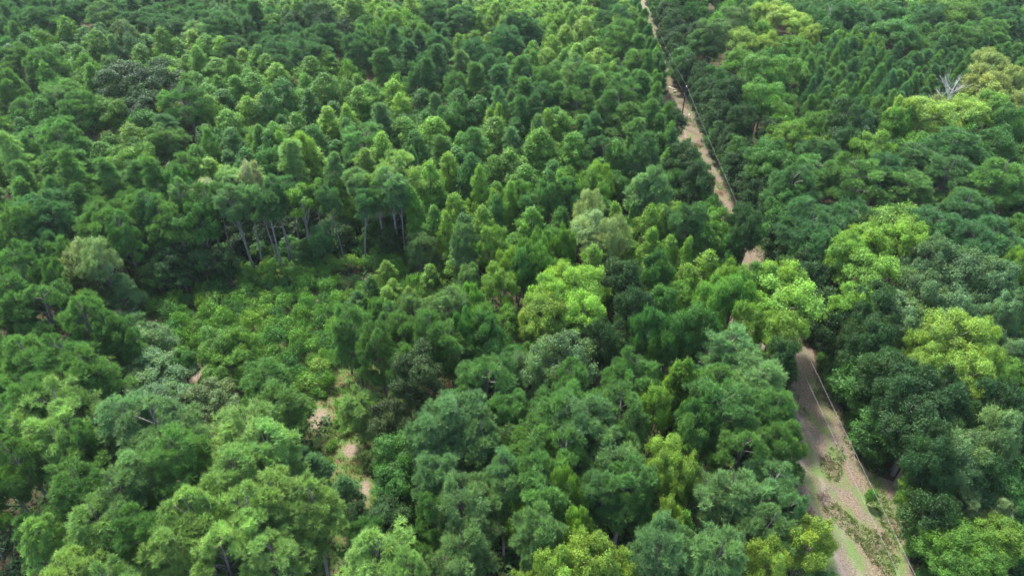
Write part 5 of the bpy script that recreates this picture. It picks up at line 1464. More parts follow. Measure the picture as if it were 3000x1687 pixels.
4 7 -3.3 210.0 11.4 3.10|second nearest light green cone-shaped sweetgum left of ~4
4 7 18.3 213.5 11.0 3.10|nearest light green cone-shaped sweetgum above ~4
4 8 22.8 213.7 11.0 2.51|second nearest yellow green cone-shaped sweetgum right of ~4
4 7 -7.1 214.9 10.8 3.10|fourth nearest light green cone-shaped sweetgum left of ~4
4 6 -77.5 215.2 11.5 3.58|fifth nearest fresh green cone-shaped sweetgum left of ~30
4 7 -50.4 215.2 11.6 3.74|nearest light green cone-shaped sweetgum right of ~30
4 7 -18.6 216.6 12.1 4.20|light green cone-shaped sweetgum farther out left of ~4
4 7 36.2 216.6 12.8 3.81|third nearest light green cone-shaped sweetgum right of ~4
4 5 -85.1 216.6 11.3 3.60|second nearest deep green cone-shaped sweetgum left of ~30
4 7 13.1 218.9 9.4 3.88|third nearest light green cone-shaped sweetgum above ~4
4 6 -8.4 219.4 10.0 3.11|fresh green cone-shaped sweetgum farther out left of ~4
4 6 19.8 219.5 8.5 3.10|nearest fresh green cone-shaped sweetgum above ~4
4 6 -34.8 220.0 12.4 3.10|fresh green cone-shaped sweetgum farther out right of ~30
4 6 -59.9 221.3 9.6 3.56|second nearest fresh green cone-shaped sweetgum right of ~30
4 7 -49.9 222.7 14.0 4.20|third nearest light green cone-shaped sweetgum right of ~30
4 7 8.2 222.7 12.2 4.20|nearest light green cone-shaped sweetgum left of ~4
4 10 -41.0 222.7 11.5 4.20|second nearest bright green cone-shaped sweetgum right of ~30
4 6 -11.8 223.1 10.3 3.16|fresh green cone-shaped sweetgum farther out left of ~4
4 7 -17.6 223.2 9.0 3.81|light green cone-shaped sweetgum farther out left of ~4
4 10 -31.0 224.3 13.9 4.20|third nearest bright green cone-shaped sweetgum right of ~30
4 6 -66.2 225.1 13.7 4.20|nearest fresh green cone-shaped sweetgum above ~30
4 7 27.9 225.1 9.4 3.23|nearest light green cone-shaped sweetgum right of ~4
4 7 -47.6 225.8 13.5 4.20|fourth nearest light green cone-shaped sweetgum right of ~30
4 7 35.4 225.8 12.9 4.20|second nearest light green cone-shaped sweetgum right of ~4
4 10 -5.3 225.8 12.2 4.20|fourth nearest bright green cone-shaped sweetgum left of ~4
4 7 17.8 225.8 11.9 4.20|fourth nearest light green cone-shaped sweetgum above ~4
4 7 12.8 225.8 11.5 4.20|fifth nearest light green cone-shaped sweetgum above ~4
4 10 -54.4 225.8 11.1 4.20|nearest bright green cone-shaped sweetgum right of ~30
4 5 -22.6 226.0 11.0 3.58|sixth nearest deep green cone-shaped sweetgum left of ~4
4 7 23.5 227.2 10.3 3.10|sixth nearest light green cone-shaped sweetgum above ~4
4 6 -61.2 227.6 11.6 3.10|nearest fresh green cone-shaped sweetgum right of ~30
4 5 -90.6 227.7 10.1 3.10|third nearest deep green cone-shaped sweetgum left of ~30
4 6 -36.2 229.1 10.6 3.38|sixth nearest fresh green cone-shaped sweetgum right of ~30
4 6 -17.8 229.6 10.1 3.60|fresh green cone-shaped sweetgum farther out left of ~4
4 6 -71.0 230.0 10.1 3.33|nearest fresh green cone-shaped sweetgum left of ~30
4 6 -77.4 230.4 11.7 3.36|third nearest fresh green cone-shaped sweetgum left of ~30
4 7 9.7 231.8 10.1 3.52|light green cone-shaped sweetgum farther out above ~4
4 6 -3.3 232.4 9.9 3.10|fresh green cone-shaped sweetgum farther out left of ~4
4 5 -28.1 232.9 12.1 3.93|third nearest deep green cone-shaped sweetgum right of ~30
4 5 -59.5 233.0 9.6 3.90|nearest deep green cone-shaped sweetgum right of ~30
4 6 -39.5 233.8 10.1 3.93|fifth nearest fresh green cone-shaped sweetgum right of ~30
4 6 -14.7 234.7 10.0 3.75|fresh green cone-shaped sweetgum farther out left of ~4
4 6 -74.5 235.1 10.5 3.10|second nearest fresh green cone-shaped sweetgum left of ~30
4 5 -19.7 236.7 11.8 3.10|fourth nearest deep green cone-shaped sweetgum left of ~4
4 6 -0.2 236.7 9.7 3.15|sixth nearest fresh green cone-shaped sweetgum left of ~4
4 5 -90.5 236.7 10.1 3.38|nearest deep green cone-shaped sweetgum left of ~30
4 7 12.5 237.0 10.3 3.97|light green cone-shaped sweetgum farther out above ~4
4 6 -24.8 237.9 10.4 3.67|fresh green cone-shaped sweetgum farther out left of ~4
4 7 24.1 238.1 9.6 3.60|light green cone-shaped sweetgum farther out above ~4
4 7 -44.1 238.4 10.5 3.71|sixth nearest light green cone-shaped sweetgum right of ~30
4 7 -10.6 239.5 9.4 3.30|sixth nearest light green cone-shaped sweetgum left of ~4
4 5 -34.2 239.8 10.4 3.50|second nearest deep green cone-shaped sweetgum right of ~30
4 6 -70.9 240.8 11.5 3.40|second nearest fresh green cone-shaped sweetgum above ~30
4 7 16.1 241.6 8.9 3.46|light green cone-shaped sweetgum farther out above ~4
4 6 -14.6 242.9 9.2 3.36|fresh green cone-shaped sweetgum farther out left of ~4
4 6 40.6 242.9 13.5 2.14|fourth nearest fresh green cone-shaped sweetgum right of ~4
4 7 -43.3 244.2 10.4 3.55|light green cone-shaped sweetgum farther out right of ~30
4 7 -49.8 244.4 12.1 3.50|fifth nearest light green cone-shaped sweetgum right of ~30
4 5 -21.4 245.2 12.3 3.87|fifth nearest deep green cone-shaped sweetgum left of ~4
4 6 -37.3 245.8 10.9 3.84|fresh green cone-shaped sweetgum farther out right of ~30
4 6 35.5 245.8 12.2 3.10|third nearest fresh green cone-shaped sweetgum right of ~4
4 6 40.6 246.4 13.8 2.51|fifth nearest fresh green cone-shaped sweetgum right of ~4
4 6 -7.3 246.6 10.2 3.71|fresh green cone-shaped sweetgum farther out left of ~4
4 6 18.6 247.5 12.1 3.10|second nearest fresh green cone-shaped sweetgum above ~4
4 6 0.3 249.2 10.4 3.79|fresh green cone-shaped sweetgum farther out left of ~4
4 6 -75.9 249.6 11.6 3.14|third nearest fresh green cone-shaped sweetgum above ~30
4 5 -18.3 249.6 10.3 3.12|third nearest deep green cone-shaped sweetgum left of ~4
4 6 -52.0 250.1 8.5 3.53|fourth nearest fresh green cone-shaped sweetgum right of ~30
4 6 -81.8 250.8 12.2 3.62|fourth nearest fresh green cone-shaped sweetgum left of ~30
4 6 40.4 250.9 13.9 2.04|sixth nearest fresh green cone-shaped sweetgum right of ~4
4 6 15.7 252.3 10.7 3.10|third nearest fresh green cone-shaped sweetgum above ~4
4 6 20.7 253.2 11.5 3.10|fourth nearest fresh green cone-shaped sweetgum above ~4
4 6 -65.3 253.7 12.1 3.60|third nearest fresh green cone-shaped sweetgum right of ~30
4 6 3.3 254.0 9.5 3.56|fifth nearest fresh green cone-shaped sweetgum left of ~4
4 5 -14.8 254.5 9.1 3.39|second nearest deep green cone-shaped sweetgum left of ~4
4 7 10.5 254.8 10.0 3.71|light green cone-shaped sweetgum farther out above ~4
4 6 -30.8 256.4 12.4 3.23|fresh green cone-shaped sweetgum farther out right of ~30
4 7 -36.3 256.6 10.3 3.30|light green cone-shaped sweetgum farther out right of ~30
4 6 -91.4 257.1 12.2 3.42|sixth nearest fresh green cone-shaped sweetgum left of ~30
4 6 -3.6 257.3 10.9 3.10|fresh green cone-shaped sweetgum farther out left of ~4
4 6 16.3 257.9 12.5 3.10|fifth nearest fresh green cone-shaped sweetgum above ~4
4 6 -69.5 259.9 11.5 3.81|fifth nearest fresh green cone-shaped sweetgum above ~30
4 7 -61.0 260.0 11.1 3.74|second nearest light green cone-shaped sweetgum right of ~30
4 6 -75.4 261.4 10.5 3.66|fourth nearest fresh green cone-shaped sweetgum above ~30
4 6 -27.6 261.4 10.6 3.48|fresh green cone-shaped sweetgum farther out right of ~30
4 7 -37.0 261.5 11.3 3.19|light green cone-shaped sweetgum farther out right of ~30
4 5 -8.2 261.8 10.0 3.44|nearest deep green cone-shaped sweetgum left of ~4
3 2 -18.5 48.7 6.0 1.92|only dark green slender young pine left of ~12
3 2 -22.8 52.0 6.0 1.99|second nearest dark green slender young pine below ~11
3 2 -24.7 53.6 6.0 1.68|nearest dark green slender young pine below ~11
3 1 -59.2 84.0 8.6 2.50|lone small blue green pine with dark trunk at the edge of the clearing
3 2 -18.4 121.4 11.6 1.80|only dark green slender young pine right of ~5
3 1 5.1 130.2 14.5 2.37|only blue green slender young pine above ~16
3 0 78.2 147.6 12.0 1.85|mid green slender young pine farther out below ~20
3 0 83.5 148.1 9.6 1.82|mid green slender young pine farther out below ~20
3 0 74.1 148.9 11.4 2.71|mid green slender young pine farther out below ~20
3 0 85.8 150.8 11.8 2.05|mid green slender young pine farther out below ~20
3 1 -17.3 150.8 11.1 2.60|only blue green slender young pine above ~5
3 4 78.5 151.0 10.2 2.46|second nearest dusky green slender young pine below ~20
3 0 82.7 151.4 10.4 2.39|mid green slender young pine farther out below ~20
3 1 -0.5 151.6 11.5 2.31|only blue green slender young pine below ~4
3 0 71.9 152.9 8.7 2.42|mid green slender young pine farther out left of ~20
3 0 75.5 153.7 11.2 1.96|mid green slender young pine farther out below ~20
3 0 78.6 154.3 12.2 1.75|fifth nearest mid green slender young pine below ~20
3 0 69.1 154.5 9.4 1.98|mid green slender young pine farther out left of ~20
3 2 85.9 154.5 12.4 1.65|second nearest dark green slender young pine below ~20
3 0 81.9 155.2 11.6 1.82|third nearest mid green slender young pine below ~20
3 4 88.8 156.0 9.9 2.70|third nearest dusky green slender young pine below ~20
3 0 76.6 156.9 11.6 2.54|fifth nearest mid green slender young pine left of ~20
3 0 72.8 157.1 10.5 2.51|mid green slender young pine farther out left of ~20
3 4 91.8 157.7 11.3 2.12|nearest dusky green slender young pine left of ~18
3 0 85.3 158.2 7.6 2.60|mid green slender young pine farther out below ~20
3 2 69.9 158.4 12.3 1.65|dark green slender young pine farther out left of ~20
3 4 74.6 159.9 11.0 1.93|nearest dusky green slender young pine left of ~20
3 0 82.4 160.1 11.9 1.55|second nearest mid green slender young pine below ~20
3 2 89.4 160.2 8.3 2.78|third nearest dark green slender young pine below ~20
3 2 78.8 160.5 12.4 2.28|fifth nearest dark green slender young pine left of ~20
3 2 99.5 161.5 8.6 2.63|nearest dark green slender young pine left of ~18
3 0 94.5 161.7 10.5 1.84|fifth nearest mid green slender young pine left of ~18
3 0 71.9 161.8 8.0 1.68|mid green slender young pine farther out left of ~20
3 2 106.0 162.4 9.2 2.37|nearest dark green slender young pine right of ~18
3 0 112.4 162.4 12.1 2.77|third nearest mid green slender young pine right of ~18
3 2 75.4 163.0 10.2 2.66|dark green slender young pine farther out left of ~20
3 0 81.2 163.1 9.3 1.94|sixth nearest mid green slender young pine below ~20
3 0 85.2 163.2 7.7 2.02|fourth nearest mid green slender young pine below ~20
3 4 90.9 163.7 12.3 2.45|second nearest dusky green slender young pine right of ~20
3 2 109.1 163.9 12.1 2.37|third nearest dark green slender young pine right of ~18
3 0 78.2 164.3 11.3 2.49|fourth nearest mid green slender young pine left of ~20
3 0 101.6 164.4 10.4 2.70|nearest mid green slender young pine left of ~18
3 0 97.5 164.7 10.9 2.14|fourth nearest mid green slender young pine left of ~18
3 0 94.4 165.5 11.5 2.38|mid green slender young pine farther out right of ~20
3 2 106.5 165.7 9.0 1.95|nearest dark green slender young pine above ~18
3 0 112.5 166.2 9.9 1.85|nearest mid green slender young pine right of ~18
3 0 72.0 166.4 10.1 1.96|mid green slender young pine farther out left of ~20
3 2 82.8 166.7 8.8 1.86|fourth nearest dark green slender young pine left of ~20
3 0 89.8 166.7 12.3 2.48|second nearest mid green slender young pine right of ~20
3 4 74.9 167.3 11.7 2.05|second nearest dusky green slender young pine left of ~20
3 2 99.9 167.6 9.9 2.71|second nearest dark green slender young pine left of ~18
3 4 108.1 168.7 8.8 2.12|nearest dusky green slender young pine above ~18
3 0 78.7 168.8 10.7 2.39|sixth nearest mid green slender young pine left of ~20
3 2 85.6 169.0 9.4 2.38|nearest dark green slender young pine below ~20
3 2 121.0 169.2 8.1 2.46|sixth nearest dark green slender young pine right of ~18
3 0 97.2 169.3 9.7 2.28|mid green slender young pine farther out right of ~20
3 0 93.2 169.3 7.7 1.88|fifth nearest mid green slender young pine right of ~20
3 4 105.0 169.8 11.1 2.61|third nearest dusky green slender young pine above ~18
3 12 -118.5 169.9 12.0 2.60|only grey green slender young pine below ~27
3 2 112.7 170.5 9.3 1.93|second nearest dark green slender young pine right of ~18
3 0 88.6 171.6 9.7 2.00|nearest mid green slender young pine below ~20
3 0 83.1 171.9 11.1 2.48|second nearest mid green slender young pine left of ~20
3 2 77.7 172.1 8.9 2.69|dark green slender young pine farther out left of ~20
3 2 117.0 172.4 9.3 1.69|fourth nearest dark green slender young pine right of ~18
3 0 102.7 172.5 9.7 1.75|third nearest mid green slender young pine left of ~18
3 2 74.2 172.5 8.2 1.89|dark green slender young pine farther out left of ~20
3 2 121.3 172.8 10.7 1.75|fifth nearest dark green slender young pine right of ~18
3 0 93.3 172.9 11.7 1.60|third nearest mid green slender young pine right of ~20
3 2 124.2 173.8 7.9 2.50|dark green slender young pine farther out right of ~18
3 0 113.5 174.1 10.8 2.07|second nearest mid green slender young pine above ~18
3 2 108.3 174.1 9.1 1.61|second nearest dark green slender young pine above ~18
3 2 99.0 174.2 10.7 2.55|third nearest dark green slender young pine right of ~20
3 4 90.5 174.5 9.0 1.99|nearest dusky green slender young pine below ~20
3 0 76.5 175.0 12.3 2.39|mid green slender young pine farther out below ~26
3 2 83.2 175.0 10.5 1.54|sixth nearest dark green slender young pine left of ~20
3 0 118.2 175.8 9.9 1.96|second nearest mid green slender young pine right of ~18
3 0 79.5 175.8 11.4 2.26|fifth nearest mid green slender young pine below ~26
3 2 87.0 176.1 11.2 2.63|nearest dark green slender young pine left of ~20
3 4 101.7 176.2 9.8 2.61|fourth nearest dusky green slender young pine right of ~20
3 0 129.6 176.3 10.1 2.60|mid green slender young pine farther out right of ~18
3 4 96.5 176.4 11.1 1.77|nearest dusky green slender young pine right of ~20
3 4 110.6 176.4 8.5 2.62|second nearest dusky green slender young pine above ~18
3 0 106.3 176.7 8.4 1.65|second nearest mid green slender young pine left of ~18
3 0 125.3 177.6 9.5 2.39|sixth nearest mid green slender young pine right of ~18
3 0 92.5 177.9 10.1 2.33|nearest mid green slender young pine right of ~20
3 4 115.2 178.1 12.3 2.35|dusky green slender young pine farther out above ~18
3 0 98.9 178.5 8.4 1.68|sixth nearest mid green slender young pine right of ~20
3 0 88.9 178.7 10.4 1.90|nearest mid green slender young pine left of ~20
3 0 122.0 179.0 12.4 2.53|fourth nearest mid green slender young pine right of ~18
3 0 82.5 179.3 8.1 2.51|mid green slender young pine farther out left of ~20
3 0 95.6 179.5 12.3 2.13|fourth nearest mid green slender young pine right of ~20
3 4 110.6 179.6 9.4 1.52|fifth nearest dusky green slender young pine above ~18
3 2 101.8 179.7 9.4 2.24|second nearest dark green slender young pine right of ~20
3 0 85.8 179.7 7.8 2.44|third nearest mid green slender young pine left of ~20
3 0 118.8 179.9 11.8 1.77|mid green slender young pine farther out above ~18
3 2 128.7 180.5 8.6 2.67|dark green slender young pine farther out right of ~18
3 0 76.9 180.8 12.1 2.48|sixth nearest mid green slender young pine below ~26
3 0 132.5 180.9 9.5 2.30|mid green slender young pine farther out right of ~18
3 2 113.8 181.3 9.3 1.89|third nearest dark green slender young pine above ~18
3 4 105.2 181.6 10.8 2.03|second nearest dusky green slender young pine left of ~18
3 0 125.7 181.9 10.1 2.63|fifth nearest mid green slender young pine right of ~18
3 2 89.3 182.1 8.2 2.39|third nearest dark green slender young pine left of ~20
3 0 82.0 182.4 10.5 2.25|fourth nearest mid green slender young pine below ~26
3 2 94.3 182.7 11.9 2.04|nearest dark green slender young pine above ~20
3 2 98.1 182.7 8.0 2.24|nearest dark green slender young pine right of ~20
3 0 85.2 182.8 11.1 1.82|second nearest mid green slender young pine below ~26
3 0 111.1 182.9 9.7 2.23|third nearest mid green slender young pine above ~18
3 0 117.5 183.3 7.8 2.51|nearest mid green slender young pine above ~18
3 0 130.1 183.7 12.4 2.76|mid green slender young pine farther out right of ~18
3 0 77.1 184.0 9.7 2.54|mid green slender young pine farther out below ~26
3 4 114.3 184.4 7.6 2.32|fourth nearest dusky green slender young pine above ~18
3 2 108.0 184.6 9.6 2.57|fourth nearest dark green slender young pine above ~18
3 0 121.2 184.6 9.9 1.79|fifth nearest mid green slender young pine above ~18
3 2 -41.6 184.8 11.0 2.08|second nearest dark green slender young pine right of ~30
3 0 134.7 185.4 11.5 2.69|mid green slender young pine farther out right of ~18
3 0 127.1 185.5 11.5 2.20|mid green slender young pine farther out right of ~18
3 4 101.9 185.6 12.1 2.29|third nearest dusky green slender young pine right of ~20
3 0 82.4 185.6 10.9 2.00|third nearest mid green slender young pine below ~26
3 0 95.2 185.8 12.3 2.45|second nearest mid green slender young pine above ~20
3 4 110.8 186.1 10.0 2.77|dusky green slender young pine farther out above ~18
3 2 105.2 186.2 7.7 1.87|fourth nearest dark green slender young pine right of ~20
3 2 92.4 187.2 9.0 2.29|second nearest dark green slender young pine left of ~20
3 0 87.5 187.3 11.7 2.00|nearest mid green slender young pine below ~26
3 0 114.8 187.6 9.2 1.90|fourth nearest mid green slender young pine above ~18
3 4 118.7 187.7 8.5 2.21|sixth nearest dusky green slender young pine above ~18
3 0 108.0 188.2 8.8 2.43|mid green slender young pine farther out right of ~20
3 2 -44.7 188.3 13.0 2.33|nearest dark green slender young pine right of ~30
3 0 133.2 188.5 9.8 2.35|mid green slender young pine farther out right of ~18
3 0 78.3 188.6 11.4 1.58|only mid green slender young pine left of ~26
3 4 82.4 188.9 10.6 2.53|fourth nearest dusky green slender young pine below ~26
3 2 124.2 189.1 9.4 2.75|fifth nearest dark green slender young pine above ~18
3 2 111.5 189.2 8.9 2.24|sixth nearest dark green slender young pine above ~18
3 1 -107.6 189.5 12.6 2.60|only blue green slender young pine below ~2
3 0 94.8 189.8 8.1 2.16|nearest mid green slender young pine above ~20
3 2 127.6 190.1 12.2 2.13|dark green slender young pine farther out above ~18
3 4 90.5 190.2 11.2 1.83|second nearest dusky green slender young pine below ~26
3 0 138.4 190.8 7.6 1.73|mid green slender young pine farther out right of ~18
3 4 121.2 190.9 9.1 2.58|dusky green slender young pine farther out above ~18
3 0 114.2 191.1 8.0 2.45|sixth nearest mid green slender young pine above ~18
3 0 80.2 191.2 7.9 2.71|mid green slender young pine farther out below ~26
3 4 117.5 191.5 11.7 2.66|dusky green slender young pine farther out above ~18
3 2 131.7 191.5 10.2 2.45|dark green slender young pine farther out right of ~18
3 4 84.3 191.8 9.7 1.83|third nearest dusky green slender young pine below ~26
3 4 135.8 192.9 8.6 2.70|only dusky green slender young pine right of ~18
3 4 89.2 193.3 11.7 2.61|nearest dusky green slender young pine below ~26
3 2 94.3 193.7 11.1 2.74|second nearest dark green slender young pine above ~20
3 0 120.2 194.0 11.6 1.81|mid green slender young pine farther out above ~18
3 2 140.7 195.3 9.5 1.89|dark green slender young pine farther out right of ~18
3 0 -142.3 202.1 12.6 2.60|only mid green slender young pine below ~27
3 2 -154.0 220.7 13.2 2.60|only dark green slender young pine left of ~27'''
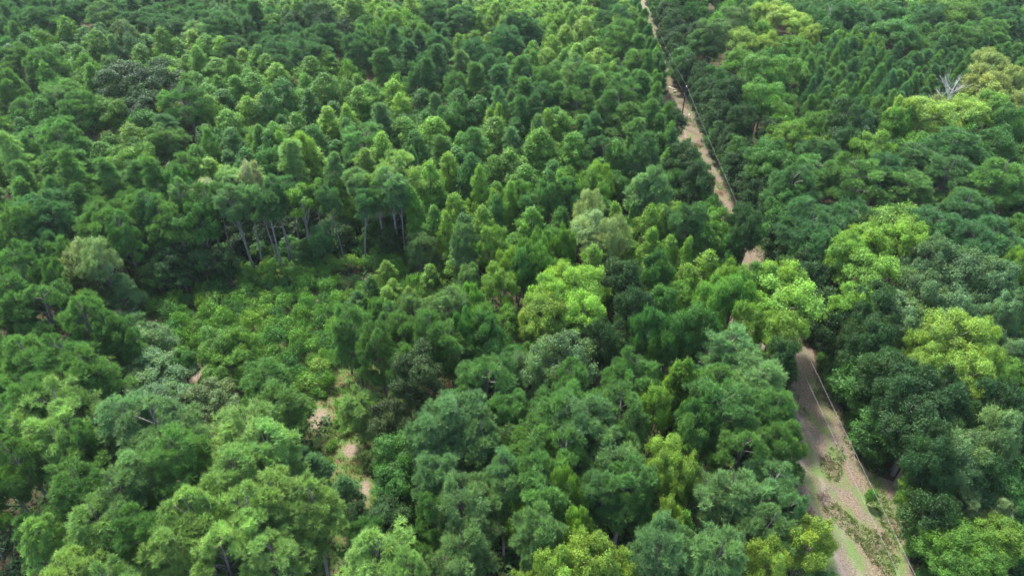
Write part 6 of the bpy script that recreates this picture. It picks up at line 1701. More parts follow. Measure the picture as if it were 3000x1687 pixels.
MASS = '''0 0 -98.3 114.0 13.1 3.56
0 2 38.3 224.4 13.6 2.80
0 1 23.7 111.3 10.7 3.10
0 0 -69.6 117.6 11.2 3.52
0 0 38.0 204.2 12.5 2.64
0 0 6.0 168.9 11.2 4.20
0 0 -69.9 101.5 12.3 3.03
0 0 -112.2 140.9 12.0 4.20
0 0 38.0 196.5 13.5 2.39
0 1 0.0 129.1 12.2 3.10
0 0 -90.8 107.0 12.5 3.24
0 0 -75.4 80.7 10.1 2.94
0 0 -107.0 133.2 10.3 4.20
0 2 -31.4 96.7 10.4 2.70
0 2 -6.1 185.1 11.6 4.20
0 0 -101.7 128.2 10.4 3.98
0 0 -83.8 101.7 11.6 3.10
0 2 -31.4 177.1 11.0 4.20
0 0 -78.8 105.7 13.4 2.88
0 1 27.4 108.7 11.7 2.70
0 2 -11.1 190.5 12.0 4.20
0 0 24.6 158.6 12.6 3.48
0 0 -88.6 112.9 12.9 3.10
0 0 -80.8 88.7 11.0 2.88
0 2 40.3 235.3 14.4 2.55
0 2 -18.7 178.9 13.1 3.71
0 0 -98.7 119.7 11.7 3.40
0 5 29.8 102.9 10.0 2.70
0 2 -20.7 201.6 12.3 4.20
0 0 -73.8 84.3 10.5 2.72
0 0 -128.4 164.5 12.8 4.20
0 0 -74.3 105.1 12.3 2.78
0 2 -16.9 117.7 8.7 3.10
0 5 31.6 89.0 8.1 2.70
0 0 30.5 177.2 12.3 3.69
0 0 -118.0 147.8 13.0 3.72
0 0 26.6 145.4 11.9 3.10
0 0 -78.3 85.6 10.3 2.70
0 0 -82.7 97.6 10.5 2.89
0 2 -83.4 205.0 13.0 4.20
0 2 40.7 239.8 12.7 2.53
0 2 39.0 228.1 13.4 2.34
0 2 -62.6 203.9 12.3 4.11
0 1 57.8 199.6 11.2 4.20
0 2 -59.8 197.7 10.9 4.20
0 0 -109.8 150.4 11.8 3.64
0 2 -67.7 195.6 10.8 4.20
0 2 -70.7 201.7 11.3 4.20
0 5 49.5 127.3 9.3 3.10
0 0 29.2 161.2 12.6 3.10
0 0 -71.4 88.3 9.0 2.70
0 0 38.8 220.0 12.9 2.23
0 0 40.0 231.5 12.5 2.37
0 2 -22.2 174.6 13.2 3.17
0 11 49.4 78.8 6.5 2.70
0 0 -130.9 170.4 12.6 3.86
0 2 76.7 129.4 10.1 3.10
0 2 100.6 223.0 13.3 4.20
0 0 -109.2 160.0 11.9 3.56
0 0 -12.0 163.9 11.3 3.10
0 2 107.1 220.4 12.8 4.20
0 2 -76.8 207.6 12.3 3.90
0 0 -41.6 197.1 13.2 3.42
0 2 -25.7 192.9 12.9 3.35
0 2 141.9 203.6 12.8 4.20
0 2 41.7 258.8 14.2 2.28
0 1 -55.7 78.4 6.1 2.70
0 2 151.1 205.7 13.0 4.20
0 0 70.5 143.1 10.1 3.10
0 1 -22.4 146.5 8.9 3.10
0 2 -97.2 222.6 11.7 4.20
0 2 -34.9 184.1 12.0 3.25
0 2 -150.5 208.7 12.9 4.20
0 2 93.3 222.7 11.4 4.20
0 2 -141.1 194.4 11.3 4.20
0 2 -120.7 230.0 12.6 4.20
0 2 135.6 208.8 11.5 4.20
0 2 -111.6 222.6 11.4 4.20
0 2 153.7 224.3 13.4 4.20
0 2 -85.6 230.4 10.9 4.20
0 2 -120.5 221.6 11.4 4.20
0 2 -140.5 218.6 12.0 4.20
0 2 -118.8 236.8 12.3 4.20
0 2 -100.5 229.6 11.1 4.20
0 2 -137.5 227.8 12.3 4.20
0 2 -18.8 195.5 12.3 3.15
0 2 146.9 223.4 12.3 4.20
0 2 160.9 221.6 12.9 4.20
0 0 75.1 144.2 9.0 3.10
0 0 41.3 255.0 12.2 2.21
0 2 -102.8 219.3 9.9 4.20
0 2 -137.5 240.5 12.7 4.20
0 2 -130.3 227.7 11.4 4.20
0 2 -120.5 247.7 12.5 4.20
0 2 -113.8 229.7 10.9 4.20
0 2 -126.3 235.2 11.7 4.20
0 2 160.7 232.3 13.0 4.20
0 2 -146.9 240.3 12.9 4.20
0 0 69.1 148.3 8.7 3.10
0 0 -36.2 198.2 12.5 3.10
0 2 -152.1 244.5 13.3 4.20
0 0 65.4 157.3 9.1 3.10
0 2 -131.7 243.5 12.2 4.20
0 2 152.0 217.7 11.2 4.20
0 2 -102.2 248.3 11.4 4.20
0 2 -106.9 229.6 10.2 4.20
0 2 -125.0 242.6 11.7 4.20
0 2 -150.0 224.3 11.4 4.20
0 2 -104.2 255.3 11.9 4.20
0 2 -162.9 237.5 12.8 4.20
0 2 172.4 237.5 13.3 4.20
0 2 -112.0 246.5 11.4 4.20
0 5 -22.1 118.2 5.0 3.10
0 2 165.0 242.1 13.1 4.20
0 2 146.5 255.9 13.3 4.20
0 2 -104.8 238.2 10.4 4.20
0 0 72.9 179.3 10.9 3.10
0 0 -25.9 198.3 11.2 3.14
0 11 -32.4 117.3 5.0 3.10
0 0 -31.8 200.1 11.8 3.10
0 2 -112.0 237.6 10.4 4.20
0 2 -129.8 251.1 12.0 4.20
0 2 152.7 231.0 11.4 4.20
0 2 154.2 249.8 12.7 4.20
0 0 32.3 199.7 11.6 3.10
0 0 -119.3 161.8 11.4 3.10
0 11 55.0 170.6 9.3 3.10
0 2 -119.6 254.9 11.7 4.20
0 0 83.6 143.9 8.0 3.10
0 0 63.0 152.4 7.9 3.10
0 2 -162.7 261.5 13.2 4.20
0 2 140.0 259.3 12.1 4.20
0 2 -114.6 261.9 11.4 4.20
0 2 159.0 245.4 11.9 4.20
0 2 -122.9 260.4 11.5 4.20
0 11 -50.6 118.0 5.0 3.10
0 2 -132.6 261.3 11.8 4.20
0 4 96.2 156.0 9.0 3.10
0 5 50.5 142.9 6.5 3.10
0 2 -110.6 253.3 10.4 4.20
0 2 175.0 252.8 12.7 4.20
0 11 -30.4 106.1 5.0 2.70
0 2 -33.1 193.7 9.8 3.10
0 2 -156.0 256.9 11.8 4.20
0 0 74.0 187.7 10.2 3.10
0 11 54.0 175.3 8.6 3.10
0 0 67.7 165.1 8.1 3.10
0 2 -172.9 244.6 11.5 4.20
0 0 63.8 171.8 8.4 3.10
0 2 175.8 243.5 11.4 4.20
0 2 184.4 259.9 12.8 4.20
0 2 -53.1 197.6 10.0 3.10
0 2 -70.7 207.9 11.2 3.11
0 2 170.5 248.1 11.2 4.20
0 0 103.7 158.3 8.6 3.10
0 2 -75.0 224.9 11.5 3.30
0 2 173.5 260.0 11.8 4.20
0 12 -117.9 176.5 10.1 3.10
0 0 71.5 193.7 9.4 3.10
0 12 -122.7 167.2 9.1 3.10
0 1 -107.4 184.6 9.4 3.10
0 12 -135.2 178.4 9.9 3.10
0 2 32.3 232.1 10.8 3.10
0 2 31.2 239.0 11.3 3.10
0 0 115.7 196.2 9.9 3.10
0 11 54.3 160.2 5.8 3.10
0 2 103.2 153.5 6.7 3.10
0 0 -146.8 195.6 11.0 3.10
0 2 66.7 176.7 6.9 3.10
0 2 98.8 192.5 8.7 3.10
0 0 -138.2 199.8 10.7 3.10
0 2 36.1 239.6 10.6 3.10
0 0 117.0 201.1 9.8 3.10
0 0 -142.7 188.6 9.9 3.10
0 0 -145.0 205.6 11.1 3.10
0 11 55.2 216.6 8.9 3.10
0 11 52.3 182.1 6.5 3.10
0 11 58.1 211.9 8.5 3.10
0 0 -148.7 201.5 10.8 3.10
0 5 58.2 235.3 10.0 3.10
0 2 23.9 244.0 10.0 3.10
0 2 26.5 261.0 11.3 3.10
0 0 133.5 173.0 7.9 3.10
0 0 138.2 182.2 8.6 3.10
0 2 -148.9 215.4 11.0 3.10
0 0 103.9 192.6 7.7 3.10
0 0 -144.1 211.2 10.2 3.10
0 2 -155.6 211.5 10.7 3.10
0 2 -142.8 225.6 11.0 3.10
0 2 34.0 260.2 10.6 3.10
0 11 62.2 226.1 8.6 3.10
0 2 -162.7 226.0 11.8 3.10
0 2 -159.0 229.3 11.7 3.10
0 2 124.2 164.1 6.6 3.10
0 0 73.6 198.4 6.9 3.10
0 2 -151.4 235.2 11.7 3.10
0 11 57.3 229.2 8.4 3.10
0 2 -142.7 234.3 11.1 3.10
0 11 67.9 235.7 8.9 3.10
0 2 -155.6 225.4 11.0 3.10
0 11 54.6 208.4 7.0 3.10
0 11 58.5 222.3 7.8 3.10
0 2 -132.9 237.1 10.6 3.10
0 2 -156.0 238.8 11.6 3.10
0 2 -159.0 215.9 10.3 3.10
0 5 70.9 240.4 9.0 3.10
0 5 63.0 236.0 8.5 3.10
0 2 -142.0 250.2 11.5 3.10
0 2 129.8 166.9 6.5 3.10
0 2 -169.9 233.2 11.5 3.10
0 2 -166.4 229.0 11.0 3.10
0 2 -145.4 230.1 10.2 3.10
0 0 35.8 255.6 9.1 3.10
0 11 63.9 230.6 7.9 3.10
0 0 21.1 259.0 9.2 3.10
0 2 -137.2 233.9 9.9 3.10
0 2 -143.7 261.5 11.7 3.10
0 2 -159.0 221.5 9.8 3.10
0 2 -138.9 258.9 11.2 3.10
0 11 70.3 256.7 9.3 3.10
0 2 -154.5 231.5 10.1 3.10
0 2 -143.5 255.9 11.1 3.10
0 2 -168.5 239.1 11.0 3.10
0 2 -142.1 243.7 10.1 3.10
0 11 75.4 256.4 9.1 3.10
0 2 145.4 193.0 7.5 3.10
0 2 128.5 171.8 6.0 3.10
0 2 -137.0 246.6 10.0 3.10
0 2 -151.2 259.9 11.3 3.10
0 2 147.4 200.6 7.8 3.10
0 2 -161.7 250.5 10.8 3.10
0 2 -159.4 242.9 10.3 3.10
0 0 139.3 187.0 6.8 3.10
0 2 -156.4 250.5 10.6 3.10
0 2 -148.3 254.7 10.5 3.10
0 2 -137.3 252.3 9.9 3.10
0 2 -166.5 244.0 10.5 3.10
0 2 -180.4 254.5 11.6 3.10
0 2 -148.9 249.8 10.0 3.10
0 11 59.6 253.8 8.1 3.10
0 5 64.8 248.6 7.8 3.10
0 2 -175.1 252.0 11.0 3.10
0 11 79.0 252.0 8.2 3.10
0 5 55.2 250.7 7.8 3.10
0 2 -171.9 259.3 11.2 3.10
0 2 -177.8 247.7 10.7 3.10
0 11 54.9 261.5 8.3 3.10
0 2 -162.9 255.8 10.4 3.10
0 2 -169.1 249.5 10.3 3.10
0 11 72.6 251.8 7.8 3.10
0 11 89.9 256.6 8.3 3.10
0 2 157.4 213.3 7.8 3.10
0 11 63.9 242.1 7.0 3.10
0 2 -181.1 259.2 10.6 3.10
0 2 -170.2 254.4 10.0 3.10
0 11 54.7 240.8 6.5 3.10
0 11 58.4 258.4 7.2 3.10
0 5 71.9 245.5 6.7 3.10
0 2 164.4 227.2 7.6 3.10
0 11 57.8 245.9 6.2 3.10
0 11 72.1 262.0 7.0 3.10
0 11 65.8 261.8 6.7 3.10
0 11 79.1 259.3 6.6 3.10
0 11 85.2 257.4 6.5 3.10
0 11 63.6 257.5 6.2 3.10
0 11 87.3 261.8 6.6 3.10
0 11 98.7 261.9 6.5 3.10
5 7 72.1 78.7 9.9 2.70
5 5 56.5 51.6 6.4 2.70
7 11 46.3 190.3 8.7 2.66
7 11 -29.4 102.9 5.3 2.07
5 7 75.3 82.3 10.5 2.70
7 11 48.0 174.5 9.9 2.30
5 16 107.6 150.0 13.4 3.63
5 11 65.3 130.2 11.9 3.10
5 5 53.7 42.6 5.5 2.70
5 5 60.8 51.4 6.4 2.70
7 5 -17.6 111.8 5.5 2.05
5 7 76.4 78.3 9.7 2.70
5 11 70.9 129.1 11.7 3.10
7 11 49.4 218.3 10.6 2.61
7 5 50.6 247.2 8.8 3.20
5 5 -79.2 140.9 11.2 3.41
7 11 -49.4 110.3 6.2 2.00
5 7 60.8 128.8 10.6 3.10
5 6 -71.6 151.9 11.5 3.41
7 5 -17.2 103.6 4.9 1.98
5 6 -53.7 137.2 9.1 3.41
5 6 81.6 129.0 11.5 3.10
7 11 -48.5 104.5 5.4 2.01
5 5 102.4 122.0 10.9 3.30
5 5 -22.4 78.7 5.0 2.97
5 11 75.2 138.9 12.0 3.10
7 11 50.1 229.0 10.6 2.61
5 5 90.1 123.1 11.3 3.10
5 7 78.4 84.6 9.4 2.70
7 11 47.1 212.5 10.3 2.47
5 6 56.8 137.2 10.7 3.10
5 7 -10.9 82.5 5.0 2.97
5 5 89.4 128.3 10.3 3.30
5 5 -63.8 136.9 9.1 3.41
5 5 15.6 175.4 11.7 3.41
5 5 26.5 196.9 11.9 3.76
5 6 72.6 207.3 11.5 4.20
7 5 -24.7 102.7 5.8 1.75
7 11 46.4 193.5 9.0 2.37
7 5 46.7 200.8 9.5 2.38
5 6 -40.4 171.9 11.4 3.41
5 7 82.1 91.6 9.8 2.70
7 11 -44.4 103.2 5.1 1.92
5 6 -28.2 164.1 10.0 3.41
5 5 100.3 203.7 11.5 4.20
5 5 97.2 118.3 10.3 3.10
7 5 50.2 236.0 11.4 2.44
5 6 -44.3 163.2 10.1 3.41
5 6 65.5 197.8 11.9 3.76
5 5 67.7 182.7 10.7 3.73
5 6 -100.8 179.7 8.6 4.36
5 6 -65.5 237.3 12.1 4.30
7 11 -41.8 105.7 5.7 1.77
5 5 93.7 132.7 10.8 3.10
7 11 -19.9 106.0 5.7 1.70
5 6 -43.2 215.5 9.7 4.31
5 5 100.1 131.9 11.0 3.10
5 12 -52.2 74.7 5.7 2.70
5 5 -121.2 181.8 11.8 3.85
7 11 -23.1 110.5 3.9 2.12
5 11 -54.8 202.8 13.2 3.48
7 11 50.3 239.2 8.6 2.73
5 6 -93.8 170.6 11.9 3.41
5 6 -103.5 157.8 11.2 3.41
5 6 99.4 146.3 11.3 3.18
5 5 110.0 135.4 11.6 3.10
5 6 -83.1 130.9 7.9 3.41
5 6 112.2 143.2 10.8 3.32
5 6 -34.0 161.4 8.6 3.41
7 11 -55.7 109.6 5.8 1.80
7 11 -36.7 113.5 4.8 1.93
5 5 116.5 211.6 11.3 4.20
7 11 -47.2 101.5 4.8 1.83
5 5 104.0 127.5 10.2 3.10
5 11 -65.7 215.0 12.4 3.74
5 6 1.6 174.5 9.4 3.41
7 11 -54.5 104.2 6.0 1.70
5 6 -84.7 136.4 8.1 3.41
5 7 -41.6 252.8 12.1 4.25
5 5 108.2 130.9 10.5 3.10
5 7 6.0 213.3 10.3 3.84
5 6 -90.7 177.9 10.6 3.56
5 6 63.5 142.1 8.8 3.10
5 6 108.0 139.7 10.9 3.10
5 6 17.3 189.9 10.4 3.41
5 7 -44.1 258.8 12.0 4.26
5 6 6.2 189.5 10.2 3.41
7 11 -32.2 100.5 4.9 1.68
7 11 -16.5 99.9 4.7 1.65
5 6 61.0 148.1 9.0 3.10
7 11 -33.5 107.5 3.7 2.02
5 7 13.0 212.8 12.2 3.41
5 5 102.5 249.6 12.4 4.20
5 5 102.4 229.3 10.7 4.20
5 6 -109.0 176.7 11.1 3.42
7 11 50.0 250.4 10.7 2.32
5 6 -89.9 147.9 9.7 3.10
7 11 -53.1 107.1 5.3 1.70
5 7 2.1 231.5 10.2 3.92
5 6 -1.8 215.8 10.2 3.67
7 11 -52.5 113.2 3.7 2.11
5 6 145.8 233.3 12.3 4.20
7 5 -38.7 101.5 4.4 1.74
5 11 -65.8 209.3 12.1 3.40
5 6 134.8 234.9 11.9 4.20
5 6 135.9 227.3 11.3 4.20
5 5 99.6 235.7 10.6 4.19
7 11 -31.4 113.5 5.5 1.64
5 5 118.0 226.5 10.5 4.20
5 6 -105.8 168.1 9.9 3.41
5 6 115.9 234.8 10.9 4.20
5 6 -31.1 217.1 11.8 3.41
5 7 9.0 243.6 10.2 4.05
5 5 124.6 238.2 11.4 4.20
5 16 95.8 149.9 9.1 3.20
5 5 -21.4 255.1 10.6 4.11
5 5 113.1 206.6 11.9 3.57
5 16 120.5 153.4 11.1 3.10
5 11 -56.3 217.5 13.0 3.27
5 5 94.2 252.9 11.1 4.20
5 5 121.0 254.6 12.0 4.20
5 6 -88.5 167.0 8.7 3.41
5 6 157.3 239.1 12.4 4.20
7 11 -42.9 109.5 4.8 1.69
5 7 2.2 225.3 10.0 3.71
5 6 -33.5 250.5 12.1 3.75
5 6 -132.6 198.0 12.0 3.56
5 7 2.8 219.7 10.9 3.46
5 6 131.7 250.9 12.0 4.20
5 7 -11.3 202.5 9.7 3.41
7 11 -45.5 107.8 5.4 1.58
5 5 109.4 238.9 10.9 4.08
5 5 104.2 257.1 11.4 4.20
5 5 127.5 228.1 11.0 4.04
7 5 -44.5 112.9 3.5 2.00
5 6 148.4 242.0 11.8 4.20
5 6 -90.6 242.5 12.3 3.76
5 6 139.8 243.4 11.5 4.20
5 5 130.5 204.4 11.8 3.60
7 5 -23.8 105.6 5.2 1.50
7 11 50.5 243.5 7.8 2.50
5 16 116.1 155.2 10.3 3.10
5 7 -42.4 229.1 12.0 3.41
5 6 131.2 241.7 10.7 4.20
5 5 -43.3 209.8 12.1 3.10
5 5 117.6 260.9 11.5 4.20
5 6 -25.9 206.3 11.5 3.10
5 5 119.9 206.4 10.8 3.64
7 5 -26.3 108.9 5.9 1.41
5 6 -69.1 249.4 10.5 3.98
5 12 -103.3 191.2 12.4 3.10
5 7 -49.7 232.6 11.3 3.53
5 16 124.2 157.5 10.5 3.10
5 6 -39.3 207.3 11.5 3.10
7 11 -34.7 103.7 3.7 1.73
7 11 -53.6 100.6 4.9 1.55
5 6 -91.3 184.4 8.4 3.54
5 6 -62.9 248.3 11.5 3.67
5 6 168.3 231.8 10.9 4.20
5 5 107.9 232.1 11.1 3.72
5 6 165.3 259.7 12.4 4.20
5 7 30.3 214.3 9.5 3.44
5 6 130.8 261.7 11.2 4.20
5 6 68.8 213.4 12.2 3.10
5 6 -42.5 202.4 10.6 3.10
5 6 -5.2 237.5 11.0 3.46
5 6 -71.6 254.6 10.7 3.87
5 5 89.3 205.4 12.1 3.10
5 12 -112.8 196.0 12.3 3.10
5 6 165.4 252.8 11.6 4.20
5 6 24.5 248.8 12.2 3.41
5 6 143.3 250.2 10.6 4.20
5 5 -37.4 215.9 11.5 3.10
5 6 -55.0 255.4 8.9 4.17
5 7 26.3 219.6 9.6 3.41
5 6 28.9 245.3 11.8 3.41
5 6 153.7 259.1 11.3 4.20
5 7 -8.5 232.1 9.6 3.56
5 6 -84.5 261.4 11.9 3.74
5 6 159.0 255.1 11.2 4.20
5 5 110.6 244.8 10.8 3.83
7 11 51.1 258.8 8.2 2.38
5 5 -32.0 206.0 10.1 3.10
7 11 -28.2 113.3 3.5 1.79
5 6 26.9 254.0 12.2 3.41
5 5 124.0 260.9 10.9 4.05
5 6 181.4 253.4 11.7 4.20
5 6 -73.9 219.5 10.0 3.41
5 6 12.5 261.7 12.5 3.41
5 6 -30.1 211.9 10.3 3.10
5 6 -29.5 242.4 10.9 3.41
5 6 -77.8 255.7 9.9 3.89
5 5 -111.6 203.3 9.5 3.46
7 11 -13.1 113.5 4.3 1.55
5 5 119.4 242.4 11.4 3.65
5 6 80.9 195.6 9.9 3.10
5 5 120.2 221.1 11.3 3.39
5 6 -49.9 209.3 10.0 3.10
5 5 94.7 205.4 11.0 3.10
5 5 115.8 249.0 11.0 3.72
5 5 108.5 226.2 10.7 3.47
5 6 91.9 200.6 10.4 3.10
5 6 -8.6 255.5 10.2 3.60
5 5 110.7 260.4 10.5 3.89
7 5 -50.2 99.5 3.7 1.61
5 5 104.0 242.3 11.9 3.41
5 6 -80.1 220.0 9.3 3.45
5 6 -2.2 243.7 9.1 3.62
5 6 69.0 229.9 11.9 3.10
5 6 101.7 197.2 10.3 3.10
5 6 -68.1 219.8 9.0 3.41
5 7 5.2 238.3 9.5 3.41
5 6 78.1 200.0 9.4 3.10
5 6 85.0 224.9 11.1 3.16
5 5 -91.4 221.1 9.5 3.41
5 6 73.2 235.2 12.0 3.10
5 7 24.6 232.4 9.1 3.41
5 6 62.9 219.7 10.4 3.10
5 5 124.0 246.6 10.7 3.66
5 5 -81.1 227.0 9.5 3.41
5 5 75.5 226.0 11.1 3.10
6 5 -26.3 95.4 6.0 1.10
7 11 -55.8 113.9 3.3 1.79
7 5 -22.8 100.4 3.3 1.53
5 6 70.5 224.1 10.5 3.10
5 5 86.1 236.2 11.7 3.10
5 5 87.7 231.0 11.2 3.10
7 11 -39.1 107.3 3.8 1.50
5 5 -76.9 240.4 9.1 3.49
5 5 -97.2 237.3 9.2 3.52
5 6 78.1 230.2 10.3 3.16
7 11 -53.0 109.8 4.5 1.45
7 11 -40.7 113.7 3.6 1.59
5 5 -100.3 242.6 9.9 3.41
5 6 -17.7 260.8 9.2 3.51
5 5 93.5 233.1 10.5 3.15
5 5 96.3 228.7 10.6 3.10
5 5 80.5 235.7 10.6 3.10
7 5 -43.9 100.3 3.6 1.46
7 5 -29.6 110.0 4.0 1.42
7 5 -23.2 113.7 4.1 1.40
7 11 -32.9 110.4 3.6 1.48
5 6 -60.4 243.7 8.6 3.41
5 5 -92.7 252.2 9.8 3.41
7 11 -40.1 111.0 3.7 1.49
5 5 89.0 243.4 11.0 3.10
5 5 77.9 239.8 10.3 3.10
5 5 99.3 244.4 11.1 3.10
5 6 -45.8 248.9 8.3 3.44
5 5 93.7 239.4 9.9 3.17
5 5 82.7 240.1 10.0 3.10
5 5 92.4 247.3 10.6 3.10
5 5 88.6 250.7 10.7 3.10
5 5 -98.5 256.7 9.4 3.41
5 5 92.8 260.7 10.9 3.10
5 5 98.3 256.9 10.7 3.10
5 5 112.3 254.9 10.9 3.10
5 5 81.1 246.8 9.6 3.10
4 5 -57.9 250.1 8.4 3.53
4 5 -96.4 215.3 9.2 3.10
4 7 -47.3 254.1 10.6 3.14
4 6 30.8 250.0 10.4 3.10
4 6 -79.5 245.4 10.8 3.10
4 5 -94.5 230.9 9.2 3.24
4 5 -27.9 247.8 9.0 3.24
4 7 18.6 235.1 8.8 3.10
4 5 -85.4 241.9 9.2 3.29
4 6 -83.1 236.2 9.8 3.10
4 5 -85.2 222.0 8.8 3.12
4 6 3.1 243.7 9.3 3.11
4 6 -11.3 250.9 9.4 3.10
4 6 -53.1 240.4 8.7 3.15
4 5 -88.6 248.0 10.1 3.10
4 6 -58.7 238.9 8.6 3.10
4 7 10.2 249.3 8.9 3.10
4 7 6.2 258.2 9.1 3.14
4 6 0.3 260.2 9.5 3.10
4 5 -84.7 255.0 9.7 3.10
4 5 -95.0 261.2 9.4 3.17
4 5 -105.8 261.8 10.1 3.10
4 5 -96.0 248.6 8.7 3.10
4 5 -52.5 261.2 8.5 3.12
8 7 -30.4 67.5 1.7 0.81
8 6 -26.9 67.5 1.4 0.89
8 5 46.3 176.6 2.3 1.35
8 7 -29.4 98.5 1.6 1.01
8 6 45.7 141.0 2.6 1.05
8 6 -29.7 101.1 1.7 0.98
8 6 -29.5 67.9 1.8 0.78
8 5 45.2 85.0 1.8 0.90
8 5 -41.1 98.9 1.5 1.03
8 5 -56.6 92.8 1.7 0.97
8 7 -24.5 55.2 1.4 0.77
8 6 -15.3 52.3 1.4 0.72
8 6 -25.4 99.8 1.7 0.93
8 6 -35.0 66.9 1.6 0.78
8 5 -54.7 95.6 1.7 0.96
8 5 -31.6 102.4 1.6 0.97
8 5 48.3 197.5 2.9 1.23
8 6 47.9 209.6 2.9 1.29
8 7 -56.2 102.3 1.7 0.99
8 6 -19.4 63.4 1.4 0.77
8 7 -19.3 52.3 1.5 0.69
8 5 -15.7 53.9 1.5 0.68
8 11 48.0 220.8 2.4 1.43
8 7 -33.2 101.9 1.6 0.95
8 6 -15.7 55.7 1.4 0.71
8 6 -47.5 95.2 1.6 0.95
8 5 -21.1 50.2 1.2 0.73
8 5 -29.3 62.7 1.3 0.78
8 11 46.9 189.4 2.3 1.24
8 6 -22.6 63.6 1.4 0.72
8 6 -17.9 65.0 1.4 0.70
8 7 -22.6 55.7 1.3 0.70
8 6 -21.6 60.6 1.4 0.69
8 7 -39.5 99.6 1.4 0.92
8 5 -43.6 96.3 1.3 0.96
8 6 -21.2 63.4 1.2 0.73
8 6 45.8 100.3 1.7 0.85
8 6 -20.2 63.6 1.3 0.69
8 11 45.6 104.9 1.5 0.89
8 6 -28.1 66.3 1.2 0.76
8 6 -14.5 101.9 1.3 0.90
8 7 -20.0 49.2 1.1 0.65
8 6 -22.8 57.9 1.1 0.69
8 5 -16.0 47.2 1.3 0.58
8 11 44.1 86.2 1.3 0.81
8 6 -19.9 65.4 1.2 0.70
8 6 -17.9 61.4 1.3 0.63
8 5 -17.3 56.1 1.3 0.61
8 6 -22.5 64.9 1.3 0.65
8 11 45.9 107.3 1.5 0.82
8 6 -22.7 67.6 1.1 0.69
8 6 -22.4 65.8 1.3 0.62
8 6 -16.6 56.9 1.3 0.58
8 6 -16.8 59.4 1.1 0.66
8 11 47.9 200.7 1.9 1.16
8 6 -20.3 50.0 1.1 0.61
8 6 -23.2 65.3 1.4 0.60
8 7 -15.9 57.0 1.2 0.60
8 5 -33.9 67.2 1.2 0.67
8 6 -24.8 57.3 1.2 0.60
8 11 48.0 212.5 2.0 1.13
8 6 -31.6 67.0 1.0 0.68
8 5 -17.7 57.3 1.2 0.55
8 5 -20.9 61.0 1.1 0.60
8 6 -22.6 58.7 1.1 0.60
8 5 -19.2 50.4 1.1 0.55
8 6 -26.6 56.1 1.0 0.60
8 6 -34.4 66.0 1.1 0.64
8 6 -22.7 62.1 1.1 0.61
8 6 -25.7 67.1 1.0 0.64
8 11 49.7 232.8 2.3 1.06
8 7 -33.3 68.1 1.0 0.66
8 5 -28.8 64.3 1.3 0.56
8 6 -19.1 47.6 1.0 0.56
8 7 -32.3 66.5 1.3 0.56
8 5 -21.8 65.5 1.1 0.59
8 6 -20.9 64.2 1.2 0.54
8 6 -17.9 63.3 1.1 0.57
8 6 -18.1 56.5 0.9 0.59
8 6 47.6 184.7 1.9 0.91
8 6 -28.3 62.9 1.0 0.59
8 6 -20.7 62.5 1.0 0.58
8 6 -22.0 62.1 1.0 0.57
8 5 -17.0 61.9 1.0 0.55
8 11 47.5 204.7 1.8 0.99
8 6 -29.7 66.6 1.1 0.56
8 6 -25.8 55.3 0.9 0.57
8 6 -39.0 68.1 1.2 0.56
8 11 46.1 160.9 1.4 0.88
8 6 -25.4 56.5 0.9 0.54
8 6 -24.5 56.5 1.1 0.49
8 5 -18.1 65.9 0.9 0.58
8 7 -17.5 60.8 1.0 0.52
8 6 -16.2 58.5 1.1 0.49
8 5 -25.5 54.3 0.9 0.52
8 7 -16.6 56.2 1.0 0.48
8 11 46.6 173.1 1.4 0.86
8 5 -20.7 65.6 0.9 0.53
8 5 48.6 224.9 1.9 0.90
8 7 -40.0 67.7 1.0 0.52
8 5 -25.8 68.1 1.1 0.48
8 6 -23.2 54.0 0.9 0.47
8 7 -21.2 66.1 0.8 0.53
8 7 -21.9 52.8 0.7 0.48
8 5 -16.7 60.6 0.9 0.46
8 6 -15.4 52.9 0.8 0.46
8 5 -23.8 54.5 0.7 0.46
8 6 -33.2 66.8 0.7 0.49
8 7 -17.4 62.6 0.7 0.45'''

COL = dict(p1=(.09, .2, .052), p2=(.12, .228, .086), p3=(.063, .155, .055), p4=(.18, .305, .088), p2d=(.07, .17, .065),
           g1=(.05, .145, .03), g2=(.085, .205, .03), g3=(.118, .235, .034), gy=(.175, .285, .05), gb=(.195, .36, .055), gm=(.14, .275, .04), g4=(.028, .075, .022),
           g5=(.09, .175, .072), ol=(.09, .14, .045), od=(.05, .088, .03), pw=(.22, .27, .16), py=(.2, .28, .085), po=(.15, .235, .09), g2d=(.048, .115, .03))
VARN = dict(P=7, T=4, N=3, Q=7, G=10, B=6, U=2, V=4, W=2, S=5, E=4, C=9)
_proto = {}
def proto(kind, v):
    """Shared crown and trunk meshes of one form of a tree kind."""
    if (kind, v) not in _proto:
        (V_, F_, T_), tb, Ht, Rd = build_kind(kind, 100 * v + sum(map(ord, kind)))
        pine = kind in 'PTNQC'
        _proto[kind, v] = (mesh_np('crown', V_, F_, NEEDLE if pine else LEAF, tone=T_),
                           tb.mesh('trunk', BARK if pine and kind != 'T' else PALEBARK if kind in 'TUVW' else BARK), Ht, Rd)
    return _proto[kind, v]
NAME = dict(P='pine_tree', T='pine_tree', N='pine_tree', Q='young_pine', G='sweetgum_tree', B='broadleaf_tree', U='broadleaf_tree', E='broadleaf_tree', S='shrub')
CAT = dict(pine_tree='pine tree', young_pine='young pine', sweetgum_tree='sweetgum tree', broadleaf_tree='broadleaf tree', shrub='shrub')
GRP = dict(pine_tree='pines of the closed forest', young_pine='slender young pines', sweetgum_tree='cone-shaped sweetgums',
           broadleaf_tree='broadleaf trees of the forest', shrub='low shrubs of the clearing and track edge')
def tag(o, label=None, cat=None, group=None, kind=None):
    if label: o['label'] = label
    if cat: o['category'] = cat
    if group: o['group'] = group
    if kind: o['kind'] = kind
    return o
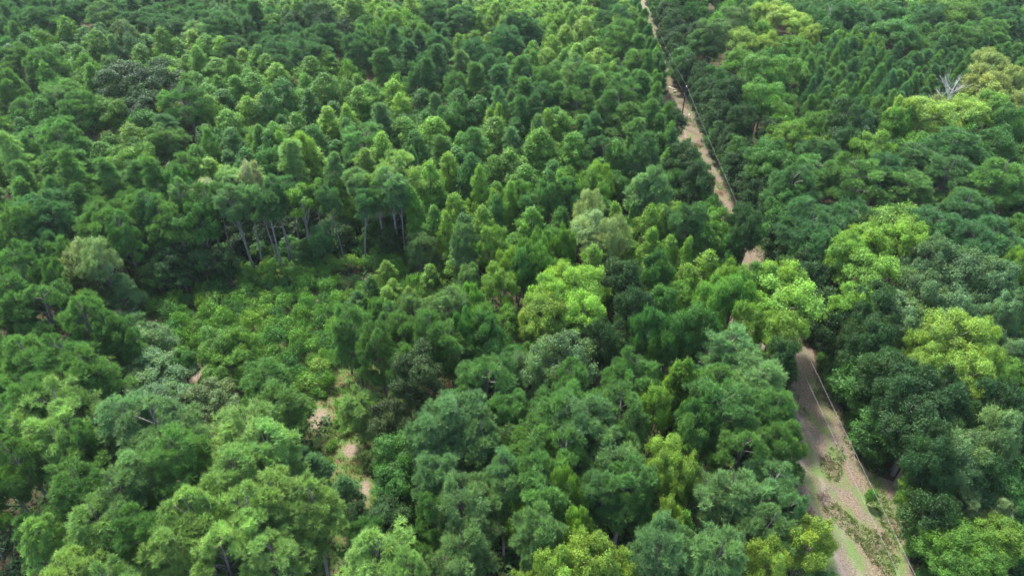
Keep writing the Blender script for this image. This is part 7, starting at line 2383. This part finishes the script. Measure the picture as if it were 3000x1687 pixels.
def obj(name, me, parent=None):
    o = bpy.data.objects.new(name, me); C.objects.link(o)
    if parent: o.parent = parent
    return o
def parse(line):
    a = line.split('|'); f = a[0].split()
    return KINDLIST[int(f[0])], COLLIST[int(f[1])], float(f[2]), float(f[3]), float(f[4]), float(f[5]), (a[1] if len(a) > 1 else None)
def form(kind, col, Rr, Ht, y=200):
    if kind == 'P' and Ht <= 12: return 'N'
    if kind == 'P' and Rr < 5 and y > 105 and rng.random() < (.92 if Rr < 3.4 else .8): return 'C'
    if kind == 'B' and col in ('gy', 'gb', 'gm', 'g3', 'py') and Rr > 2.6: return 'V'
    if kind == 'B' and col == 'po': return 'W'
    return kind
rng = random.Random(7)
def shade_of(col):
    c = COL[col]; a = rng.uniform(.86, 1.14); b = rng.uniform(-.07, .07)
    return (c[0] * a * (1 + b), c[1] * a, c[2] * a * (1 - b), 1)
def make_tree(line, i):
    kd, col, x, y, Ht, Rr, lab = parse(line)
    if '~' in lab: a, b = lab.split('~'); lab = a + SPOTS[int(b)]
    fm = form(kd, col, Rr, Ht, y); v = rng.randrange(VARN[fm])
    cm, tm, H0, R0 = proto(fm, v)
    n = NAME[kd]
    t = obj(n, None); t.empty_display_size = .5
    t.location = (x, y, 0); t.rotation_euler = (rng.gauss(0, .045), rng.gauss(0, .045), rng.uniform(0, 6.283))
    t.scale = (Rr / R0 * rng.uniform(.96, 1.04), Rr / R0 * rng.uniform(.96, 1.04), Ht / H0)
    tag(t, lab, CAT[n], GRP[n])
    c = obj('crown', cm, t); c.color = shade_of(col)
    obj('trunk', tm, t)
    return t
for i, line in enumerate(TREES.split('\n')): make_tree(line, i)

# trees beyond the three hundred largest of their kind: one mass per kind
def mass(name, kinds, label):
    VV = []; FF = []; TT = []; CC = []; off = 0; cache = {}
    for line in MASS.split('\n'):
        kd, col, x, y, Ht, Rr, _ = parse(line)
        if kd not in kinds: continue
        kd = form(kd, col, Rr, Ht, y); v = rng.randrange(3)
        if (kd, v) not in cache: cache[kd, v] = build_kind(kd, 900 + v, .3)
        (V_, F_, T_), tb, H0, R0 = cache[kd, v]
        a = rng.uniform(0, 6.283); s = Rr / R0; ca, sa = math.cos(a) * s, math.sin(a) * s
        W = np.stack((V_[:, 0] * ca - V_[:, 1] * sa + x, V_[:, 0] * sa + V_[:, 1] * ca + y, V_[:, 2] * Ht / H0), 1)
        VV.append(W); FF.append(F_ + off); TT.append(T_); off += len(W)
        CC.append(np.tile(np.array(shade_of(col)), (len(F_), 1)))
    o = obj(name, mesh_np(name, np.concatenate(VV), np.concatenate(FF), NEEDLE if kinds == 'P' else LEAF, np.concatenate(TT), np.concatenate(CC)))
    o.color = (0, 0, 0, 1)
    tag(o, label, kind='stuff')
mass('filler_pine_foliage', 'P', 'smaller pines filling the gaps between the larger crowns')
mass('filler_broadleaf_foliage', 'BE', 'smaller leafy trees filling the gaps of the forest')
mass('filler_shrub_foliage', 'S', 'smaller bushes filling the clearing')
mass('filler_sweetgum_foliage', 'G', 'smaller sweetgums filling the gaps of the forest')

# ---------------------------------------------------------------- ground
def track_right(y): return 42.3 + .037 * (y - 45) - np.clip((y - 105) * .03, 0, 1.1)
def grid_sheet(name, x0, x1, y0, y1, n_, m, z=0, amp=0.0):
    xs = np.linspace(x0, x1, n_); ys = np.linspace(y0, y1, n_); X, Y = np.meshgrid(xs, ys)
    Z = np.full_like(X, z)
    V_ = np.stack((X.ravel(), Y.ravel(), Z.ravel()), 1); i = np.arange(n_ * n_).reshape(n_, n_)
    F_ = np.stack((i[:-1, :-1].ravel(), i[:-1, 1:].ravel(), i[1:, 1:].ravel(), i[1:, :-1].ravel()), 1)
    return obj(name, mesh_np(name, V_, F_, m, smooth=True))
tag(grid_sheet('ground', -4000, 4000, -2000, 6000, 9, ground_material('forest_floor', 'forest')), kind='structure')
def strip(name, ys, xl, xr_, m, z):
    V_ = []; F_ = []
    for i, y in enumerate(ys):
        a, b = xl(y), xr_(y)
        for j in range(7): V_.append((a + (b - a) * j / 6, y, z))
        if i:
            for j in range(6):
                q = (i - 1) * 7 + j; F_.append((q, q + 1, q + 8, q + 7))
    return obj(name, mesh_np(name, V_, F_, m))
r2 = np.random.default_rng(3)
def wob(y, s): return .5 * math.sin(y * .35 + s) + .35 * math.sin(y * .83 + 2 * s) + .2 * math.sin(y * 2.1 + s)
ys = np.arange(5, 420, 1.0)
tag(strip('dirt_track', ys, lambda y: track_right(y) - 10.5 + wob(y, 1), lambda y: track_right(y) + .9 + wob(y, 4) + (5.5 * math.exp(-((y - 50.5) / 2.6) ** 2)), ground_material('straw_and_turf', 'track'), .004), kind='structure')
def blob(name, cx, cy, rx, ry, m, z, seed, n_=40, rag=.22):
    rg = random.Random(seed); ph = [rg.uniform(0, 6.28) for _ in range(4)]
    V_ = [(cx, cy, z)]
    for i in range(n_):
        a = 2 * math.pi * i / n_; q = 1 + rag * (.5 * math.sin(2 * a + ph[0]) + .35 * math.sin(3 * a + ph[1]) + .25 * math.sin(5 * a + ph[2]) + .2 * math.sin(9 * a + ph[3]))
        V_.append((cx + math.cos(a) * rx * q, cy + math.sin(a) * ry * q, z))
    F_ = [(0, 1 + i, 1 + (i + 1) % n_) for i in range(n_)]
    return obj(name, mesh_np(name, V_, F_, m))
GL = ground_material('glade_turf', 'glade')
tag(blob('glade_ground', -36, 76, 26, 21, GL, .004, 5), kind='structure')
tag(blob('glade_ground', -19, 53, 7, 12, GL, .008, 6), kind='structure')

# ---------------------------------------------------------------- grass and undergrowth (uncountable)
def blades(name, P_, h, m, colr, label, per=7, spread=.12, wd=.035):
    rg = np.random.default_rng(len(P_)); B = np.repeat(P_, per, 0) + np.concatenate((rg.normal(0, spread, (len(P_) * per, 2)), np.zeros((len(P_) * per, 1))), 1)
    hh = np.repeat(h, per)[:, None] * rg.uniform(.6, 1.2, (len(B), 1)); d = unit(np.concatenate((rg.normal(0, .45, (len(B), 2)), np.ones((len(B), 1))), 1))
    s = unit(np.cross(d, rg.normal(size=B.shape))) * wd
    V_ = np.stack((B - s, B + s, B + d * hh), 1).reshape(-1, 3); F_ = np.arange(len(V_)).reshape(-1, 3)
    pc = rg.integers(0, len(colr), len(P_)); col = np.array([(*c, 1) for c in colr])[np.repeat(pc, per)]
    T_ = np.stack((rg.uniform(.75, 1.25, len(B)), rg.uniform(0, .3, len(B)), np.zeros(len(B)), np.ones(len(B))), 1)
    o = obj(name, mesh_np(name, V_, F_, m, T_, col)); o.color = (0, 0, 0, 1); tag(o, label, kind='stuff'); return o
GRASS = leaf_material('grass_blades', .3, .6, .2)
def hashn(x, y):  # smooth value noise for patchiness
    return .5 + .25 * np.sin(x * .9 + 1.7 * np.sin(y * .5)) + .25 * np.sin(y * .7 + 1.3 * np.sin(x * .6 + 2) + 1)
n_ = 26000; y = 34 + 205 * r2.random(n_) ** 1.7; x = track_right(y) - 10.6 + 12.2 * r2.random(n_)
kp = (hashn(x * 1.3, y * .8) + np.where(np.abs(x - track_right(y) + 4.8) > 4.2, .25, 0) + np.where(y < 50, .12, 0)) > .68
P_ = np.stack((x[kp], y[kp], np.zeros(kp.sum())), 1)
blades('grass', P_, r2.uniform(.12, .38, len(P_)), GRASS, [(.09, .16, .04), (.13, .19, .05), (.2, .2, .08), (.07, .14, .03)], 'patchy green grass on the power line track')
n_ = 9000; x = r2.uniform(-60, -10, n_); y = r2.uniform(44, 96, n_)
kp = (((x + 36) / 23) ** 2 + ((y - 76) / 18) ** 2 < 1) | (((x + 19) / 6.5) ** 2 + ((y - 53) / 11) ** 2 < 1)
for cx, cy, rx, ry in [(-55.8, 82.8, 1.7, 1.0), (-44.8, 71.8, 1.3, 2.6), (-25.5, 63.1, 1.8, 2.3), (-20.3, 57.9, 1., 1.2), (-17.6, 51.1, .8, 2.4)]:
    kp &= ((x - cx) / rx) ** 2 + ((y - cy) / ry) ** 2 > 1
P_ = np.stack((x[kp], y[kp], np.zeros(kp.sum())), 1)
blades('tall_grass', P_, r2.uniform(.25, .8, len(P_)), GRASS, [(.1, .17, .035), (.15, .2, .05), (.22, .2, .09), (.06, .14, .03)], 'tall weedy grass in the forest clearing', per=9, spread=.2)
# twigs, straw and small branches littering the track and the clearing
lt = Tubes(); rl = np.random.default_rng(8)
for i in range(1500):
    y = 34 + 150 * rl.random() ** 2.2; x = float(track_right(y)) - 10 + 10.8 * rl.random(); a = rl.uniform(0, 6.28); l = rl.uniform(.12, .55)
    if i % 4 == 0: x = rl.uniform(-56, -14); y = rl.uniform(46, 92)
    lt.tube([(x, y, .02), (x + math.cos(a) * l, y + math.sin(a) * l, rl.uniform(.02, .1))], [rl.uniform(.01, .025), .008], 4)
o = obj('stick_litter', lt.mesh('stick_litter', bark_material('dry_sticks', (.07, .05, .035), (.34, .27, .2)))); tag(o, 'dry sticks littering the track and the clearing', kind='stuff')
# leafy undergrowth on the forest floor
n_ = 22000; y = 30 + 200 * r2.random(n_) ** 1.35; x = r2.uniform(-1, 1, n_) * (22 + y * .85)
kp = (x < track_right(y) - 10.3) | (x > track_right(y) + 1.0)
kp &= ~((np.abs(y - 50.5) < 3.2) & (x > 38) & (x < 48)) & (((x + 36) / 21) ** 2 + ((y - 76) / 15) ** 2 > 1) & (((x + 19) / 5) ** 2 + ((y - 53) / 9) ** 2 > 1)
x = x[kp]; y = y[kp]; n_ = len(x); per = 15
r_ = r2.uniform(.35, 1.0, n_); d = unit(r2.normal(size=(n_ * per, 3))); d[:, 2] = np.abs(d[:, 2])
cc = np.repeat(np.stack((x, y, np.zeros(n_)), 1), per, 0) + d * np.repeat(r_, per)[:, None] * np.array((1, 1, 1.3))
nn = unit(d + r2.normal(0, .5, cc.shape) + (0, 0, .6)); u = unit(np.cross(nn, r2.normal(size=cc.shape))); v = np.cross(nn, u); s = r2.uniform(.13, .3, (len(cc), 1))
V_ = np.stack((cc - u * s, cc - v * s * .6, cc + u * s, cc + v * s * .6), 1).reshape(-1, 3)
pal = np.array([(.03, .09, .022, 1), (.045, .12, .025, 1), (.028, .075, .03, 1), (.07, .14, .03, 1)])[np.repeat(r2.integers(0, 4, n_), per)]
T_ = np.stack((r2.uniform(.75, 1.25, len(cc)), r2.uniform(0, .3, len(cc)), np.zeros(len(cc)), np.ones(len(cc))), 1)
o = obj('undergrowth', mesh_np('undergrowth', V_, np.arange(len(V_)).reshape(-1, 4), LEAF, T_, pal)); o.color = (0, 0, 0, 1)
tag(o, 'leafy undergrowth on the floor between the trunks', kind='stuff')

# ---------------------------------------------------------------- humid summer air
def haze_box(z0, z1, x0, x1, y0, y1, dens):
    V_ = [(x, y, z) for z in (z0, z1) for y in (y0, y1) for x in (x0, x1)]
    F_ = [(0, 2, 3, 1), (4, 5, 7, 6), (0, 1, 5, 4), (2, 6, 7, 3), (0, 4, 6, 2), (1, 3, 7, 5)]
    m, n, out = mat('humid_air'); v = N(n, 'ShaderNodeVolumePrincipled')
    v.inputs['Color'].default_value = (.82, .93, .95, 1); v.inputs['Density'].default_value = dens; v.inputs['Anisotropy'].default_value = .2
    n.links.new(v.outputs[0], out.inputs['Volume'])
    return tag(obj('haze', mesh_np('haze', V_, F_, m)), 'thin bluish summer haze over the forest', kind='stuff')
haze_box(-1.0, 71.0, -4100, 4100, -2100, 6100, .00007)

# ---------------------------------------------------------------- power line
GREY = plain('galvanised_steel', (.45, .46, .47), .4, .6); PORC = plain('pale_porcelain', (.75, .76, .78), .3); ALU = plain('weathered_aluminium_wire', (.22, .225, .225), .6, .2)
def pole(x, y, label):
    t = obj('utility_pole', None); t.location = (x, y, 0); tag(t, label, 'utility pole')
    b = Tubes(); b.tube([(0, 0, -.4), (0, 0, 5), (.03, 0, 9.75)], [.17, .145, .115], 12); b.tube([(.03, 0, 9.75), (.03, 0, 9.78)], [.115, .01], 12)
    obj('post', b.mesh('post', POLEWOOD), t)
    i = Tubes(); i.tube([(.03, 0, 9.7), (.03, 0, 9.95)], [.03, .03], 8)
    for k_ in range(3): i.tube([(.03, 0, 9.86 + k_ * .1), (.03, 0, 9.9 + k_ * .1), (.03, 0, 9.94 + k_ * .1)], [.05, .12, .05], 10)
    obj('insulator', i.mesh('insulator', PORC), t)
    br = Tubes(); br.tube([(-.12, 0, 8.2), (-.3, 0, 8.2)], [.05, .05], 8); br.tube([(-.3, 0, 8.1), (-.3, 0, 8.2), (-.3, 0, 8.32)], [.06, .1, .06], 10)
    obj('neutral_bracket', br.mesh('neutral_bracket', GREY), t)
    gw = Tubes(); gw.tube([(.15, -.08, 0), (.13, -.07, 5), (.12, -.06, 9)], [.015] * 3, 5); obj('ground_wire', gw.mesh('ground_wire', GREY), t)
    return t
P0 = (36.3, 30.5); P1 = (40.75, 158.0); P2 = (45.7, 292.0)
pole(*P1, 'dark wooden utility pole standing in the straw-covered dirt track')
def wire(name, a, b, za, zb, sag, dx, label, rad=.011):
    t = Tubes(); pts = []
    for i in range(49):
        q = i / 48; pts.append((a[0] + (b[0] - a[0]) * q + dx, a[1] + (b[1] - a[1]) * q, za + (zb - za) * q - 4 * sag * q * (1 - q)))
    t.tube(pts, [rad] * 49, 6); return tag(obj(name, t.mesh(name, ALU)), label, 'power line wire', 'wires of the power line')
wire('overhead_wire', P0, P1, 10.15, 10.05, 1.3, .03, 'upper wire running from the utility pole down along the near track')
wire('overhead_wire', P1, P2, 10.05, 10.0, 1.5, .03, 'upper wire leading away past the utility pole up the track', .008)
wire('overhead_wire', P0, P1, 8.3, 8.3, 1.7, -.3, 'lower wire running from the utility pole down along the near track')
wire('overhead_wire', P1, P2, 8.3, 8.4, 1.7, -.3, 'lower wire leading away past the utility pole up the track', .008)

# ---------------------------------------------------------------- dead wood, cut logs, scrap
def snag(x, y, Ht, label, seed, spread=2.6, base=0.0, n_=16, r0=.16):
    rg = np.random.default_rng(seed); t = obj('dead_tree', None); t.location = (x, y, 0); tag(t, label, 'dead tree')
    b = Tubes(); b.tube([(0, 0, -.3), (.2, 0, Ht * .5), (.1, .2, Ht * .85)], [r0, r0 * .7, r0 * .25], 7); obj('trunk', b.mesh('trunk', DEADWOOD), t)
    c = Tubes()
    for i in range(n_):
        z = Ht * rg.uniform(.45, .85); a = rg.uniform(0, 6.28); l = rg.uniform(.5, 1) * spread
        e = np.array((math.cos(a) * l, math.sin(a) * l, min(Ht, z + l * rg.uniform(.9, 1.8)))); limb(c, (.1, .05, z), e, .05, .018, .15, rg)
        for _ in range(4):
            s_ = np.array((.1, .05, z)) * .5 + e * .5; limb(c, s_, e + rg.normal(0, .6, 3) + (0, 0, .3), .022, .01, 0, rg)
    obj('branches', c.mesh('branches', DEADWOOD), t)
snag(95.5, 146.5, 16.0, 'leafless tree with fine silvery branches above the yellow green crown', 4, 3.2)
snag(95, 214, 13.5, 'pale bare-trunked dead tree rising from dark pines at the top edge', 9, 1.4, n_=8)
snag(91.5, 143, 15.6, 'smaller bare grey crown poking from the same yellow green tree', 12, 2.2, n_=10)
def log(x, y, l, rot, rad, label, z=None):
    t = Tubes(); c, s = math.cos(rot) * l / 2, math.sin(rot) * l / 2; zz = rad + .01 if z is None else z
    t.tube([(-c, -s, zz), (-c * .96, -s * .96, zz), (0, .04, zz), (c, s, zz + .02)], [rad * .6, rad, rad * .95, rad * .8], 8)
    o = obj('cut_log', t.mesh('cut_log', CUTWOOD)); o.location = (x, y, 0); tag(o, label, 'log', 'pale cut logs on the dirt track')
log(43.4, 183.5, 2.2, -1.0, .12, 'pale cut log slanting on the track beyond the utility pole')
log(42.2, 184.2, 1.9, .1, .1, 'thin pale cut log lying crosswise beyond the utility pole')
log(43.7, 180.6, .9, .3, .22, 'short thick white log end beyond the utility pole')
log(44.3, 165.0, 1.1, 1.3, .1, 'white split log standing out by the shrubs behind the utility pole')
log(43.2, 165.6, .8, 1.6, .07, 'small white stick beside the split log')
def brush(x, y, R_, label, seed, m):
    rg = np.random.default_rng(seed); t = Tubes()
    for i in range(70):
        a = rg.uniform(0, 6.28); p = np.array((rg.normal(0, R_ * .4), rg.normal(0, R_ * .5), rg.uniform(.02, .35))); l = rg.uniform(.3, 1.0)
        limb(t, p, p + np.array((math.cos(a) * l, math.sin(a) * l, rg.uniform(-.1, .5))), .022, .008, .05, rg)
    o = obj('brush_pile', t.mesh('brush_pile', m)); o.location = (x, y, 0); tag(o, label, 'brush pile')
RED = bark_material('dead_red_twigs', (.11, .04, .028), (.26, .1, .06)); DK = bark_material('dark_twigs', (.05, .03, .025), (.12, .075, .06))
brush(42.2, 124.5, 1.3, 'reddish dead brush pile at the shaded track edge', 3, RED)
brush(42.6, 147, 1.0, 'small reddish brush pile between utility pole and the bend of trees', 4, RED)
brush(36.3, 50.8, .9, 'dark twiggy brush on the bare mud of the track', 5, DK)
brush(41.2, 176, .9, 'reddish dead stems beside the logs behind the utility pole', 6, RED)
sh = Tubes()
rg = np.random.default_rng(2); V_ = []; F_ = []
for i in range(7):
    for j in range(7): V_.append((i * .14 - .42, j * .13 - .4, .12 * math.sin(i * 1.9 + j) + .1 * rg.random() + .05 * j))
for i in range(6):
    for j in range(6): q = i * 7 + j; F_.append((q, q + 7, q + 8, q + 1))
o = obj('plastic_sheet', mesh_np('plastic_sheet', V_, F_, plain('bluish_white_plastic', (.62, .68, .78), .3))); o.location = (-14.8, 50.2, 6.6)
md = o.modifiers.new('thickness', 'SOLIDIFY'); md.thickness = .01
tag(o, 'scrap of bluish white plastic caught in leafy branches by the clearing', 'plastic sheet')
